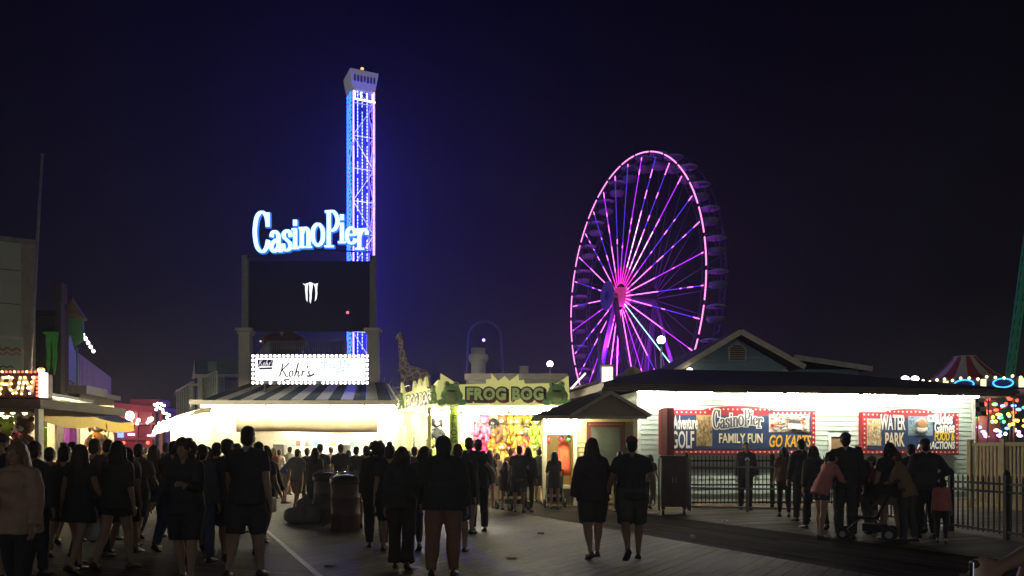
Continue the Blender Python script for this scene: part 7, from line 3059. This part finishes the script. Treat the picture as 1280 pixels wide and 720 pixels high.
# far heads down the street and round the counters
more = [
    (40, 9.7, 1.63, 'woman with a ponytail in charcoal right behind the tan jacket', chr_, 'pony', 'f', 0), (116, 11.3, 1.70, 'broad man in brown between the dress wearers and the long haired woman', brn, 'short', 'm', 0),
    (157, 11.8, 1.58, 'girl in a dark plum top overlapping the broad long haired woman', (.06, .025, .04), 'bob', 'f', 0), (216, 12.2, 1.68, 'man in a dark olive shirt beside the curly haired woman', (.04, .042, .025), 'short', 'm', 0),
    (251, 10.8, 1.60, 'woman in a grey blue top at the shoulder of the curly haired woman', (.05, .06, .075), 'pony', 'f', 0), (322, 11.6, 1.66, 'person in a dark green top close behind the tallest man', (.025, .04, .03), 'short', 'm', 0),
    (270, 12.4, 1.66, 'man in dull maroon behind the cap wearer', (.07, .025, .025), 'short', 'm', 0), (487, 12.0, 1.62, 'woman with a bun in black behind the wide trousers', blk, 'bun', 'f', 0),
    (531, 12.3, 1.60, 'woman in dark blue at the elbow of the heavy hooded person', nav, 'bob', 'f', 0), (572, 12.0, 1.62, 'man in black close behind the heavy hooded person', blk, 'short', 'm', 0),
    (133, 13.5, 1.72, 'tall man in slate on the street side of the long haired woman', (.05, .055, .06), 'crop', 'm', 0), (89, 13.2, 1.68, 'man in dark red beyond the two black dresses', (.10, .025, .02), 'short', 'm', 0),
    (236, 14.6, 1.72, 'tall dark man behind the curly hair', blk, 'short', 'm', 0), (295, 14.8, 1.66, 'woman in wine red behind the cap wearer and the tallest man', (.08, .02, .03), 'long', 'f', 0),
    (458, 16.0, 1.64, 'man in khaki green next to the hooped barrel', (.06, .06, .04), 'short', 'm', 0), (1073, 14.8, 1.62, 'woman in black tucked behind the capped tall man', blk, 'long', 'f', 0),
    (1140, 15.0, 1.66, 'man in navy behind the stooping tan shirt', nav, 'short', 'm', 0), (1018, 15.6, 1.64, 'woman in charcoal just behind the pink top', chr_, 'bob', 'f', 0),
    (393, 17.9, 1.60, 'woman in faded black by the farther barrel', (.04, .04, .042), 'long', 'f', 0), (478, 19, 1.66, 'man in dark denim blue before the snack stall', denim, 'short', 'm', 0),
]
for px, Y, H, lb, c, hk, sx, fc in more:
    person(lb, px, Y, H, rnd.choice([0, 8, -10]), sx, (rnd.choice(['tee', 'long', 'hoodie']), c), (rnd.choice(['shorts', 'trousers', 'leggings' if sx == 'f' else 'shorts']), rnd.choice([blk, denim, chr_, nav])), (hk, rnd.choice(['dark', 'brown', 'black'])), wb=rnd.uniform(.98, 1.15), **rnd.choice([walk(.7), walk2(.7), walk2(.4)]))

far = [
    (47, 24, 1.66, 'dark figure inside the yellow awning stall next to the post', blk, 'short', 'm'), (64, 26, 1.70, 'customer deep under the yellow awning near the lime plush toys', chr_, 'short', 'm'),
    (118, 27, 1.62, 'customer under the far end of the yellow awning', brn, 'bob', 'f'), (128, 33, 1.66, 'stroller down the street before the red pavilion, long hair', chr_, 'long', 'f'),
    (160, 35, 1.72, 'far stroller before the red pavilion in a grey shirt', (.12, .12, .12), 'short', 'm'), (182, 30, 1.68, 'far stroller before the red pavilion in a brown shirt', brn, 'short', 'm'),
    (218, 27, 1.70, 'far figure in navy at the start of the street stalls', nav, 'short', 'm'), (246, 30, 1.64, 'far figure in a cream top at the street stalls', (.4, .36, .28), 'bob', 'f'),
    (268, 26, 1.60, 'far figure in charcoal before the bright street stall', chr_, 'pony', 'f'), (341, 26, 1.66, 'figure with a rust top at the custard counter near the tall man', (.3, .1, .05), 'bob', 'f'),
    (362, 28.5, 1.72, 'customer in white leaning at the custard counter', (.5, .48, .44), 'short', 'm'), (392, 26, 1.60, 'customer in black at the custard counter beyond the barrels', blk, 'pony', 'f'),
    (435, 25, 1.58, 'customer in a green top at the custard counter', (.08, .16, .09), 'long', 'f'), (457, 24, 1.68, 'customer in dark blue toward the end of the custard counter', nav, 'short', 'm'),
    (488, 24.5, 1.63, 'customer in olive at the snack stall', (.09, .09, .05), 'bob', 'f'), (511, 26, 1.55, 'customer with bright red top at the snack stall', (.4, .06, .05), 'long', 'f'),
    (538, 26, 1.62, 'customer in grey at the side counter of the game stand', (.15, .15, .16), 'short', 'm'), (572, 23.5, 1.55, 'figure in black just at the corner pillar', blk, 'short', 'm'),
    (605, 24, 1.52, 'figure in a lilac top at the game stand counter', (.3, .2, .34), 'pony', 'f'),
]
for px, Y, H, lb, c, hk, sx in far:
    person(lb, px, Y, H, rnd.choice([0, 10, -15, 170, 25]), sx, ('tee', c), ('shorts' if rnd.random() < .5 else 'trousers', rnd.choice([blk, denim, khaki, chr_])), (hk, rnd.choice(['dark', 'brown', 'black', 'blond'])), **rnd.choice([walk(.6), walk2(.6), {}]))

bpy.context.view_layer.update()
dg = bpy.context.evaluated_depsgraph_get()
done = []
for o in JOBS:
    done.append((o, bpy.data.meshes.new_from_object(o.evaluated_get(dg))))
for o, me in done:
    o.modifiers.clear()
    o.data = me

# ---- things they carry and push
def backpack(px, Y, c, label):
    p = P(px, HOR, Y)
    t = thing('backpack', label, 'backpack', (p.x, p.y - .215, 1.18))
    m = MB()
    m.loft([[Vector((rx * math.copysign(abs(math.cos(a)) ** .6, math.cos(a)), ry * math.copysign(abs(math.sin(a)) ** .6, math.sin(a)), z)) for a in [2 * PI * j / 16 for j in range(16)]] for z, rx, ry in ((-.21, .11, .06), (-.18, .145, .085), (0, .15, .095), (.14, .14, .085), (.20, .10, .06), (.215, .05, .03))])
    m.build('bag', cloth(c), t)
    m = MB()
    m.loft([[Vector((rx * math.cos(a), -.085 + ry * math.sin(a), z)) for a in [2 * PI * j / 12 for j in range(12)]] for z, rx, ry in ((-.17, .09, .03), (-.14, .11, .05), (-.03, .105, .045), (0, .08, .02))])
    m.build('pocket', cloth(tuple(x * 1.3 for x in c)), t)
    for sx in (-1, 1):
        m = MB()
        m.path([(sx * .08, .07, .17), (sx * .095, .16, .26), (sx * .1, .26, .24)], .018, 6)
        m.build('strap', cloth(c), t)


backpack(172, 12.6, (.06, .07, .09), 'slate backpack on the man in the dim checked shirt')
backpack(400, 19.8, (.05, .03, .03), 'dark maroon backpack on the man with the square haircut')
backpack(133, 13.5, (.03, .05, .04), 'dark green backpack on the tall man in slate')
backpack(518, 17.5, (.10, .06, .03), 'brown backpack on the figure right beside the wide trousered woman')

# phone in the reaching hand
hd = total(pt) @ (pA[-1][2] + pA[-1][3] * .13)
t = thing('pocket_phone', 'small phone with a lit screen held in the reaching hand', 'phone', hd, R(60))
m = MB()
m.boxb(-.036, .036, -.006, .006, -.045, .07)
m.build('case', black, t, bevel=.004)
m = MB()
m.boxb(-.03, .03, -.009, -.0062, -.005, .064)
m.build('screen', glow('phone screen', (.7, .8, 1), .35), t)

p = P(118, 660, 10.15)
t = thing('plastic_bag', 'pale plastic shopping bag hanging beside the bare legs', 'bag', p)
m = MB()
m.loft([[Vector((rx * math.cos(2 * PI * j / 14) * (1 + .12 * math.sin(j * 2.3)), ry * math.sin(2 * PI * j / 14), z)) for j in range(14)] for z, rx, ry in ((-.16, .08, .06), (-.13, .12, .08), (0, .115, .075), (.08, .09, .05), (.12, .07, .03))])
m.build('sack', mat('bag film', (.55, .55, .50), .4, vary=.15), t)
for sy in (-1, 1):
    m = MB()
    m.path([(-.05, sy * .02, .11), (-.03, sy * .015, .22), (0, 0, .27), (.03, sy * .015, .22), (.05, sy * .02, .11)], .009, 5)
    m.build('handle', mat('bag film', (0, 0, 0)), t)

p = P(339, 630, 13.25)
t = thing('shoulder_bag', 'dark shoulder bag hanging beside the slim hooded person', 'bag', p)
m = MB()
m.boxb(-.05, .05, -.15, .15, -.14, .12)
m.build('pouch', mat('bag leather', (.035, .025, .02), .5), t, bevel=.025)
m = MB()
m.path([(0, -.13, .1), (-.02, -.1, .36), (-.06, 0, .58), (-.02, .1, .36), (0, .13, .1)], .012, 5)
m.build('strap', mat('bag leather', (0, 0, 0)), t)


def make_stroller(loc, rz, label):
    t = thing('baby_stroller', label, 'stroller', loc, rz, 'strollers in the crowd')
    fr = mat('stroller frame', (.10, .10, .11), .4, .6)
    fb = mat('stroller cloth', (.03, .03, .04), .85)
    m = MB()
    for sx in (-1, 1):
        m.path([(sx * .24, .42, .12), (sx * .22, .1, .42), (sx * .22, -.32, .95), (sx * .22, -.42, 1.02)], .014, 6)
        m.path([(sx * .25, -.3, .12), (sx * .22, .05, .48)], .014, 6)
    m.path([(-.25, -.3, .14), (.25, -.3, .14)], .012, 6)
    m.build('frame', fr, t)
    m = MB()
    m.path([(-.22, -.42, 1.02), (0, -.45, 1.03), (.22, -.42, 1.02)], .02, 8)
    m.build('handle', black, t)
    m = MB()
    m.loft([[Vector((x * w_, y, z)) for x, w_ in ((-1, .2), (1, .2))] + [Vector((.2, y2, z2)), Vector((-.2, y2, z2))] for (y, z, y2, z2) in ((.28, .40, .27, .36), (-.08, .40, -.10, .36), (-.30, .82, -.33, .80))])
    m.build('seat', fb, t)
    m = MB()
    prof = []
    for i in range(9):
        a = R(10 + i * 17)
        prof.append([Vector((.21 * math.cos(PI * j / 10), -.22 + .34 * math.cos(a) * (1 if True else 0) * (.55 + .45 * math.sin(PI * j / 10)), .66 + .34 * math.sin(a) * (.4 + .6 * math.sin(PI * j / 10)))) for j in range(11)])
    vs = [p for r in prof for p in r]
    fs = [(i * 11 + j, i * 11 + j + 1, (i + 1) * 11 + j + 1, (i + 1) * 11 + j) for i in range(8) for j in range(10)]
    m.add(vs, fs, 0, True)
    m.build('canopy', fb, t)
    m = MB()
    m.boxb(-.2, .2, -.25, .12, .16, .28)
    m.build('basket', fb, t)
    for sx in (-1, 1):
        for y, r in ((.42, .10), (-.30, .12)):
            m = MB()
            m.path([(sx * .27 - .02, y, r), (sx * .27 + .02, y, r)], [r, r], 16, 0, smooth=False)
            m.path([(sx * .27 - .026, y, r), (sx * .27 + .026, y, r)], [r * .5, r * .5], 12, 1, smooth=False)
            m.build('wheel', [black, grey], t)
    return t


a = P(693, HOR, 21.9)
s0 = make_stroller((a.x, a.y, .012), R(0), 'dark stroller pushed toward the yellow booth')
for px, Y, rz, lb in ((642, 20.9, 30, 'dark stroller parked beside the child at the game stand'), (1089, 13.7, 60, 'dark stroller with big wheels parked in the waiting group')):
    c = dup(s0)
    q = P(px, HOR, Y)
    c.location = (q.x, q.y, .012)
    c.rotation_euler = (0, 0, R(rz))
    c['label'] = lb

# ================================================================== sea air holding the light of the stands
hz = MB()
hz.boxb(-62, 62, -8, 124, -1, 43)
m = bpy.data.materials.new('haze')
m.use_nodes = True
nt = m.node_tree
nt.nodes.remove(nt.nodes['Principled BSDF'])
pv = nt.nodes.new('ShaderNodeVolumePrincipled')
pv.inputs['Color'].default_value = (.92, .93, .95, 1)
pv.inputs['Density'].default_value = HAZE
pv.inputs['Anisotropy'].default_value = .55
nt.links.new(pv.outputs['Volume'], nt.nodes['Material Output'].inputs['Volume'])
o = hz.build('haze', m)
tag(o, 'thin misty night air around the whole pier', 'haze', kind='stuff')
